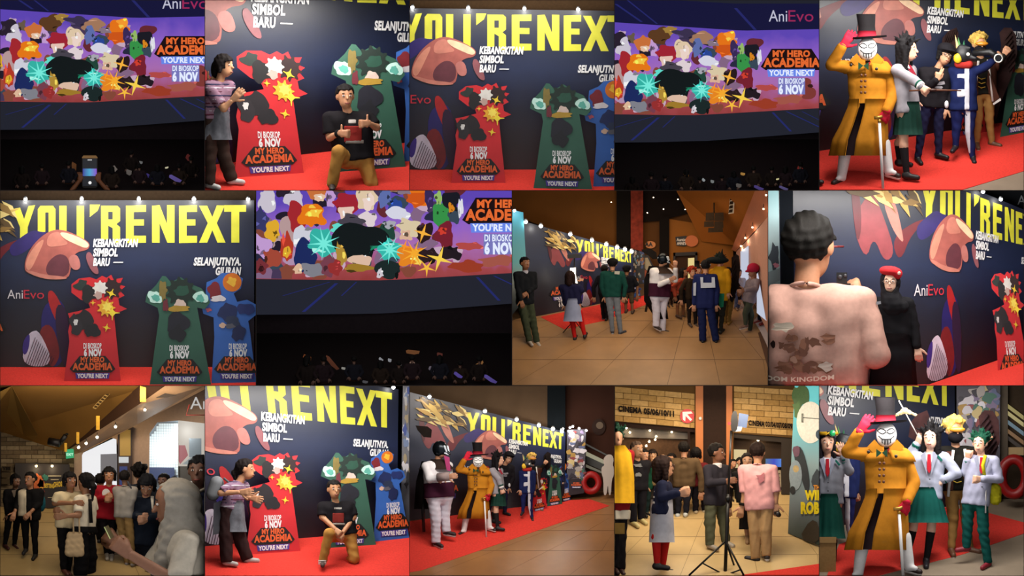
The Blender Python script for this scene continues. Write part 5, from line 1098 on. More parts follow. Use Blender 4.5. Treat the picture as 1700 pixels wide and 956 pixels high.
stand(C, 'person in dark sweater and olive trousers at the edge by the poster, third room of the middle row', 62, 64, 358, 35, [(85, 738), (122, 742)], ('#14171c', 1, .3, dict(collar='#a8a8b4')), ('pants', '#3d4432', dict(wide=.08)), ('short', '#141010'), arms=[[(28, 475), (45, 540, -40)], [(112, 470), (75, 500, -50)]], shoes='#b8aca0', skin='#8a5a3c', ty=25, hipy=540)
P = stand(C, 'person from behind in navy sweater, grey-blue skirt and red tights, third room of the middle row', 58, 285, 424, 165, [(308, 725), (357, 712)], ('#1a1a38', 1, .1), ('skirt', '#8c93ae', dict(len=1.5, w=.85, fold=0)), ('bob', '#241512'), arms=[[(250, 500), (262, 560)], [(340, 490), (340, 450, 40)]], shoes='#181216', hipy=555, hipx=300)
for i in (0, 1): a, k, n = P['L'][i]; sdf(C, 'tights', [([cap((a + k) / 2, k, 16, 14), cap(k, n, 14, 9)], 4, None)], 3.5, fab('#c01c1a'), P['root'])
P = stand(C, 'person from behind in a green jacket and grey trousers, third room of the middle row', 54, 492, 362, 178, [(492, 690), (532, 695)], ('#123f38', 1, .15), ('pants', '#70757c', dict(wide=.03)), ('short', '#0e0c0c'), arms=[[(440, 470), (455, 520)], [(556, 470), (548, 520)]], shoes='#3a3a42', sole='#b8b8bc', shw=.98, fat=1.1, hipy=515, fyaw=(190, 120))
sdf(C, 'cap', [([eli(P['Hc'] - DN * 12, (27, 28, 20), np.eye(3))], 2, None)], 3, fab('#0e0d10'), P['root']); slab(C, 'jacket_patch', [(502, 396), (528, 396), (526, 412), (502, 410)], P['d'] - 26, mat('#b0aca0', .7), 3, P['root'])
stand(C, 'person in black clothes half hidden behind the green jacket, third room of the middle row', 46, 455, 388, 150, [(448, 630), (462, 630)], ('#141218', 1, .15), ('pants', '#141014'), shoes='#1a1416', hipy=505)
P = stand(C, 'person in black cap and brown shorts near the carpet, third room of the middle row', 44, 562, 390, 160, [(558, 595), (590, 597)], ('#12141c', .45, .15), ('shorts', '#5a4a36', dict(end=.2)), shoes='#3a2a20', hipy=495, hipx=570, skin='#8a5e40')
sdf(C, 'cap', [([eli(P['Hc'] - DN * 10, (22, 23, 17), np.eye(3))], 2, None)], 3, fab('#0e0d14'), P['root'])
def masked(C, where, M, u, hp, feet, arms, d=None, yaw=60):
    P = person(C, 'person in white trousers, maroon vest and dark metal mask ' + where, u, M, yaw, hp, arms, [[((hp[0] + feet[0][0]) / 2 - .1 * u, (hp[1] + feet[0][1]) / 2), feet[0]], [((hp[0] + feet[1][0]) / 2 + .1 * u, (hp[1] + feet[1][1]) / 2), feet[1]]], d=d, ty=35, top=('#d9d6da', 1, .02), bot=('pants', '#d2ccd8', dict(wide=.1)), shoes='#2a1c1c', sole='#c8c0bc', hair=None, skin='#a8785c', face=False, fyaw=(45, 70), fat=1.35, shw=.95, hipw=.45, neck=(M[0] - .15 * u, M[1] + .72 * u))
    R = P['root']; Hc, f, up, rt = P['Hc'], P['f'], P['up'], P['rt']
    decal(P, 'vest', '#3a1428', None, grow=.05, cuts=[('p', P['N'] + P['spine'] * 1.25 * u, -P['spine'])], parts=[0])
    sdf(C, 'mask', [([eli(Hc + up * .05 * u, (.42 * u, .46 * u, .5 * u), (rt, f, up)), cap(Hc + f * .3 * u - up * .1 * u, Hc + f * .62 * u - up * .25 * u, .2 * u, .1 * u)], .08 * u, None)], .06 * u, mat('#1a2026', .25, .7), R)
    for s in (-1, 1): sdf(C, 'mask_stripe', [([cap(Hc + rt * s * .22 * u + f * .4 * u + up * .2 * u, Hc + rt * s * .18 * u + f * .52 * u - up * .12 * u, .07 * u, .05 * u), cap(Hc + rt * s * .22 * u + f * .42 * u - up * .2 * u, Hc + rt * s * .1 * u + f * .6 * u - up * .3 * u, .05 * u, .04 * u)], .02 * u, None)], .035 * u, mat('#c8d2dc', .3, .3), R)
    loft(C, 'collar_cape', [(P['N'][0], P['N'][1], P['N'][2] - .15 * u, .38 * u, .36 * u), (P['N'][0], P['N'][1], P['N'][2] + .15 * u, .75 * u, .6 * u), (P['N'][0] - .1 * u, P['N'][1], P['N'][2] + .45 * u, 1.1 * u, .75 * u)], fab('#2e221c'), R, n=36, fold=5, amp=.04)
    return P
P = masked(C, 'in the third room of the middle row', (738, 338), 60, (722, 520), [(705, 665), (738, 685)], [[(705, 470), (770, 440, -30)], [(800, 440, 0), (800, 380, -30)]], yaw=80)
dd = P['d']
loft(C, 'black_cape', [(700, dd + 8, 370, 30, 24), (695, dd + 10, 440, 48, 34), (700, dd + 10, 540, 52, 40), (735, dd + 10, 630, 30, 20)], fab('#120f10'), P['root'], n=40, fold=6, amp=.05, gap=(280, 350))
wing(P, [(632, 290), (680, 284), (708, 305), (712, 335), (690, 338), (668, 318), (640, 302)], dd + 30, '#16120f')
rod(C, 'scabbard', (690, dd + 30, 380), (655, dd + 25, 595), 6, mat('#161214', .5), P['root'])
stand(C, 'person in a coral top and black skirt with a shoulder bag, third room of the middle row', 44, 842, 402, 60, [(810, 615), (838, 618)], ('#b04a34', 1, .1), ('skirt', '#141014', dict(len=1.1, w=.75)), ('bob', '#160f0e'), shoes='#4a2e1e', skin='#a8704e', hipy=505, hipx=825, arms=[[(790, 470), (800, 520)], [(868, 470), (858, 520)]], socks=('#8a5a3c', -.2))
props(mesh(C, 'shoulder_bag', *ell_geo((838, 780 - 40, 495), (18, 10, 28)), mat('#8a7a68', .8, noise=.1), smooth=True), 'pale cloth shoulder bag on the coral top person, third room of the middle row', 'bag')
stand(C, 'person in dark brown clothes with a red wig, third room of the middle row', 46, 882, 402, 30, [(868, 652), (898, 655)], ('#2c2016', 1, .3), ('pants', '#1c1512'), ('mop', '#8a2c18'), shoes='#4a3a30', hipy=520)
P = stand(C, 'person in black top hat behind the crowd, third room of the middle row', 44, 912, 395, 20, [(905, 600), (925, 600)], ('#2a1c16', 1, .2), ('pants', '#1a1210'), shoes='#1a1210', hipy=500)
loft(C, 'hat_crown', [(906, P['d'], 345, 13, 13), (906, P['d'], 375, 12, 12), (906, P['d'], 378, 24, 22), (906, P['d'], 382, 24, 22)], mat('#12100f', .7), P['root'], n=24)
P = stand(C, 'person from behind in navy suit with a white sailor collar, third room of the middle row', 60, 948, 372, 180, [(935, 735), (1000, 735)], ('#1c2350', 1, .3), ('pants', '#182048', dict(wide=.12)), ('short', '#121012'), shoes='#17161e', shw=.85, fat=1.05, hipy=560, hipx=948, arms=[[(895, 490), (892, 560)], [(1005, 490), (1000, 560)]])
slab(C, 'collar_band', [(922, 425), (936, 425), (936, 452), (978, 452), (978, 425), (993, 425), (996, 476), (925, 478)], P['d'] - 32, mat('#c2c6d2', .7), 5, P['root']); slab(C, 'armband', [(888, 455), (902, 450), (900, 515), (888, 515)], P['d'] - 22, mat('#b8bcc8', .7), 5, P['root'])
sdf(C, 'headband', [([eli(P['Hc'] - DN * 8, (28, 29, 8), np.eye(3))], 1, None)], 3, mat('#9aa0a8', .4), P['root'])
P = stand(C, 'person in a yellow cloak with a dark green hat, third room of the middle row', 56, 1018, 348, 150, [(998, 690), (1022, 692)], ('#c08a14', 1, .2), ('pants', '#2a2a26'), ('spiky', '#12201a'), shoes='#1a1614', hipy=530, arms=[[(985, 450), (985, 500)], [(1062, 450), (1058, 500)]])
loft(C, 'cloak', [(1018, P['d'], 372, 26, 24), (1020, P['d'], 400, 44, 34), (1020, P['d'], 450, 48, 38), (1022, P['d'], 505, 46, 38)], fab('#c8931a'), P['root'], n=40, fold=9, amp=.06); slab(C, 'green_sash', [(1005, 505), (1040, 505), (1036, 570), (1018, 575)], P['d'] - 40, mat('#1f7a5a', .8), 6, P['root'])
sdf(C, 'hat', [([eli((1005, P['d'], 342), (58, 34, 18), np.eye(3)), eli((1020, P['d'], 328), (24, 24, 20), np.eye(3)), cap((1026, P['d'], 318), (1032, P['d'], 282), 7, 2)], 6, None)], 4, fab('#10181a'), P['root'])
P = stand(C, 'person with one broad dark brown wing behind the yellow cloak, third room of the middle row', 46, 1062, 400, 150, [(1045, 650), (1062, 650)], ('#2a1a14', 1, .2), ('pants', '#8a6a34'), shoes='#a8782a', hipy=520)
wing(P, [(1075, 330), (1095, 310), (1112, 320), (1118, 380), (1108, 470), (1080, 550), (1068, 540), (1076, 440)], P['d'] - 30, '#1e1412'); feather_row(P, (1090, 330), (1100, 480), 6, 45, 1.9, P['d'] - 36, '#170f0e')
P = stand(C, 'person in magenta cap and grey jacket facing the crowd, third room of the middle row', 60, 1182, 395, -80, [(1145, 662), (1165, 690)], ('#7c7078', 1, .15), ('pants', '#3c4034'), ('buzz', '#1a1414'), shoes='#7a5a4a', sole='#d0c4bc', hipy=540, hipx=1160, ty=-65, arms=[[(1195, 480, -20), (1140, 490, -40)], [(1150, 480), (1130, 495)]], skin='#8a5c44')
sdf(C, 'cap', [([eli(P['Hc'] - DN * 14, (31, 33, 26), np.eye(3)), cap(P['Hc'] + np.array([-20, 0, -2]), P['Hc'] + np.array([-36, 0, 2]), 9, 5)], 5, None)], 3.5, fab('#a01f3c'), P['root'])
P = stand(C, 'person in navy with a curly golden headpiece at the edge, third room of the middle row', 58, 1244, 380, -60, [(1212, 640), (1240, 645)], ('#1a2036', 1, .2), ('pants', '#171a2a'), ('mop', '#a8864a'), shoes='#8a2a24', hipy=520, skin='#a87a5c')
stand(C, 'small distant person in pale clothes by the shopfront, third room of the middle row', 38, 1112, 405, 30, [(1095, 575), (1108, 578)], ('#a8a0a8', 1, .2), ('pants', '#5a6488'), shoes='#8a6a54', hipy=490)
stand(C, 'small distant person in a red shirt beyond the masked person, third room of the middle row', 34, 772, 415, 20, [(765, 560), (782, 560)], ('#8a3024', 1, .2), ('pants', '#2a1a16'), shoes='#2a1a16', hipy=490)
# ---- room 9
C, B, pl = bannerroom(9, [(100, 235), (677, 275), (140, 865), (677, 865)], [(775, 135), (1130, 258), (800, 945), (1130, 828)], 'dark printed banner wall behind a person in black, last room of the middle row', CARPET, 'in the last room of the middle row', [(560, -140, 20, 1000, 120, 13)], lpow=.6, x0=-640, lamps=(330, 520, 700), plane=(300, .25), flabel=None)
struct(mesh(C, 'floor', [(1, -200, 955), (1253, -200, 955), (1, 300, 955), (790, 480, 950), (1253, 610, 786), (1, -200, 963), (1253, -200, 963), (1, 300, 963), (790, 480, 958), (1253, 610, 794)], [(0, 3, 2), (0, 1, 3), (1, 4, 3), (5, 7, 8), (5, 8, 6), (6, 8, 9), (0, 5, 6, 1), (1, 6, 9, 4)], CARPET), 'red carpet floor in the last room of the middle row')
wh = 'in the last room of the middle row'
struct(slab(C, 'wall_upper', [(60, 1), (1253, 1), (1253, 200), (60, 100)], 790, mat('#181a1e', .9), 8), 'dark wall above the banner ' + wh)
q = slab(C, 'sky_poster', [(1, 1), (52, 1), (60, 470), (1, 500)], 300, ramp_mat('sky_poster2', [(0, '#8fb0b4'), (.5, '#c8e2e4'), (1, '#a8dce4')], 'Z', .5), 10); props(q, 'pale blue sky poster at the edge ' + wh, 'poster'); slab(C, 'dark_shape', blob(30, 330, 26, 60, 3), 297, mat('#3a444e', .6), 2, q); slab(C, 'pink_shape', blob(40, 366, 14, 10, 5), 295, mat('#c87a8a', .6), 2, q); slab(C, 'grey_shape', [(1, 400), (58, 380), (58, 440), (1, 470)], 294, mat('#8a9a9e', .6), 2, q)
text(C, 'lettering', 'A', 1222, 70, 40, 46, lambda x, y: (x, 780, y), mat('#8a8e92', .6), q, 0)
struct(slab(C, 'trim_1', [(56, 1), (122, 1), (128, 480), (66, 480)], 310, mat('#10151c', .8), 8), 'black edge post of the banner ' + wh)
standee(C, 'red', [(1128, 942), (1285, 928), (1092, 440), (1240, 450)], d=330, label='red standee cut by the room edge ' + wh)
hij = person(C, 'person in black robe, black headscarf and red beret posing for the camera', 112, (598, 448), -3, (615, 770), [[(520, 660), (510, 770, -20)], [(715, 660), (731, 772, -20)]], [[(590, 900), (590, 1060)], [(650, 900), (650, 1060)]], d=60, neck=(608, 525), top=('#18171a', 1, .3), bot=None, hair=None, skin='#dcb096', glasses='#6a5a50', hands=('r', 'r'), shw=.82, fat=1.1, vox=.045)
R = hij['root']; dd = hij['d']; Hc = hij['Hc']; blk = fab('#18171a')
loft(C, 'robe_skirt', [(612, dd, 700, 88, 62), (612, dd, 790, 105, 74), (610, dd, 960, 118, 84)], blk, R, n=56, fold=9, amp=.04)
sdf(C, 'headscarf', [([eli(Hc + np.array([0, 10, 0]), (52, 54, 62), np.eye(3)), cap(Hc + np.array([0, 0, 60]), (612, dd - 8, 560), 46, 66), cap((600, dd - 30, 545), (660, dd - 40, 570), 40, 30), cap((660, dd - 10, 560), (715, dd, 566), 24, 10)], 16, [('e', Hc + np.array([0, -44, 6]), (36, 40, 48), np.eye(3))])], 5, blk, R, wr=(1.6, 30, 3))
sdf(C, 'beret', [([eli(Hc + np.array([2, -2, -52]), (56, 54, 26), [(1, 0, .12), (0, 1, 0), (-.12, 0, 1)]), eli(Hc + np.array([36, -20, -36]), (22, 22, 24), np.eye(3))], 12, None)], 5, fab('#b0252a'), R); ell(C, 'beret_pin', Hc + np.array([44, -44, -42]), (9, 4, 9), mat('#c8b8a8', .3, .6), R)
ring(hij, 'white_cuff', 1, .72, '#e6e2e0', .2, .03); slab(C, 'name_badge', [(530, 545), (552, 542), (554, 556), (532, 560)], dd - 62, mat('#8a8a90', .4, .4), 3, R)
man = person(C, 'person from behind in a pale pink t-shirt filming with a camera', 315, (205, 275), 155, (250, 1330), [[(40, 1000, 0), (60, 1200, 0)], [(528, 800, -40), (448, 560, 100)]], None, d=75, ty=172, neck=(185, 470), top=('#c59a8b', .52, .2, dict(g=.07)), hair=('short', '#12100e'), skin='#b5805f', hands=('r', 'g'), hdir=(None, (-.5, .3, -.9)), face=False, shw=.98, fat=1.15, vox=.035)
R = man['root']; dd = man['d']
tube(C, 'glasses_arm', [man['Hc'] + man['rt'] * -.39 * 315 * 1 + man['f'] * 0, man['Hc'] + man['f'] * 130 - man['rt'] * 120], 5, mat('#6a2020', .4), R)
brn = ['#8a5f4c', '#7a5240', '#a07a68', '#6e4a3c']
sf = lambda x, y, off=0: (x, dd - 152 - off * .35 + max(0, abs(x - 190) / 330) ** 3 * 120, y)
rnd = random.Random(8)
for i in range(26): slab2(C, 'shirt_print', blob(40 + 260 * rnd.random(), 720 + 165 * rnd.random(), 14 + 26 * rnd.random(), 12 + 22 * rnd.random(), i, 11, .4), sf, mat(rnd.choice(brn), .8), R, 24 + i * .2)
slab2(C, 'shirt_print', blob(75, 668, 55, 24, 9, 14, .3), sf, mat('#d8c8b4', .8), R, 26); slab2(C, 'shirt_print', blob(22, 755, 14, 18, 12, 9, .4), sf, mat('#231614', .8), R, 32); slab2(C, 'shirt_print', blob(284, 862, 34, 22, 14, 12, .4), sf, mat('#c0b0a4', .8), R, 32)
text(C, 'lettering', 'ROOM KINGDOM', -38, 925, 362, 22, lambda x, y: sf(x, y + 12 * math.sin((x + 40) / 115), 24), mat('#e4d8c4', .8), R, .03)
q = thing(C, 'video_camera', 'small black video camera held up by the person in pink', 'camera', (370, dd + 60, 520))
for nm, a in (('body', (322, 405, 60, 110, 455, 512)), ('top_unit', (335, 388, 60, 100, 402, 455)), ('grip', (400, 436, 66, 100, 462, 500))): box(C, nm, a[0], a[1], a[2] + dd, a[3] + dd, a[4], a[5], mat('#131316', .4), q)
tube(C, 'lens', [(360, dd + 110, 485), (362, dd + 160, 485)], [26, 30], mat('#0c0c0e', .3), q, n=18); ell(C, 'dial', (352, dd + 56, 425), (12, 6, 12), mat('#2a2a30', .4), q); ell(C, 'dial', (378, dd + 56, 418), (9, 6, 9), mat('#2a2a30', .4), q)
# ================================================================ row three
def brick_wall(C, wall, x0, x1, y0, y1, d, bw, bh, m, seed=0, skip=None, shear=0):
    """real bricks standing a little proud of their wall"""
    rnd = random.Random(seed); g = 1.3; cx = (x0 + x1) / 2
    ny = int((y1 - y0) / bh)
    for j in range(ny):
        off = (j % 2) * bw / 2; x = x0 - off
        while x < x1 - 4:
            a, b = max(x, x0) + g, min(x + bw, x1) - g; ya = y0 + j * bh + g
            if b - a > 6 and not (skip and skip((a + b) / 2, ya + bh / 2 + shear * ((a + b) / 2 - x0))):
                sa, sb = shear * (a - x0), shear * (b - x0); q = rnd.random() * 2
                v = [(a, d - 3 - q, ya + sa), (b, d - 3 - q, ya + sb), (b, d - 3 - q, ya + bh - 2 * g + sb), (a, d - 3 - q, ya + bh - 2 * g + sa)]; v += [(p[0], d + 1, p[2]) for p in v]
                mesh(C, 'brick', v, [(0, 1, 2, 3), (0, 4, 5, 1), (1, 5, 6, 2), (2, 6, 7, 3), (3, 7, 4, 0)], rnd.choice(m), wall)
            x += bw
# ---- room 10: lobby, headscarf in front
C = T[10]; wh = 'in the bottom left room'
fl = floor(C, mat('#6a5433', .5, noise=.08), 'warm floor joints ' + wh)
floor_tiles(C, fl, [-900, -500, -100, 300, 700, 1100, 1500], (430, 350), [610, 640, 690, 760, 850, 955], mat('#b0915c', .4, noise=.1, scale=4))
arealight(C, 250, 250, 30, 400, 300, 14, (1, .78, .45), 0); arealight(C, 500, -130, 20, 800, 100, 14, (1, .86, .68), 40)
w = struct(slab(C, 'wall_left', [(1, 200), (378, 330), (378, 622), (1, 622)], 700, mat('#4a3c2c', .9), 8), 'stone block wall behind the poster case ' + wh)
brick_wall(C, w, 4, 376, 236, 620, 700, 62, 22, [mat('#7c6a50', .9, noise=.15), mat('#6c5a42', .9, noise=.15), mat('#867458', .9, noise=.15)], 2, lambda x, y: 78 < x < 350 and y > 392)
struct(mesh(C, 'ceiling', [(1, 0, 1), (760, 0, 1), (720, 120, 30), (340, 690, 335), (180, 695, 285), (1, 698, 232)], [(0, 1, 2, 3, 4, 5)], mat('#7a5524', .8, noise=.06, scale=3)), 'amber painted ceiling ' + wh)
struct(mesh(C, 'ceiling', [(1, 0, 30), (60, 0, 1), (190, 500, 250), (165, 690, 275), (120, 690, 255), (1, 300, 90)], [(0, 1, 2, 3, 4, 5)], mat('#8f6a30', .8)), 'lighter folded band of the amber ceiling ' + wh)
struct(mesh(C, 'ceiling_beam', [(830, -20, 1), (690, 60, 100), (325, 690, 332), (330, 690, 300), (500, 400, 165), (660, 100, 30), (700, 0, 1)], [(0, 1, 2, 3, 4, 5, 6)], mat('#3e281a', .7)), 'dark brown ceiling beam ' + wh)
struct(mesh(C, 'ceiling_soffit', [(830, -30, 1), (1028, -30, 1), (1028, 0, 20), (690, 320, 195), (590, 440, 248), (378, 690, 345), (325, 690, 335), (690, 60, 100)], [(0, 1, 2, 3, 4, 5, 6, 7)], mat('#a4805e', .6, noise=.05)), 'beige soffit with downlights ' + wh)
struct(slab(C, 'wall_right', [(372, 345), (592, 246), (1028, 22), (1028, 190), (900, 175), (790, 185), (752, 240), (748, 600), (664, 600), (664, 205), (592, 250), (590, 300), (585, 270), (560, 262), (420, 335), (412, 350), (410, 620), (374, 620)], lambda x, y: 690 - (x - 372) * .55, mat('#b89a84', .7, noise=.05), 8), 'pale shopfront wall with rounded openings ' + wh)
for i, (pts, d, h, e) in enumerate((([(412, 340), (585, 258), (588, 625), (412, 625)], 730, '#f0f0f2', .95), ([(890, 160), (1028, 100), (1028, 640), (890, 640)], 640, '#d0c8bc', .8), ([(505, 345), (588, 342), (588, 480), (505, 480)], 722, '#8a8688', .6))):
    struct(slab(C, 'window_%d' % (i + 1), pts, d, mat(h, .5, emit=e), 6), 'bright shop interior seen through an opening ' + wh)
w = struct(slab(C, 'wall_tiled', [(745, 180), (895, 170), (895, 640), (745, 640)], 585, mat('#8a98a4', .5), 6), 'white tiled shop wall ' + wh)
tm = mat('#dcebf2', .35); pointlight(C, (830, 470, 330), 4.5, (.95, 1, 1), 30); pointlight(C, (940, 560, 230), 3, (1, .97, .9), 30)  # two unseen point lights added inside the shop to brighten the tiles
for i in range(12):
    for j in range(20):
        x = 749 + i * 12.2; y = 190 + j * 13
        if y < 252 and x < 790 - (y - 190) * .6: continue
        box(C, 'wall_tile', x, x + 11.2, 581, 586, y, y + 12, tm, w)
for x, y in ((728, 118), (580, 203), (488, 255), (395, 306), (433, 286)): lamp(C, (x, 420 - (x - 400) * .9, y - 8), (x, 405 - (x - 400) * .9, y), .15, 'round warm downlight in the beige soffit ' + wh, 'soffit downlights ' + wh, .8, (1, .85, .6), '#fff0cc', 9)
for i, (x, y0, y1, w_) in enumerate(((718, 1, 82, 22), (492, 152, 222, 10), (391, 234, 292, 6), (330, 288, 332, 5))): props(box(C, 'brass_strip', x - w_ / 2 - 4, x + w_ / 2 + 4, 360 - x * .5, 372 - x * .5, y0, y1, mat('#d8a030', .3, .6, noise=.1)), 'glowing brass strip on the beam, ' + ['widest and nearest', 'second widest', 'third', 'narrowest'][i] + ', ' + wh, 'brass strip')
q = thing(C, 'pillar', 'brown pillar with gold top and small signs ' + wh, 'pillar', (630, 560, 620))
for nm, a, h, em in (('shaft', (592, 664, 205, 640), '#3a2418', 0), ('gold_panel', (602, 656, 222, 352), '#c09a4a', 0), ('sign_plate', (597, 646, 358, 388), '#e8ecec', .7), ('screen', (600, 640, 406, 520), '#3a4a8a', .5)): box(C, nm, a[0], a[1], 505 if nm == 'shaft' else 500, 540, a[2], a[3], mat(h, .45, emit=em), q)
q = thing(C, 'exit_sign', 'glowing green exit sign ' + wh, 'sign', (350, 640, 368)); slab(C, 'panel', [(330, 322), (370, 316), (372, 362), (332, 368)], 640, mat('#18b070', .5, emit=.8), 8, q); text(C, 'lettering', 'EXIT', 334, 352, 34, 12, lambda x, y: (x, 637, y), mat('#c8ffe0', .5, emit=1), q, .03)
q = thing(C, 'poster_case', 'dark lit poster case with yellow lettering ' + wh, 'poster', (215, 660, 615))
slab(C, 'case', [(76, 390), (350, 396), (350, 612), (80, 618)], 672, mat('#241a16', .6, noise=.1), 14, q)
for b_, h in ((blob(192, 485, 24, 45, 2), '#c05a1e'), (blob(205, 500, 16, 26, 3), '#e8a83a'), (blob(180, 465, 12, 16, 4), '#e8c060'), (blob(228, 460, 14, 14, 5), '#2a6a5a'), (blob(200, 530, 22, 14, 6), '#8a2a1a')): slab(C, 'printed_shape', b_, 669, mat(h, .6), 2, q)
text(C, 'lettering', 'BETTING', 222, 512, 50, 20, lambda x, y: (x, 667, y), mat('#e0b830', .6), q, .05, skew=.05); text(C, 'lettering', 'GHOST', 268, 510, 54, 24, lambda x, y: (x, 667, y), mat('#e0b830', .6), q, .05, skew=-.1)
for x0, x1, y in ((242, 308, 452), (255, 295, 470), (240, 305, 560)): slab(C, 'printed_line', [(x0, y), (x1, y), (x1, y + 4), (x0, y + 4)], 668, mat('#b8a888', .6), 1, q)
for x in (182, 262): lamp(C, (x, 668, 396), (x, 640, 400), .35, 'small warm lamp over the poster case ' + wh, 'poster lamps ' + wh, .7, (1, .8, .5), '#ffe0a0', 8)
q = thing(C, 'word_sign', 'small framed word sign at the edge ' + wh, 'sign', (32, 660, 490))
for i in range(3): box(C, 'plate', 8, 55, 660, 668, 404 + i * 32, 430 + i * 32, mat('#4a3c28', .7), q)
text(C, 'lettering', 'YES', 12, 424, 40, 15, lambda x, y: (x, 657, y), mat('#15100c', .7), q, .05)
q = thing(C, 'ceiling_speaker', 'black ceiling speakers on a slanted bracket ' + wh, 'speaker', (290, 500, 300))
for a, b, r in (((245, 280), (300, 290), 20), ((300, 290), (330, 250), 12), ((335, 245), (352, 205), 8)): tube(C, 'speaker_body', [(a[0], 560, a[1]), (b[0], 540, b[1])], r, mat('#120e0c', .5), q)
q = thing(C, 'air_vent', 'slotted vent in the amber ceiling ' + wh, 'vent', (510, 250, 110)); v = [(465, 250, 112), (540, 180, 32), (556, 180, 38), (482, 250, 118)]; mesh(C, 'frame', [(a, b - 60, c) for a, b, c in v] + [(a, b - 54, c - 2) for a, b, c in v], [(0, 1, 2, 3), (4, 7, 6, 5)], mat('#a8844a', .7), q)
for i in range(6): t0, t1 = .05 + i * .155, .15 + i * .155; mesh(C, 'slot', [(465 + 75 * t + s * 13 + 2, 186 - 70 * t, 112 - 80 * t + s * 5) for t, s in ((t0, 0), (t1, 0), (t1, 1), (t0, 1))], [(0, 1, 2, 3)], mat('#3a2810', .8), q)
q = thing(C, 'air_vent', 'dark square vent in the beige soffit ' + wh, 'vent', (840, 0, 60)); mesh(C, 'grille', [(780, -40, 62), (830, -40, 38), (890, -40, 48), (840, -40, 60)], [(0, 1, 2, 3)], mat('#2a221c', .7), q)
q = thing(C, 'hood', 'steel kitchen hood inside the shop ' + wh, 'hood', (980, 600, 480)); box(C, 'duct', 950, 1012, 600, 630, 265, 360, mat('#8a96a0', .3, .6), q); slab(C, 'canopy', [(915, 395), (960, 360), (1028, 360), (1028, 400)], 590, mat('#a0aab0', .3, .6), 40, q); slab(C, 'menu_light', [(898, 300), (930, 300), (945, 350), (905, 395), (898, 380)], 596, mat('#c06a70', .5, emit=.6), 4, q); box(C, 'counter', 896, 1028, 600, 640, 405, 480, mat('#4a443e', .6), q)
q = slab(C, 'blue_screen', [(738, 410), (876, 412), (876, 470), (738, 470)], 560, mat('#4a5a8a', .5, emit=.55), 8); props(q, 'wide blue menu screen in the shop ' + wh, 'screen')
q = thing(C, 'letter_sign', 'white letter A hanging by the shop ceiling ' + wh, 'sign', (985, 10, 125)); text(C, 'lettering', 'An', 955, 118, 100, 62, lambda x, y: (x, 10, y), mat('#e8e4e0', .5, emit=.6), q, .0); tube(C, 'red_line', [(952, 12, 95), (935, 12, 148), (1028, 12, 148)], 2.5, mat('#c0403a', .5), q, n=6)
st = 'bottom left room'
P = stand(C, 'person in black jacket and printed black tee at the edge, ' + st, 66, 78, 478, 30, [(25, 800), (72, 802)], ('#120f10', 1, .3), ('pants', '#141110'), ('full', '#0e0b0a'), shoes='#4a1e18', hipy=630, hipx=70, skin='#7a5238', arms=[[(28, 570), (38, 650)], [(125, 570), (118, 650)]]); slab(C, 'shirt_print', blob(80, 540, 20, 24, 1, 12, .3), P['d'] - 34, mat('#8a7a6a', .8), 3, P['root'])
P = stand(C, 'person in open black shirt over a white tee, ' + st, 74, 150, 472, -40, [(130, 822), (178, 850)], ('#110f0f', .75, .35), ('pants', '#0f0d0d'), shoes='#1a1614', hipy=650, hipx=148, skin='#a06c48', ty=-20, fat=1.15, arms=[[(88, 590), (72, 640, -40)], [(200, 590), (150, 640, -50)]]); decal(P, 'white_tee', '#c8b79a', (90, 132, 500, 655), front='front', grow=.03, parts=[0])
props(mesh(C, 'backpack', *ell_geo((208, P['d'] + 20, 590), (22, 26, 44)), mat('#1c5560', .8, noise=.15), smooth=True), 'teal backpack on the person in open black shirt, ' + st, 'backpack')
P = stand(C, 'person in white tee with folded arms and bushy hair, ' + st, 88, 352, 478, 25, [(322, 925), (338, 930)], ('#c9b48c', .45, .3), ('pants', '#131010', dict(wide=.04)), ('full', '#100c0b'), shoes='#5a2a1a', hipy=690, hipx=340, skin='#8e5c3a', arms=[[(275, 590), (370, 590, -60)], [(430, 600), (320, 620, -60)]])
P = person(C, 'person with a ponytail in black overalls carrying a cream tote bag, ' + st, 98, (428, 488), -135, (425, 740), [[(395, 650, -30), (330, 655, -70)], [(470, 640), (440, 690, 20)]], [[(410, 860), (400, 1010)], [(450, 860), (440, 1010)]], d=20, ty=-120, top=('#d2c4aa', .4, .0), bot=('pants', '#0f0d0e', dict(wide=.2)), hair=('pony', '#0e0b0a'), skin='#8e5f3e', face=False, shw=.8, fat=1.1)
decal(P, 'overall_bib', '#0f0d0e', None, grow=.05, parts=[0], cuts=[('p', P['N'] + P['spine'] * 1.6 * 98, -P['spine'])]); rod(C, 'overall_strap', (452, P['d'] - 50, 570), (458, P['d'] - 52, 690), 9, mat('#0f0d0e', .8), P['root'])
q = thing(C, 'tote_bag', 'cream canvas tote bag hanging from an arm, ' + st, 'bag', (375, -60, 860)); sdf(C, 'bag_body', [([cap((352, -70, 750), (398, -70, 750), 16), cap((345, -70, 840), (405, -70, 840), 20), cap((348, -70, 780), (402, -70, 780), 18), cap((346, -70, 810), (404, -70, 810), 19)], 20, None)], 4, fab('#b89a72'), q, wr=(1.2, 26, 2))
for x in (370, 400): tube(C, 'strap', [(x, -84, 740), (x - 2, -80, 690), (x - 2, -60, 640)], 4, fab('#b89a72'), q, n=6)
P = stand(C, 'person in a red sweater with a white round print, ' + st, 82, 548, 450, 0, [(538, 845), (560, 850)], ('#8e1420', 1, .15), ('pants', '#141012'), ('full', '#0f0c0c'), shoes='#b8ac98', hipy=660, hipx=538, skin='#a87350', arms=[[(480, 580), (530, 560, -60)], [(600, 580), (560, 572, -60)]], hands=('g', 'g')); slab(C, 'shirt_print', circle(533, 540, 20, 22), P['d'] - 62, mat('#c8c0b8', .8), 3, P['root'])
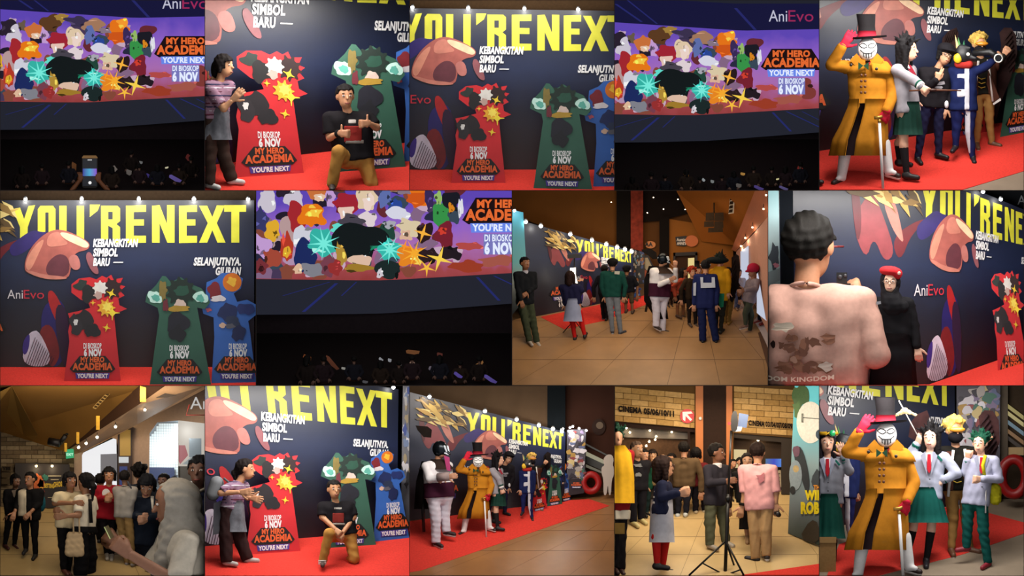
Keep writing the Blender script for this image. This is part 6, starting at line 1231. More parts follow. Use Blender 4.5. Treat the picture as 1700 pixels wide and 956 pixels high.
stand(C, 'dark-haired person half hidden behind the red sweater, ' + st, 70, 503, 478, 170, [(500, 780), (520, 780)], ('#2c1216', 1, .2), ('pants', '#141012'), ('short', '#0e0b0a'), shoes='#1a1414', hipy=640)
P = stand(C, 'person from behind in grey patterned shirt with a backpack strap, ' + st, 70, 628, 462, 150, [(640, 890), (668, 895)], ('#8c857c', .75, .2), ('pants', '#8a6c40', dict(wide=.05)), ('short', '#15100e'), shoes='#8a8078', hipy=650, hipx=622, skin='#7c553c', arms=[[(590, 570), (600, 640)], [(668, 570), (640, 640)]]); tube(C, 'strap', [(640, P['d'] - 34, 480), (662, P['d'] - 36, 520), (650, P['d'] - 34, 600)], 5, mat('#3a3a40', .8), P['root'], n=6)
P = person(C, 'person in dark blazer and white shirt looking down at a phone, ' + st, 108, (738, 500), -5, (705, 790), [[(645, 650, -10), (700, 655, -70)], [(815, 660, -10), (740, 668, -70)]], [[(690, 900), (690, 1050)], [(730, 900), (730, 1050)]], d=130, pitch=35, roll=-8, neck=(735, 560), top=('#141a26', 1, .1), bot=('pants', '#10131c'), hair=('full', '#0c0d12'), skin='#a87a5e', hands=('g', 'g'), shw=.86)
decal(P, 'white_shirt', '#b9b0a2', None, grow=.03, parts=[0], cuts=[('p', (688, 0, 0), (-1, 0, .12)), ('p', (785, 0, 0), (1, 0, .02)), ('p', (0, 0, 775), (0, 0, 1))], front='front')
props(box(C, 'phone', 682, 722, 40, 48, 640, 655, mat('#15151a', .3)), 'dark phone held by the person in a dark blazer, ' + st, 'phone')
stand(C, 'tall curly-haired person behind the dark blazer, ' + st, 82, 702, 445, 170, [(690, 800), (710, 800)], ('#20242c', 1, .2), ('pants', '#151518'), ('mop', '#0f0c0b'), shoes='#151518', hipy=650)
stand(C, 'person in dark clothes facing out behind the headscarf, ' + st, 78, 822, 482, -30, [(815, 800), (835, 800)], ('#1a2030', 1, .2), ('pants', '#15151a'), ('short', '#0f0d0d'), shoes='#15151a', hipy=660, skin='#6a4838')
stand(C, 'short dark-haired person beyond the headscarf, ' + st, 50, 876, 482, 170, [(870, 700), (885, 700)], ('#20242c', 1, .2), ('pants', '#15151a'), ('short', '#0f0d0d'), shoes='#15151a', hipy=590)
P = person(C, 'tall person in navy at the room edge behind the headscarf, ' + st, 150, (1002, 430), -15, (1000, 860), [[(890, 700), (900, 850)], None], None, d=150, top=('#161c34', 1, .3), hair=('short', '#141418'), skin='#6b4a3c', shw=.85)
tube(C, 'bag_strap', [(985, P['d'] - 60, 540), (1028, P['d'] - 66, 520)], 8, mat('#8a8478', .8), P['root'], n=6)
hw = person(C, 'person in a pale grey headscarf and white top looking at a phone, ' + st, 225, (868, 590), -92, (960, 1250), [[(890, 990, -60), (640, 840, -60)], [(760, 930, 0), (600, 800, 0)]], None, d=-30, ty=-70, neck=(890, 735), pitch=10, top=('#b4ac9e', .5, .2, dict(g=.09)), hair=None, skin='#8a5e46', hands=('g', 'g'), hdir=((-.6, .2, -.5), (-.6, .2, -.5)), shw=.8, fat=1.1, vox=.04)
Hc = hw['Hc']; R = hw['root']
sdf(C, 'headscarf', [([eli(Hc + np.array([28, 0, -6]), (118, 112, 122), np.eye(3)), cap(Hc + np.array([40, 0, 60]), (930, -30, 760), 95, 110), cap((880, -60, 720), (800, -90, 950), 70, 44), cap((930, -30, 740), (1000, -20, 800), 110, 90)], 40, [('e', Hc + np.array([-92, 0, 14]), (72, 130, 108), [(1, 0, .12), (0, 1, 0), (-.12, 0, 1)])])], 7, fab('#9b958b', .08), R, wr=(4, 60, 4))
for a, b in (((820, -120, 920), (850, -125, 850)), ((815, -120, 915), (870, -122, 945))): tube(C, 'sleeve_stripe', [a, b], 3, mat('#2a2622', .8), R, n=6)
tube(C, 'bracelet', [(748 + 16 * math.cos(t), -100 + 16 * math.sin(t), 935 + 4 * math.cos(t)) for t in np.linspace(0, 6.28, 14, endpoint=False)], 5, mat('#c8b078', .3, .7), R, n=6, close=True)
q = thing(C, 'phone', 'slim phone held in front of the pale headscarf, ' + st, 'phone', (545, -50, 770)); mesh(C, 'case', [(522, -95, 712), (536, -70, 704), (566, -70, 764), (552, -95, 772), (530, -40, 708), (544, -20, 700), (574, -20, 760), (560, -40, 768)], [(0, 1, 2, 3), (4, 7, 6, 5), (0, 4, 5, 1), (1, 5, 6, 2), (2, 6, 7, 3), (3, 7, 4, 0)], mat('#6a6448', .4), q); mesh(C, 'display', [(522, -96, 711), (526, -96, 709), (556, -96, 769), (552, -96, 772)], [(0, 1, 2, 3)], mat('#c8d088', .3, emit=.6), q)
# ---- room 11
C, B, pl = bannerroom(11, [(455, 240), (1205, 70), (600, 862), (1180, 862)], [(278, 133), (940, 35), (480, 764), (920, 728)], 'dark printed banner wall behind a crouching man, second room of the bottom row', CARPET, 'in the second room of the bottom row', [(515, -120, 20, 800, 130, 11)], lpow=.5, lamps=(950, 1215), x1=1250)
wh = 'in the second room of the bottom row'
q = thing(C, 'picture_board', 'board of small colour pictures at the right edge ' + wh, 'poster', (1010, 500, 620)); slab(C, 'board', [(995, 1), (1028, 1), (1028, 700), (985, 700)], 585, mat('#6a6a70', .6), 8, q)
rnd = random.Random(6)
for i in range(26): slab(C, 'printed_patch', blob(998 + 26 * rnd.random(), 10 + 500 * rnd.random(), 9, 22, i, 8, .4), 582 - i * .03, mat(rnd.choice(['#d8d4d8', '#a8a4a0', '#3a4a8a', '#9a8a6a', '#1a1a20', '#6a7a9a']), .6), 1, q)
standee(C, 'red', [(205, 850), (480, 832), (237, 375), (480, 388)], 'red trapezoid standee touched by a person with a backpack, second room of the bottom row')
standee(C, 'green', [(600, 818), (860, 800), (584, 455), (860, 445)], 'green standee behind the crouching man, second room of the bottom row')
standee(C, 'blue', [(848, 785), (1027, 765), (836, 365), (950, 345)], 'blue standee with an orange ball at the right, second room of the bottom row')
P = person(C, 'person with a grey backpack bending towards the red standee, second room of the bottom row', 100, (208, 420), 75, (130, 620), [[(80, 540, -20), (180, 535, -50)], [(215, 560, -10), (238, 565, -30)]], [[(105, 750), (110, 885)], [(170, 750), (215, 872)]], ty=60, neck=(168, 480), top=('#866a80', .42, .0), bot=('pants', '#33201f', dict(wide=.14)), shoes='#b8b2ac', hair=('pony', '#17110f'), skin='#b98560', hands=('o', 'o'), fyaw=(70, 85), shw=.7)
striped(P, 445, 620, 10); jacket_waist(P, '#64646a', 1.15, .78, -.2)
slab(C, 'jacket_sleeve', [(45, 590), (110, 570), (90, 740), (40, 750)], P['d'] - 40, fab('#5c5c62'), 10, P['root'])
q = thing(C, 'backpack', 'grey backpack on the bending person, second room of the bottom row', 'backpack', (50, P['d'] + 10, 580)); sdf(C, 'bag_body', [([cap((60, P['d'] + 5, 490), (40, P['d'] + 5, 545), 36, 34)], 4, None)], 5, fab('#77797c'), q); tube(C, 'strap', [(95, P['d'] - 20, 465), (140, P['d'] - 30, 500), (110, P['d'] - 30, 545)], 6, fab('#5a5c60'), q, n=6)
P = person(C, 'man in a black printed t-shirt resting on one knee, second room of the bottom row', 92, (650, 522), 18, (690, 750), [[(590, 660, -15), (660, 725, -70)], [(748, 660, -15), (690, 745, -80)]], [[(625, 742, -95), (592, 880, -70)], [(750, 868, -30), (720, 880, 80)]], d=175, neck=(660, 585), top=('#171417', .45, .05), bot=('pants', '#b07e3c', dict(wide=.06, cuff=0)), shoes='#4a3a34', hair=('short', '#14100f'), skin='#b8835c', hands=('f', 'f'), fat=1.15, shw=.95, hipw=.42, fyaw=(0, 150), vox=.05)
for q_, h in (((642, 700, 640, 690), '#7a2a24'), ((650, 690, 612, 622), '#9a948c'), ((640, 705, 690, 702), '#8a8078')): decal(P, 'shirt_print', h, q_, front='front', grow=.025, parts=[0])
for i in range(3): rod(C, 'sandal_strap', (570, P['d'] - 110, 880 + i * 8), (610, P['d'] - 110, 880 + i * 8), 3, mat('#d0c8c0', .7), P['root'])
# ---- room 12: the costumed row seen from the side
C = T[12]; wh = 'in the middle room of the bottom row'
fl = floor(C, mat('#5a3a20', .4, noise=.1), 'brown floor joints ' + wh)
floor_tiles(C, fl, [-700, -300, 100, 450, 800, 1150, 1500, 1900], (1500, 420), [545, 590, 650, 730, 830, 955], mat('#9c6c42', .3, noise=.12, scale=4))
arealight(C, 420, -120, 20, 700, 120, 22, (1, .9, .8), 40); arealight(C, 800, 420, 30, 300, 200, 4, (1, .8, .6), 0)
props(floor_slab(C, 'red_carpet', [(1, 940), (1, 684), (780, 580), (900, 572), (1004, 606), (520, 772), (60, 930)], CARPET), 'long red carpet running along the banner ' + wh, 'carpet')
for pts, d, h, nm, lb in (([(1, 1), (700, 1), (700, 230), (1, 120)], 800, '#5f4a36', 'wall_upper', 'brown wall above the banner'), ([(692, 1), (782, 1), (782, 300), (692, 300)], 790, '#10161a', 'wall_column', 'dark square column'), ([(780, 1), (1028, 1), (1028, 560), (780, 560)], 850, '#43281e', 'wall_right', 'dim reddish brown far wall')):
    struct(slab(C, nm, pts, d, mat(h, .8, noise=.1, scale=4), 8), lb + ' ' + wh)
B, pl = banner(C, [(65, 85), (1205, 70), (100, 865), (1180, 865)], [(285, 130), (772, 240), (300, 642), (760, 588)], 'dark banner wall shrinking into the distance, middle room of the bottom row', x0=-560, lpow=.7, lamps=(-190, 220, 540, 820, 1030, 1180), lgroup='spotlights ' + wh, llabel='white spotlight above the receding banner ' + wh)
def picture_board(C, pts, d, label, n, seed, size, cut=None):
    q = thing(C, 'picture_board', label, 'poster', (sum(p[0] for p in pts) / len(pts), d, max(p[1] for p in pts)))
    slab(C, 'board', pts, d, mat('#4a4650', .6), 10, q); rnd = random.Random(seed)
    x0, x1, y0, y1 = min(p[0] for p in pts), max(p[0] for p in pts), min(p[1] for p in pts), cut or max(p[1] for p in pts)
    for i in range(n):
        h = rnd.choice(['#cfcad0', '#a8a09a', '#5a6488', '#a8843a', '#c8b47a', '#2a2430', '#7a6a8a', '#3a6a5a', '#8a3a3a', '#e0dce4'])
        slab(C, 'printed_patch', chaikin(blob(x0 + size + (x1 - x0 - 2 * size) * rnd.random(), y0 + size + (y1 - y0 - 2 * size) * rnd.random(), size * (.5 + rnd.random()), size * (.5 + rnd.random()), i + seed, 9, .5), 1), d - 2 - i * .05, mat(h, .55), 1.5, q)
    return q
q = picture_board(C, [(790, 222), (886, 218), (880, 466), (790, 472)], 750, 'tall board of many pictures beyond the banner ' + wh, 70, 3, 12)
slab(C, 'lower_panel', [(800, 468), (880, 464), (876, 540), (800, 552)], 752, mat('#23121c', .6), 8, q); logo(C, lambda x, y, o=0: (x, 748 - o, y), 838, 495, 56, q)
for x, y in ((806, 208), (820, 202), (852, 212), (888, 222), (770, 214)): lamp(C, (x, 755, y + 8), (x, 735, y), .12, 'small bright lamp over the picture board ' + wh, 'picture board lamps ' + wh, .6)
standee(C, 'green', [(690, 610), (767, 597), (688, 448), (768, 442)], 'green standee at the end of the costumed row ' + wh)
standee(C, 'blue', [(763, 588), (808, 577), (750, 415), (790, 398)], 'blue standee beside the picture board ' + wh)
standee(C, 'red', [(612, 640), (690, 620), (622, 480), (694, 478)], 'red standee half hidden behind khaki trousers ' + wh)
q = thing(C, 'escalator', 'lit escalator rising at the far right ' + wh, 'escalator', (940, 830, 440))
for a, h, e in (([(886, 330), (1000, 385), (1000, 405), (886, 352)], '#c8c0a0', .5), ([(886, 352), (1000, 405), (1000, 440), (886, 390)], '#4a4a48', 0), ([(886, 290), (1000, 350), (1000, 358), (886, 300)], '#8a8478', .2), ([(886, 395), (1000, 445), (1000, 455), (886, 410)], '#a8a088', .3)): slab(C, 'escalator_panel', a, 838, mat(h, .5, emit=e), 6, q)
slab(C, 'wall_emblem', circle(950, 208, 34, 40), 840, mat('#3a2a24', .7), 5, q); slab(C, 'wall_emblem', circle(955, 200, 18, 18), 836, mat('#7a6a5a', .7), 5, q)
q = thing(C, 'letter_sculpture', 'big round red ring sculpture ' + wh, 'sculpture', (915, 770, 545)); mesh(C, 'ring', *tube_geo([(912 + 38 * math.cos(a), 765, 488 + 42 * math.sin(a)) for a in np.linspace(0, 2 * math.pi, 30, endpoint=False)], 17, 12, True), mat('#a81c1c', .4), q, smooth=True)
q = thing(C, 'white_cutout', 'plain white figure cutout standing by the escalator ' + wh, 'cutout', (995, 700, 552)); slab(C, 'board', chaikin([(978, 360), (995, 345), (1018, 348), (1026, 372), (1020, 398), (1026, 410), (1026, 455), (1016, 470), (1012, 550), (1000, 550), (996, 490), (990, 550), (974, 550), (974, 470), (964, 440), (964, 410), (980, 400), (972, 380)], 1), 745, mat('#c8bcb0', .6), 6, q)
where = 'in the middle room of the bottom row'
P = masked(C, 'in the middle room of the bottom row', (152, 322), 84, (150, 560), [(132, 788), (185, 735)], [[(100, 470, -30), (190, 458, -60)], [(190, 420, 0), (165, 455, -60)]], yaw=65)
wing(P, [(30, 200), (90, 205), (112, 222), (108, 262), (70, 258), (40, 225)], P['d'] + 50, '#1c1512'); rod(C, 'scabbard', (60, P['d'] + 40, 480), (72, P['d'] + 40, 735), 8, mat('#161214', .5), P['root'])
loft(C, 'black_cape', [(120, P['d'] + 10, 380, 60, 40), (100, P['d'] + 16, 480, 66, 44), (85, P['d'] + 20, 620, 60, 40)], fab('#14100f'), P['root'], n=40, fold=6, amp=.05, gap=(250, 380))
rod(C, 'gauntlet', (140, P['d'] - 90, 462), (200, P['d'] - 108, 456), 22, fab('#8a7a78'), P['root'], n=14); slab(C, 'necktie', [(172, 350), (200, 360), (206, 430), (186, 425)], P['d'] - 50, mat('#a03a68', .7), 6, P['root'])
coat_person(C.sub(.54, 213, 247), where); skirt_girl(C.sub(.545, 203, 236), where, False); peace_guy(C.sub(.55, 149, 212), where, False)
tracksuit(C.sub(.52, 213, 252), where, False); P = winged(C.sub(.51, 204, 255), where)
Cq = P['C']; wing(P, [(640, 180), (660, 160), (690, 170), (690, 260), (650, 280)], P['d'] + 60, '#1c1412'); wing(P, [(920, 190), (960, 150), (990, 170), (990, 300), (950, 340), (920, 280)], P['d'] + 60, '#1c1412'); feather_row(P, (935, 180), (975, 300), 6, 60, 2.0, P['d'] + 52, '#160f0e')
# ---- room 13: cinema entrance
C = T[13]; wh = 'in the fourth room of the bottom row'
fl = floor(C, mat('#8a6c44', .4, noise=.08), 'cream floor joints ' + wh)
floor_tiles(C, fl, [-900, -450, -50, 330, 720, 1100, 1500], (600, 300), [505, 545, 600, 670, 760, 850, 955], mat('#cfae78', .35, noise=.08, scale=4))
arealight(C, 480, -120, 20, 800, 130, 32, (1, .88, .7), 40); arealight(C, 480, 500, 60, 700, 200, 16, (1, .8, .55), 0)
w = struct(slab(C, 'wall_back', [(1, 1), (446, 1), (446, 560), (405, 560), (405, 215), (1, 180)], 800, mat('#5e4426', .9), 10), 'tan block wall over the wide cinema entrance ' + wh)
bm_ = [mat('#b8935c', .9, noise=.12), mat('#ab8650', .9, noise=.12), mat('#c29d66', .9, noise=.12)]
brick_wall(C, w, 2, 404, 4, 182, 800, 84, 29, bm_, 4, lambda x, y: False, .09)
w = struct(slab(C, 'wall_back', [(562, 1), (905, 1), (905, 560), (890, 560), (890, 262), (600, 238), (600, 560), (562, 560)], 795, mat('#5e4426', .9), 10), 'tan block wall over the smaller cinema entrance ' + wh)
brick_wall(C, w, 600, 903, 2, 236, 795, 76, 29, bm_, 5, lambda x, y: False, .06)
struct(slab(C, 'wall_column', [(446, 1), (562, 1), (562, 560), (446, 560)], 780, mat('#2a1a12', .7, noise=.1), 20), 'dark brown column between the entrances ' + wh)
for x0, x1, n in ((408, 446, 1), (562, 592, 2)): struct(box(C, 'trim_%d' % n, x0, x1, 770, 790, 1, 560, mat('#b0642a', .6)), 'orange wooden trim beside the dark column ' + wh)
struct(slab(C, 'wall_inner', [(1, 170), (410, 200), (410, 540), (1, 540)], 870, mat('#4a3424', .8, noise=.2), 8), 'dim foyer inside the wide entrance ' + wh)
struct(slab(C, 'wall_inner', [(595, 230), (895, 255), (895, 545), (595, 545)], 860, mat('#3a2c22', .8), 8), 'dim passage inside the smaller entrance ' + wh)
struct(slab(C, 'trim_3', [(1, 178), (405, 208), (405, 235), (380, 232), (380, 540), (368, 540), (368, 232), (1, 205)], 812, mat('#2a1a14', .7), 6), 'dark frame of the wide entrance ' + wh)
struct(slab(C, 'trim_4', [(600, 236), (892, 258), (892, 545), (838, 545), (838, 285), (600, 262)], 806, mat('#3a322c', .7), 6), 'grey frame of the smaller entrance ' + wh)
q = struct(slab(C, 'window_1', [(585, 320), (665, 322), (662, 560), (585, 560)], 850, mat('#e8cf98', .5, emit=.8), 5), 'bright lit doorway at the end of the passage ' + wh)
struct(slab(C, 'ceiling', [(1, 195), (372, 225), (372, 270), (60, 260), (1, 255)], 850, mat('#5a5048', .6), 5), 'grey foyer ceiling with small lights ' + wh)
for x, y in ((60, 210), (178, 222), (288, 230), (210, 252), (205, 268), (160, 300), (175, 278), (78, 232)): lamp(C, (x, 842, y - 6), (x, 832, y), .1, 'small warm foyer light ' + wh, 'foyer lights ' + wh, .6, (1, .8, .5), '#ffe8b8', 9)
lamp(C, (722, 852, 262), (722, 830, 270), .4, 'single warm light in the smaller entrance ' + wh, None, .7, (1, .8, .5), '#ffe0a0', 9)
for s, x, y, ww, hh, sk, dd in (('CINEMA 05/06/10/11', 20, 128, 280, 27, .1, 784), ('CINEMA 03/04/07/08/09', 674, 198, 220, 24, .08, 778)):
    q = thing(C, 'wall_lettering', 'dark cinema lettering ' + ('beside the round red arrow sign' if x < 100 else 'above the smaller entrance'), 'sign', (x + ww / 2, dd, y)); text(C, 'lettering', s, x, y, ww, hh, lambda a, b, dd=dd: (a, dd, b), mat('#18100c', .7), q, .05, 0, sk)
q = thing(C, 'arrow_sign', 'round red sign with a white arrow ' + wh, 'sign', (366, 785, 190)); slab(C, 'disc', circle(366, 153, 36, 36, 32), 784, mat('#c01f28', .5), 10, q)
slab(C, 'arrow', [(342, 132), (386, 130), (394, 140), (366, 144), (390, 170), (382, 178), (358, 152), (356, 180), (344, 170)], 781, mat('#f4e4e0', .5), 3, q)
ell(C, 'camera_dome', (432, 762, 165), (9, 8, 9), mat('#d8d0c8', .4), q)
q = thing(C, 'wall_screen', 'glowing blue television in the passage ' + wh, 'television', (810, 830, 412)); box(C, 'frame', 756, 848, 830, 840, 364, 412, mat('#16161a', .5), q); box(C, 'display', 760, 844, 827, 831, 368, 408, ramp_mat('tv', [(0, '#3a6a9a'), (.5, '#1a3ac0'), (1, '#4a8ae0')], 'X', .4, emit=.9), q)
q = thing(C, 'notice_board', 'small white notice stand in the passage ' + wh, 'notice', (825, 815, 510)); slab(C, 'sheet', [(808, 425), (836, 425), (838, 510), (806, 510)], 815, mat('#a89880', .7), 5, q)
for y in (440, 460, 480): slab(C, 'printed_line', [(812, y), (832, y), (832, y + 4), (812, y + 4)], 813, mat('#4a4038', .7), 1, q)
q = thing(C, 'advert_panel', 'tall advert panel with yellow lettering at the right edge ' + wh, 'poster', (960, 300, 800))
pf = lambda x, y: 420 - (x - 870) * .9
slab(C, 'panel', [(906, 1), (1028, 1), (1028, 802), (872, 742)], pf, ramp_mat('advert', [(0, '#3a4438'), (.25, '#6a7478'), (.5, '#8aa0a4'), (.8, '#58b8c8'), (1, '#6ad0e0')], 'Z', .45), 16, q)
for i, (b_, h) in enumerate(((chaikin(blob(930, 60, 36, 70, 2, 16, .4), 1), '#3f5a34'), (blob(915, 120, 20, 40, 3, 12, .4), '#4a6a3a'), (circle(985, 185, 70, 105, 30), '#dcd8cc'), (circle(1035, 245, 24, 26), '#3a4a5a'), (chaikin([(890, 330), (940, 290), (985, 470), (970, 560), (940, 470)], 2), '#2f3438'), (circle(910, 450, 32, 75), '#8a98a0'), (circle(912, 418, 15, 18), '#b8a070'), (circle(895, 525, 14, 20), '#2a2c2e'), (chaikin([(985, 470), (1028, 400), (1028, 520), (1000, 520)], 1), '#3a4248'), (chaikin([(925, 770), (985, 670), (1028, 690), (1028, 800)], 1), '#3c3428'), (chaikin([(890, 310), (930, 300), (932, 350), (905, 362)], 1), '#6a4a5a'))): slab(C, 'printed_shape', b_, lambda x, y, i=i: pf(x, y) - 3 - i * .4, mat(h, .5, noise=.1), 1.5, q)
tube(C, 'printed_line', [(942, pf(942, 0) - 9, 160), (1028, pf(1028, 0) - 9, 166)], 2, mat('#6a6a64', .5), q, n=5); rod(C, 'printed_line', (944, pf(944, 0) - 9, 140), (944, pf(944, 0) - 9, 185), 5, mat('#8a8a80', .5), q)
at_ = lambda x, y: (x, pf(x, y) - 12, y); yl = mat('#e0c81c', .5)
text(C, 'lettering', 'THE', 1000, 522, 44, 22, at_, mat('#d88a2a', .5), q, .04); text(C, 'lettering', 'WILD', 956, 572, 118, 44, at_, yl, q, .07); text(C, 'lettering', 'ROBOT', 936, 640, 160, 52, at_, yl, q, .07)
props(floor_slab(C, 'red_carpet', [(640, 955), (1028, 900), (1028, 955)], CARPET, 5), 'corner of red carpet at the bottom ' + wh, 'carpet')
st = 'fourth room of the bottom row'
# light stand
q = thing(C, 'light_stand', 'tall black tripod light stand in the middle, ' + st, 'light stand', (560, 70, 950)); bk = mat('#17130f', .4, .4); lt = 50
rod(C, 'pole', (587, lt, 225), (572, lt, 560), 6, bk, q); rod(C, 'pole_sleeve', (572, lt, 545), (556, lt, 952), 9, bk, q); rod(C, 'clamp', (571, lt, 556), (571, lt, 580), 14, bk, q)
for a in ((375, -20, 953), (650, -20, 953), (602, 110, 905)): rod(C, 'leg', (560, lt, 780), a, 5, bk, q)
for a, b in (((445, 5, 893), (556, lt, 953)), ((632, 0, 925), (556, lt, 953))): rod(C, 'brace', a, b, 4, bk, q)
slab(C, 'lamp_back', chaikin([(590, 130), (618, 126), (622, 210), (602, 238), (582, 215)], 1), lambda x, y: lt - 15, mat('#1a1614', .5), 34, q); slab(C, 'lamp_panel', [(626, 138), (674, 146), (664, 212), (620, 206)], lambda x, y: lt + (x - 640) * .3, mat('#56627e', .3), 7, q); slab(C, 'diffuser', [(604, 205), (642, 208), (636, 228), (606, 232)], lt - 10, mat('#b8c4d0', .4), 6, q); slab(C, 'red_switch', circle(577, 190, 8), lt - 16, mat('#b02a2a', .4), 4, q)
P = person(C, 'person in yellow cloak with green spiky hair, ' + st, 95, (10, 262), 20, (10, 580), [[(-60, 440), (-40, 540)], [(65, 440), (50, 540, -30)]], [[(0, 760), (0, 915)], [(30, 760), (30, 920)]], top=('#8a1a1c', 1, .5), bot=('pants', '#181416', dict(wide=.1)), shoes='#3a1a14', hair=('spiky', '#123022'), skin='#a8785a', face=False)
loft(C, 'cloak', [(12, P['d'], 300, 42, 36), (14, P['d'], 340, 68, 50), (18, P['d'], 450, 78, 58), (20, P['d'], 590, 76, 56)], fab('#c8961c'), P['root'], n=50, fold=9, amp=.07); decal(P, 'belt', '#c8bca8', (-100, 200, 625, 672), which='bg', grow=.12); box(C, 'pouch', -10, 52, P['d'] - 60, P['d'] - 40, 690, 745, fab('#8a6a34'), P['root'])
P = stand(C, 'bald person in a black printed hoodie, ' + st, 84, 114, 322, 35, [(95, 685), (135, 670)], ('#17151a', 1, .2), ('pants', '#16141a', dict(wide=.05)), ('buzz', '#4a3a30'), shoes='#c8b880', hipy=510, hipx=112, skin='#a87a58', arms=[[(72, 430), (80, 500)], [(155, 430), (150, 500)]]); slab(C, 'shirt_print', blob(118, 400, 22, 9, 1, 12, .4), P['d'] - 44, mat('#8a8a88', .8), 3, P['root']); slab(C, 'shirt_print', blob(120, 448, 13, 12, 2, 10, .4), P['d'] - 44, mat('#8a8a88', .8), 3, P['root'])
stand(C, 'person in a green jacket half hidden behind the bald person, ' + st, 68, 148, 352, 40, [(140, 640), (160, 640)], ('#14402e', 1, .3), ('pants', '#1a2a2a'), ('short', '#14100e'), shoes='#1a1614', hipy=500)
stand(C, 'person in a pale top raising both hands in the crowd, ' + st, 62, 192, 352, 10, [(185, 625), (205, 625)], ('#7a6444', 1, .2), ('pants', '#2a2420'), ('full', '#1a1210'), shoes='#2a221e', hipy=490, skin='#b98a64', arms=[[(160, 420), (185, 390, -40)], [(232, 410), (240, 380, -40)]])
stand(C, 'person in dark top behind the bob-haired one, ' + st, 62, 285, 372, -30, [(280, 630), (300, 630)], ('#3a2a22', 1, .2), ('pants', '#1a1614'), ('short', '#15100e'), shoes='#1a1614', hipy=500, skin='#b07a56')
P = stand(C, 'person with bobbed hair in navy sweater, grey skirt and red tights, ' + st, 108, 250, 408, 105, [(215, 905), (240, 925)], ('#1b1e34', 1, .25), ('skirt', '#a9a6ac', dict(len=1.55, w=.6, fold=0)), ('bob', '#20120e'), glasses='#3a1a14', shoes='#1c1614', hipy=620, hipx=238, skin='#c08a68', ty=80, shw=.75, arms=[[(240, 560, -20), (325, 540, -40)], [(270, 540, 0), (330, 535, -30)]], hands=('g', 'g'))
for i in (0, 1): a, k, n = P['L'][i]; sdf(C, 'tights', [([cap(a * .3 + k * .7, k, 26, 25), cap(k, n, 25, 15)], 6, None)], 6, fab('#b8201c'), P['root'])
for i in range(5): decal(P, 'stripe', '#b8b4b4', (150, 205, 470 + i * 28, 482 + i * 28), grow=.015, parts=[0, 1])
props(box(C, 'phone', 312, 350, P['d'] - 90, P['d'] - 82, 520, 532, mat('#1c2238', .3)), 'dark phone held by the bob-haired person, ' + st, 'phone')
stand(C, 'person from behind in a brown jacket among the crowd, ' + st, 74, 350, 318, 170, [(318, 648), (358, 645)], ('#5a4630', 1, .25), ('pants', '#1e1e28'), ('short', '#15100e'), shoes='#d0d4d4', hipy=490, shw=.95)
stand(C, 'person from behind in a maroon jacket among the crowd, ' + st, 68, 408, 345, 200, [(408, 630), (452, 628)], ('#5e1a1e', 1, .2), ('pants', '#17131a', dict(wide=.04)), ('full', '#120e0e'), shoes='#c8b89a', hipy=490, hipx=428, skin='#b98a68')
P = stand(C, 'person in dark sweater with folded arms beside the light stand, ' + st, 94, 515, 338, 75, [(480, 800), (560, 785)], ('#2e2a30', 1, .3, dict(collar='#d8d0cc')), ('pants', '#54543f', dict(wide=.07)), ('short', '#18120f'), shoes='#a89c8c', hipy=575, hipx=508, skin='#7c4f36', ty=50, arms=[[(475, 490, -20), (560, 480, -60)], [(575, 480, -20), (520, 470, -70)]])
stand(C, 'person in black skirt hidden behind the pink t-shirt, ' + st, 80, 668, 380, 0, [(668, 765), (690, 768)], ('#1a1616', 1, .2), ('skirt', '#15110f', dict(len=1.9, w=.55, fold=6)), ('bob', '#17100e'), shoes='#a8825c', hipy=570, hipx=672, skin='#b98a68')
P = stand(C, 'person from behind in a washed pink t-shirt and beige trousers, ' + st, 98, 720, 335, 165, [(710, 868), (765, 855)], ('#d99a98', .48, .35, dict(g=.075)), ('pants', '#b08a5e', dict(wide=.07)), ('short', '#20140f'), shoes='#2a2422', sole='#d8d4d0', hipy=590, hipx=730, shw=.9, fat=1.1, skin='#b88460', arms=[[(655, 540), (640, 610)], [(812, 540), (812, 600)]], ty=170, fyaw=(250, 200)); slab(C, 'shirt_print', blob(735, 465, 22, 22, 3, 12, .5), P['d'] - 52, mat('#b06a6e', .8), 3, P['root']); ring(P, 'watch', 0, .8, '#17130f', .07, .02)
q = thing(C, 'camera', 'small black camera hanging from a hand, ' + st, 'camera', (818, P['d'] - 10, 660)); box(C, 'body', 802, 828, P['d'] - 20, P['d'] + 4, 622, 648, mat('#17130f', .4), q); tube(C, 'lens', [(818, P['d'] - 20, 640), (826, P['d'] - 42, 650)], 13, mat('#1f1a17', .3), q, n=16)
for x, yy, u_, h in ((632, 385, 48, '#1a1614'), (598, 392, 44, '#2a2018')): stand(C, 'small distant person in %s by the lit doorway, ' % ('black' if x == 632 else 'dark brown') + st, u_, x, yy, 30, [(x - 12, 565), (x + 14, 566)], (h, 1, .2), ('pants', '#15110f'), shoes='#15110f', hipy=470)
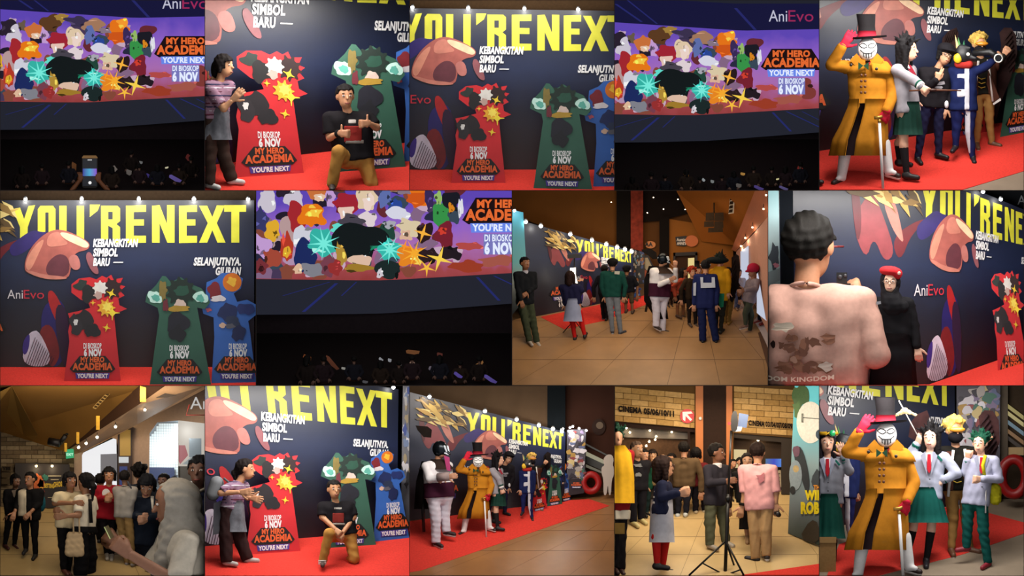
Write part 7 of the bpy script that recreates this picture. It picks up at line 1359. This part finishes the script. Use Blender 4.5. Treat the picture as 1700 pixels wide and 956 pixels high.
# ---- room 14: costumed students
C, B, pl = bannerroom(14, [(455, 240), (1170, 255), (455, 865), (1180, 865)], [(42, 0), (640, 103), (45, 715), (650, 605)], 'dark printed banner wall behind costumed students, bottom right room', mat('#93836f', .5, noise=.08, scale=6), 'in the bottom right room', [(515, -120, 20, 800, 130, 12)], lamps=(), lpow=0, x1=1240, flabel='grey-beige floor in the bottom right room')
wh = 'in the bottom right room'
struct(slab(C, 'wall_right', [(880, 1), (1028, 1), (1028, 600), (880, 600)], 860, mat('#3a2e22', .8, noise=.1), 8), 'dim brown wall beyond the boards ' + wh)
struct(slab(C, 'wall_column', [(905, 1), (948, 1), (948, 380), (905, 380)], 820, mat('#5a5044', .7), 10), 'grey-brown post beside the escalator ' + wh)
props(floor_slab(C, 'red_carpet', [(40, 955), (100, 800), (640, 612), (850, 642), (1028, 690), (1028, 745), (720, 850), (440, 920), (300, 955)], CARPET), 'red carpet under costumed students ' + wh, 'carpet')
picture_board(C, [(690, 1), (910, 1), (906, 560), (690, 600)], 790, 'large board crowded with bright pictures ' + wh, 120, 9, 24, 430)
q = thing(C, 'letter_sculpture', 'big glossy red ring sculpture ' + wh, 'sculpture', (970, 600, 575)); mesh(C, 'ring', *tube_geo([(978 + 62 * math.cos(a), 700, 458 + 88 * math.sin(a)) for a in np.linspace(0, 2 * math.pi, 36, endpoint=False)], 26, 14, True), mat('#a01a1a', .35), q, smooth=True)
q = thing(C, 'escalator', 'escalator with glowing pale side bands ' + wh, 'escalator', (990, 800, 350))
for i, (y, h, e) in enumerate(((90, '#b8a860', .5), (125, '#c8b878', .55), (170, '#7a98a8', .4), (215, '#a87a4a', .35), (250, '#3a2e24', 0))): slab(C, 'escalator_panel', [(945, y), (1028, y + 62), (1028, y + 84), (945, y + 22)], 835 - i, mat(h, .5, emit=e), 5, q)
slab(C, 'counter', [(950, 310), (1028, 310), (1028, 350), (950, 350)], 830, mat('#b89a6a', .6), 8, q)
st = 'bottom right room'
def blazer(P, cuff=True, tie=True):
    C, u, N, R = P['C'], P['u'], P['N'], P['root']; g = '#17594f'; x, y = N[0], N[2]; d0 = P['d'] - .52 * u
    if tie:
        slab(C, 'shirt_front', [(x - .2 * u, y + .02 * u), (x + .2 * u, y + .02 * u), (x + .02 * u, y + .9 * u)], d0, mat('#dcdae0', .7), 4, R)
        slab(C, 'necktie', [(x - .07 * u, y + .08 * u), (x + .07 * u, y + .08 * u), (x + .1 * u, y + .75 * u), (x, y + .95 * u), (x - .1 * u, y + .75 * u)], d0 - 5, mat('#a81e2c', .7), 4, R)
    for s in (-1, 1): slab(C, 'lapel', [(x + s * .16 * u, y - .05 * u), (x + s * .38 * u, y + .15 * u), (x + s * .08 * u, y + 1.05 * u)], d0 - 3, fab('#8f92a4'), 5, R)
    slab(C, 'shoulder_band', [(x + .4 * u, y + .1 * u), (x + .62 * u, y + .35 * u), (x + .54 * u, y + .42 * u), (x + .33 * u, y + .16 * u)], d0 + 8, mat(g, .8), 5, R)
    for i in (0, 1):
        if P['A'][i] is not None: ring(P, 'cuff_band', i, .6, g, .05, .045); ring(P, 'cuff_band', i, .8, g, .05, .045)
    for k in (1.2, 1.6): ell(C, 'blazer_button', (x + .03 * u, d0 - 4, y + k * u), (.04 * u, .03 * u, .04 * u), mat('#4a4a52', .4), R)
P = coat_person(C.sub(1.08, 75, -19), wh)
P = person(C, 'student with long black hair in grey blazer, red tie and teal pleated skirt, ' + st, 112, (562, 262), -14, (535, 560), [[(470, 330, 20), (492, 290, 0)], [(692, 440, -10), (615, 478, -20)]], [[(470, 720), (440, 860)], [(562, 725), (538, 880)]], ty=-8, neck=(552, 335), top=('#9ba0b2', 1, .05, dict(name='blazer')), bot=('skirt', '#0f4f48', dict(len=1.15, w=1.0, fold=16, amp=.05)), hair=('long', '#100e10'), skin='#e0b49c', hands=('g', 'f'), socks=('#1c181a', .05), shoes='#17141a', shw=.8, fyaw=(-20, 0), vox=.05)
blazer(P); make_hair(P, 'spiky', '#100e10')
q = thing(C, 'parasol_prop', 'thin stick prop with pale feathery top, ' + st, 'prop', (445, P['d'] - 10, 250)); rod(C, 'stick', (400, P['d'] - 12, 75), (494, P['d'] - 12, 250), 3, mat('#c8c4c0', .4), q); sdf(C, 'feather_top', [([cap((385, P['d'] - 12, 150), (430, P['d'] - 12, 125), 6, 14), cap((430, P['d'] - 12, 125), (485, P['d'] - 12, 148), 14, 6)], 6, None)], 4, fab('#c8b88a'), q, wr=(2, 14, 2))
Cw = C.sub(1.2, -286, -42); P = winged(Cw, wh)
for pts in ([(612, 250), (620, 190), (650, 155), (690, 138), (700, 165), (690, 240), (660, 275)], [(915, 230), (905, 165), (930, 138), (965, 140), (990, 180), (995, 270), (975, 330), (930, 340), (900, 300)]): wing(P, pts, P['d'] + 60, '#2f1a1a')
feather_row(P, (940, 150), (985, 300), 7, 60, 2.2, P['d'] + 52, '#241416')
P = person(C, 'student with green spiky hair, grey blazer and teal trousers showing a fist, ' + st, 98, (808, 290), -18, (785, 590), [[(735, 435, -10), (745, 365, -40)], [(905, 470, 0), (812, 468, -60)]], [[(745, 700), (740, 815)], [(825, 730), (848, 892)]], ty=-22, neck=(815, 352), top=('#9c9db2', 1, .1, dict(name='blazer')), bot=('pants', '#0f4a44', dict(wide=.05)), hair=('spiky', '#0f3d2c'), skin='#d8a486', hands=('f', 'f'), shoes='#8a1c2c', shw=.82, fyaw=(-75, -35), vox=.05)
blazer(P)
q = thing(C, 'backpack', 'bright yellow backpack on the green-haired student, ' + st, 'backpack', (880, P['d'] + 20, 600)); sdf(C, 'bag_body', [([cap((880, P['d'] + 10, 525), (885, P['d'] + 10, 570), 36, 30)], 4, None)], 5, fab('#bdb420'), q, wr=(2, 20, 2)); tube(C, 'strap', [(835, P['d'] - 50, 350), (822, P['d'] - 56, 400), (830, P['d'] - 50, 450)], 9, fab('#bdb420'), q, n=8); tube(C, 'white_strap', [(838, P['d'] - 46, 500), (836, P['d'] - 46, 640)], 4, fab('#d8d4d0'), q, n=6)
P = person(C, 'student with yellow gem headband and grey blazer at the room edge, ' + st, 105, (38, 288), 10, (45, 590), [[(-60, 460), (-50, 560)], [(150, 430, -10), (122, 350, -40)]], [[(20, 760), (20, 930)], [(70, 760), (70, 930)]], neck=(42, 360), d=150, top=('#83858f', 1, .05, dict(name='blazer')), bot=('skirt', '#11463c', dict(len=1.7, w=.8)), hair=('long', '#17151a'), skin='#c89a80', hands=('r', 'o'), shw=.85, socks=('#1c181a', .1), shoes='#17141a', vox=.05)
blazer(P); tube(C, 'headband', [P['Hc'] + np.array([50 * math.cos(a), 50 * math.sin(a), -48]) for a in np.linspace(0, 6.28, 24, endpoint=False)], 9, mat('#c89a1e', .4, .4), P['root'], n=8, close=True); ell(C, 'headband_gem', P['Hc'] + np.array([28, -52, -48]), (16, 10, 17), mat('#1f9a5a', .15, coat=1), P['root'])
tracksuit(C.sub(.98, -590, 20), wh, False)
q = thing(C, 'tan_box', 'tan cardboard box in the corner, ' + st, 'box', (40, 30, 955)); box(C, 'box_body', 2, 84, 40, 130, 772, 954, mat('#a07a4c', .8, noise=.08), q); box(C, 'lid_flap', 2, 86, 34, 40, 760, 790, mat('#a88454', .8), q)
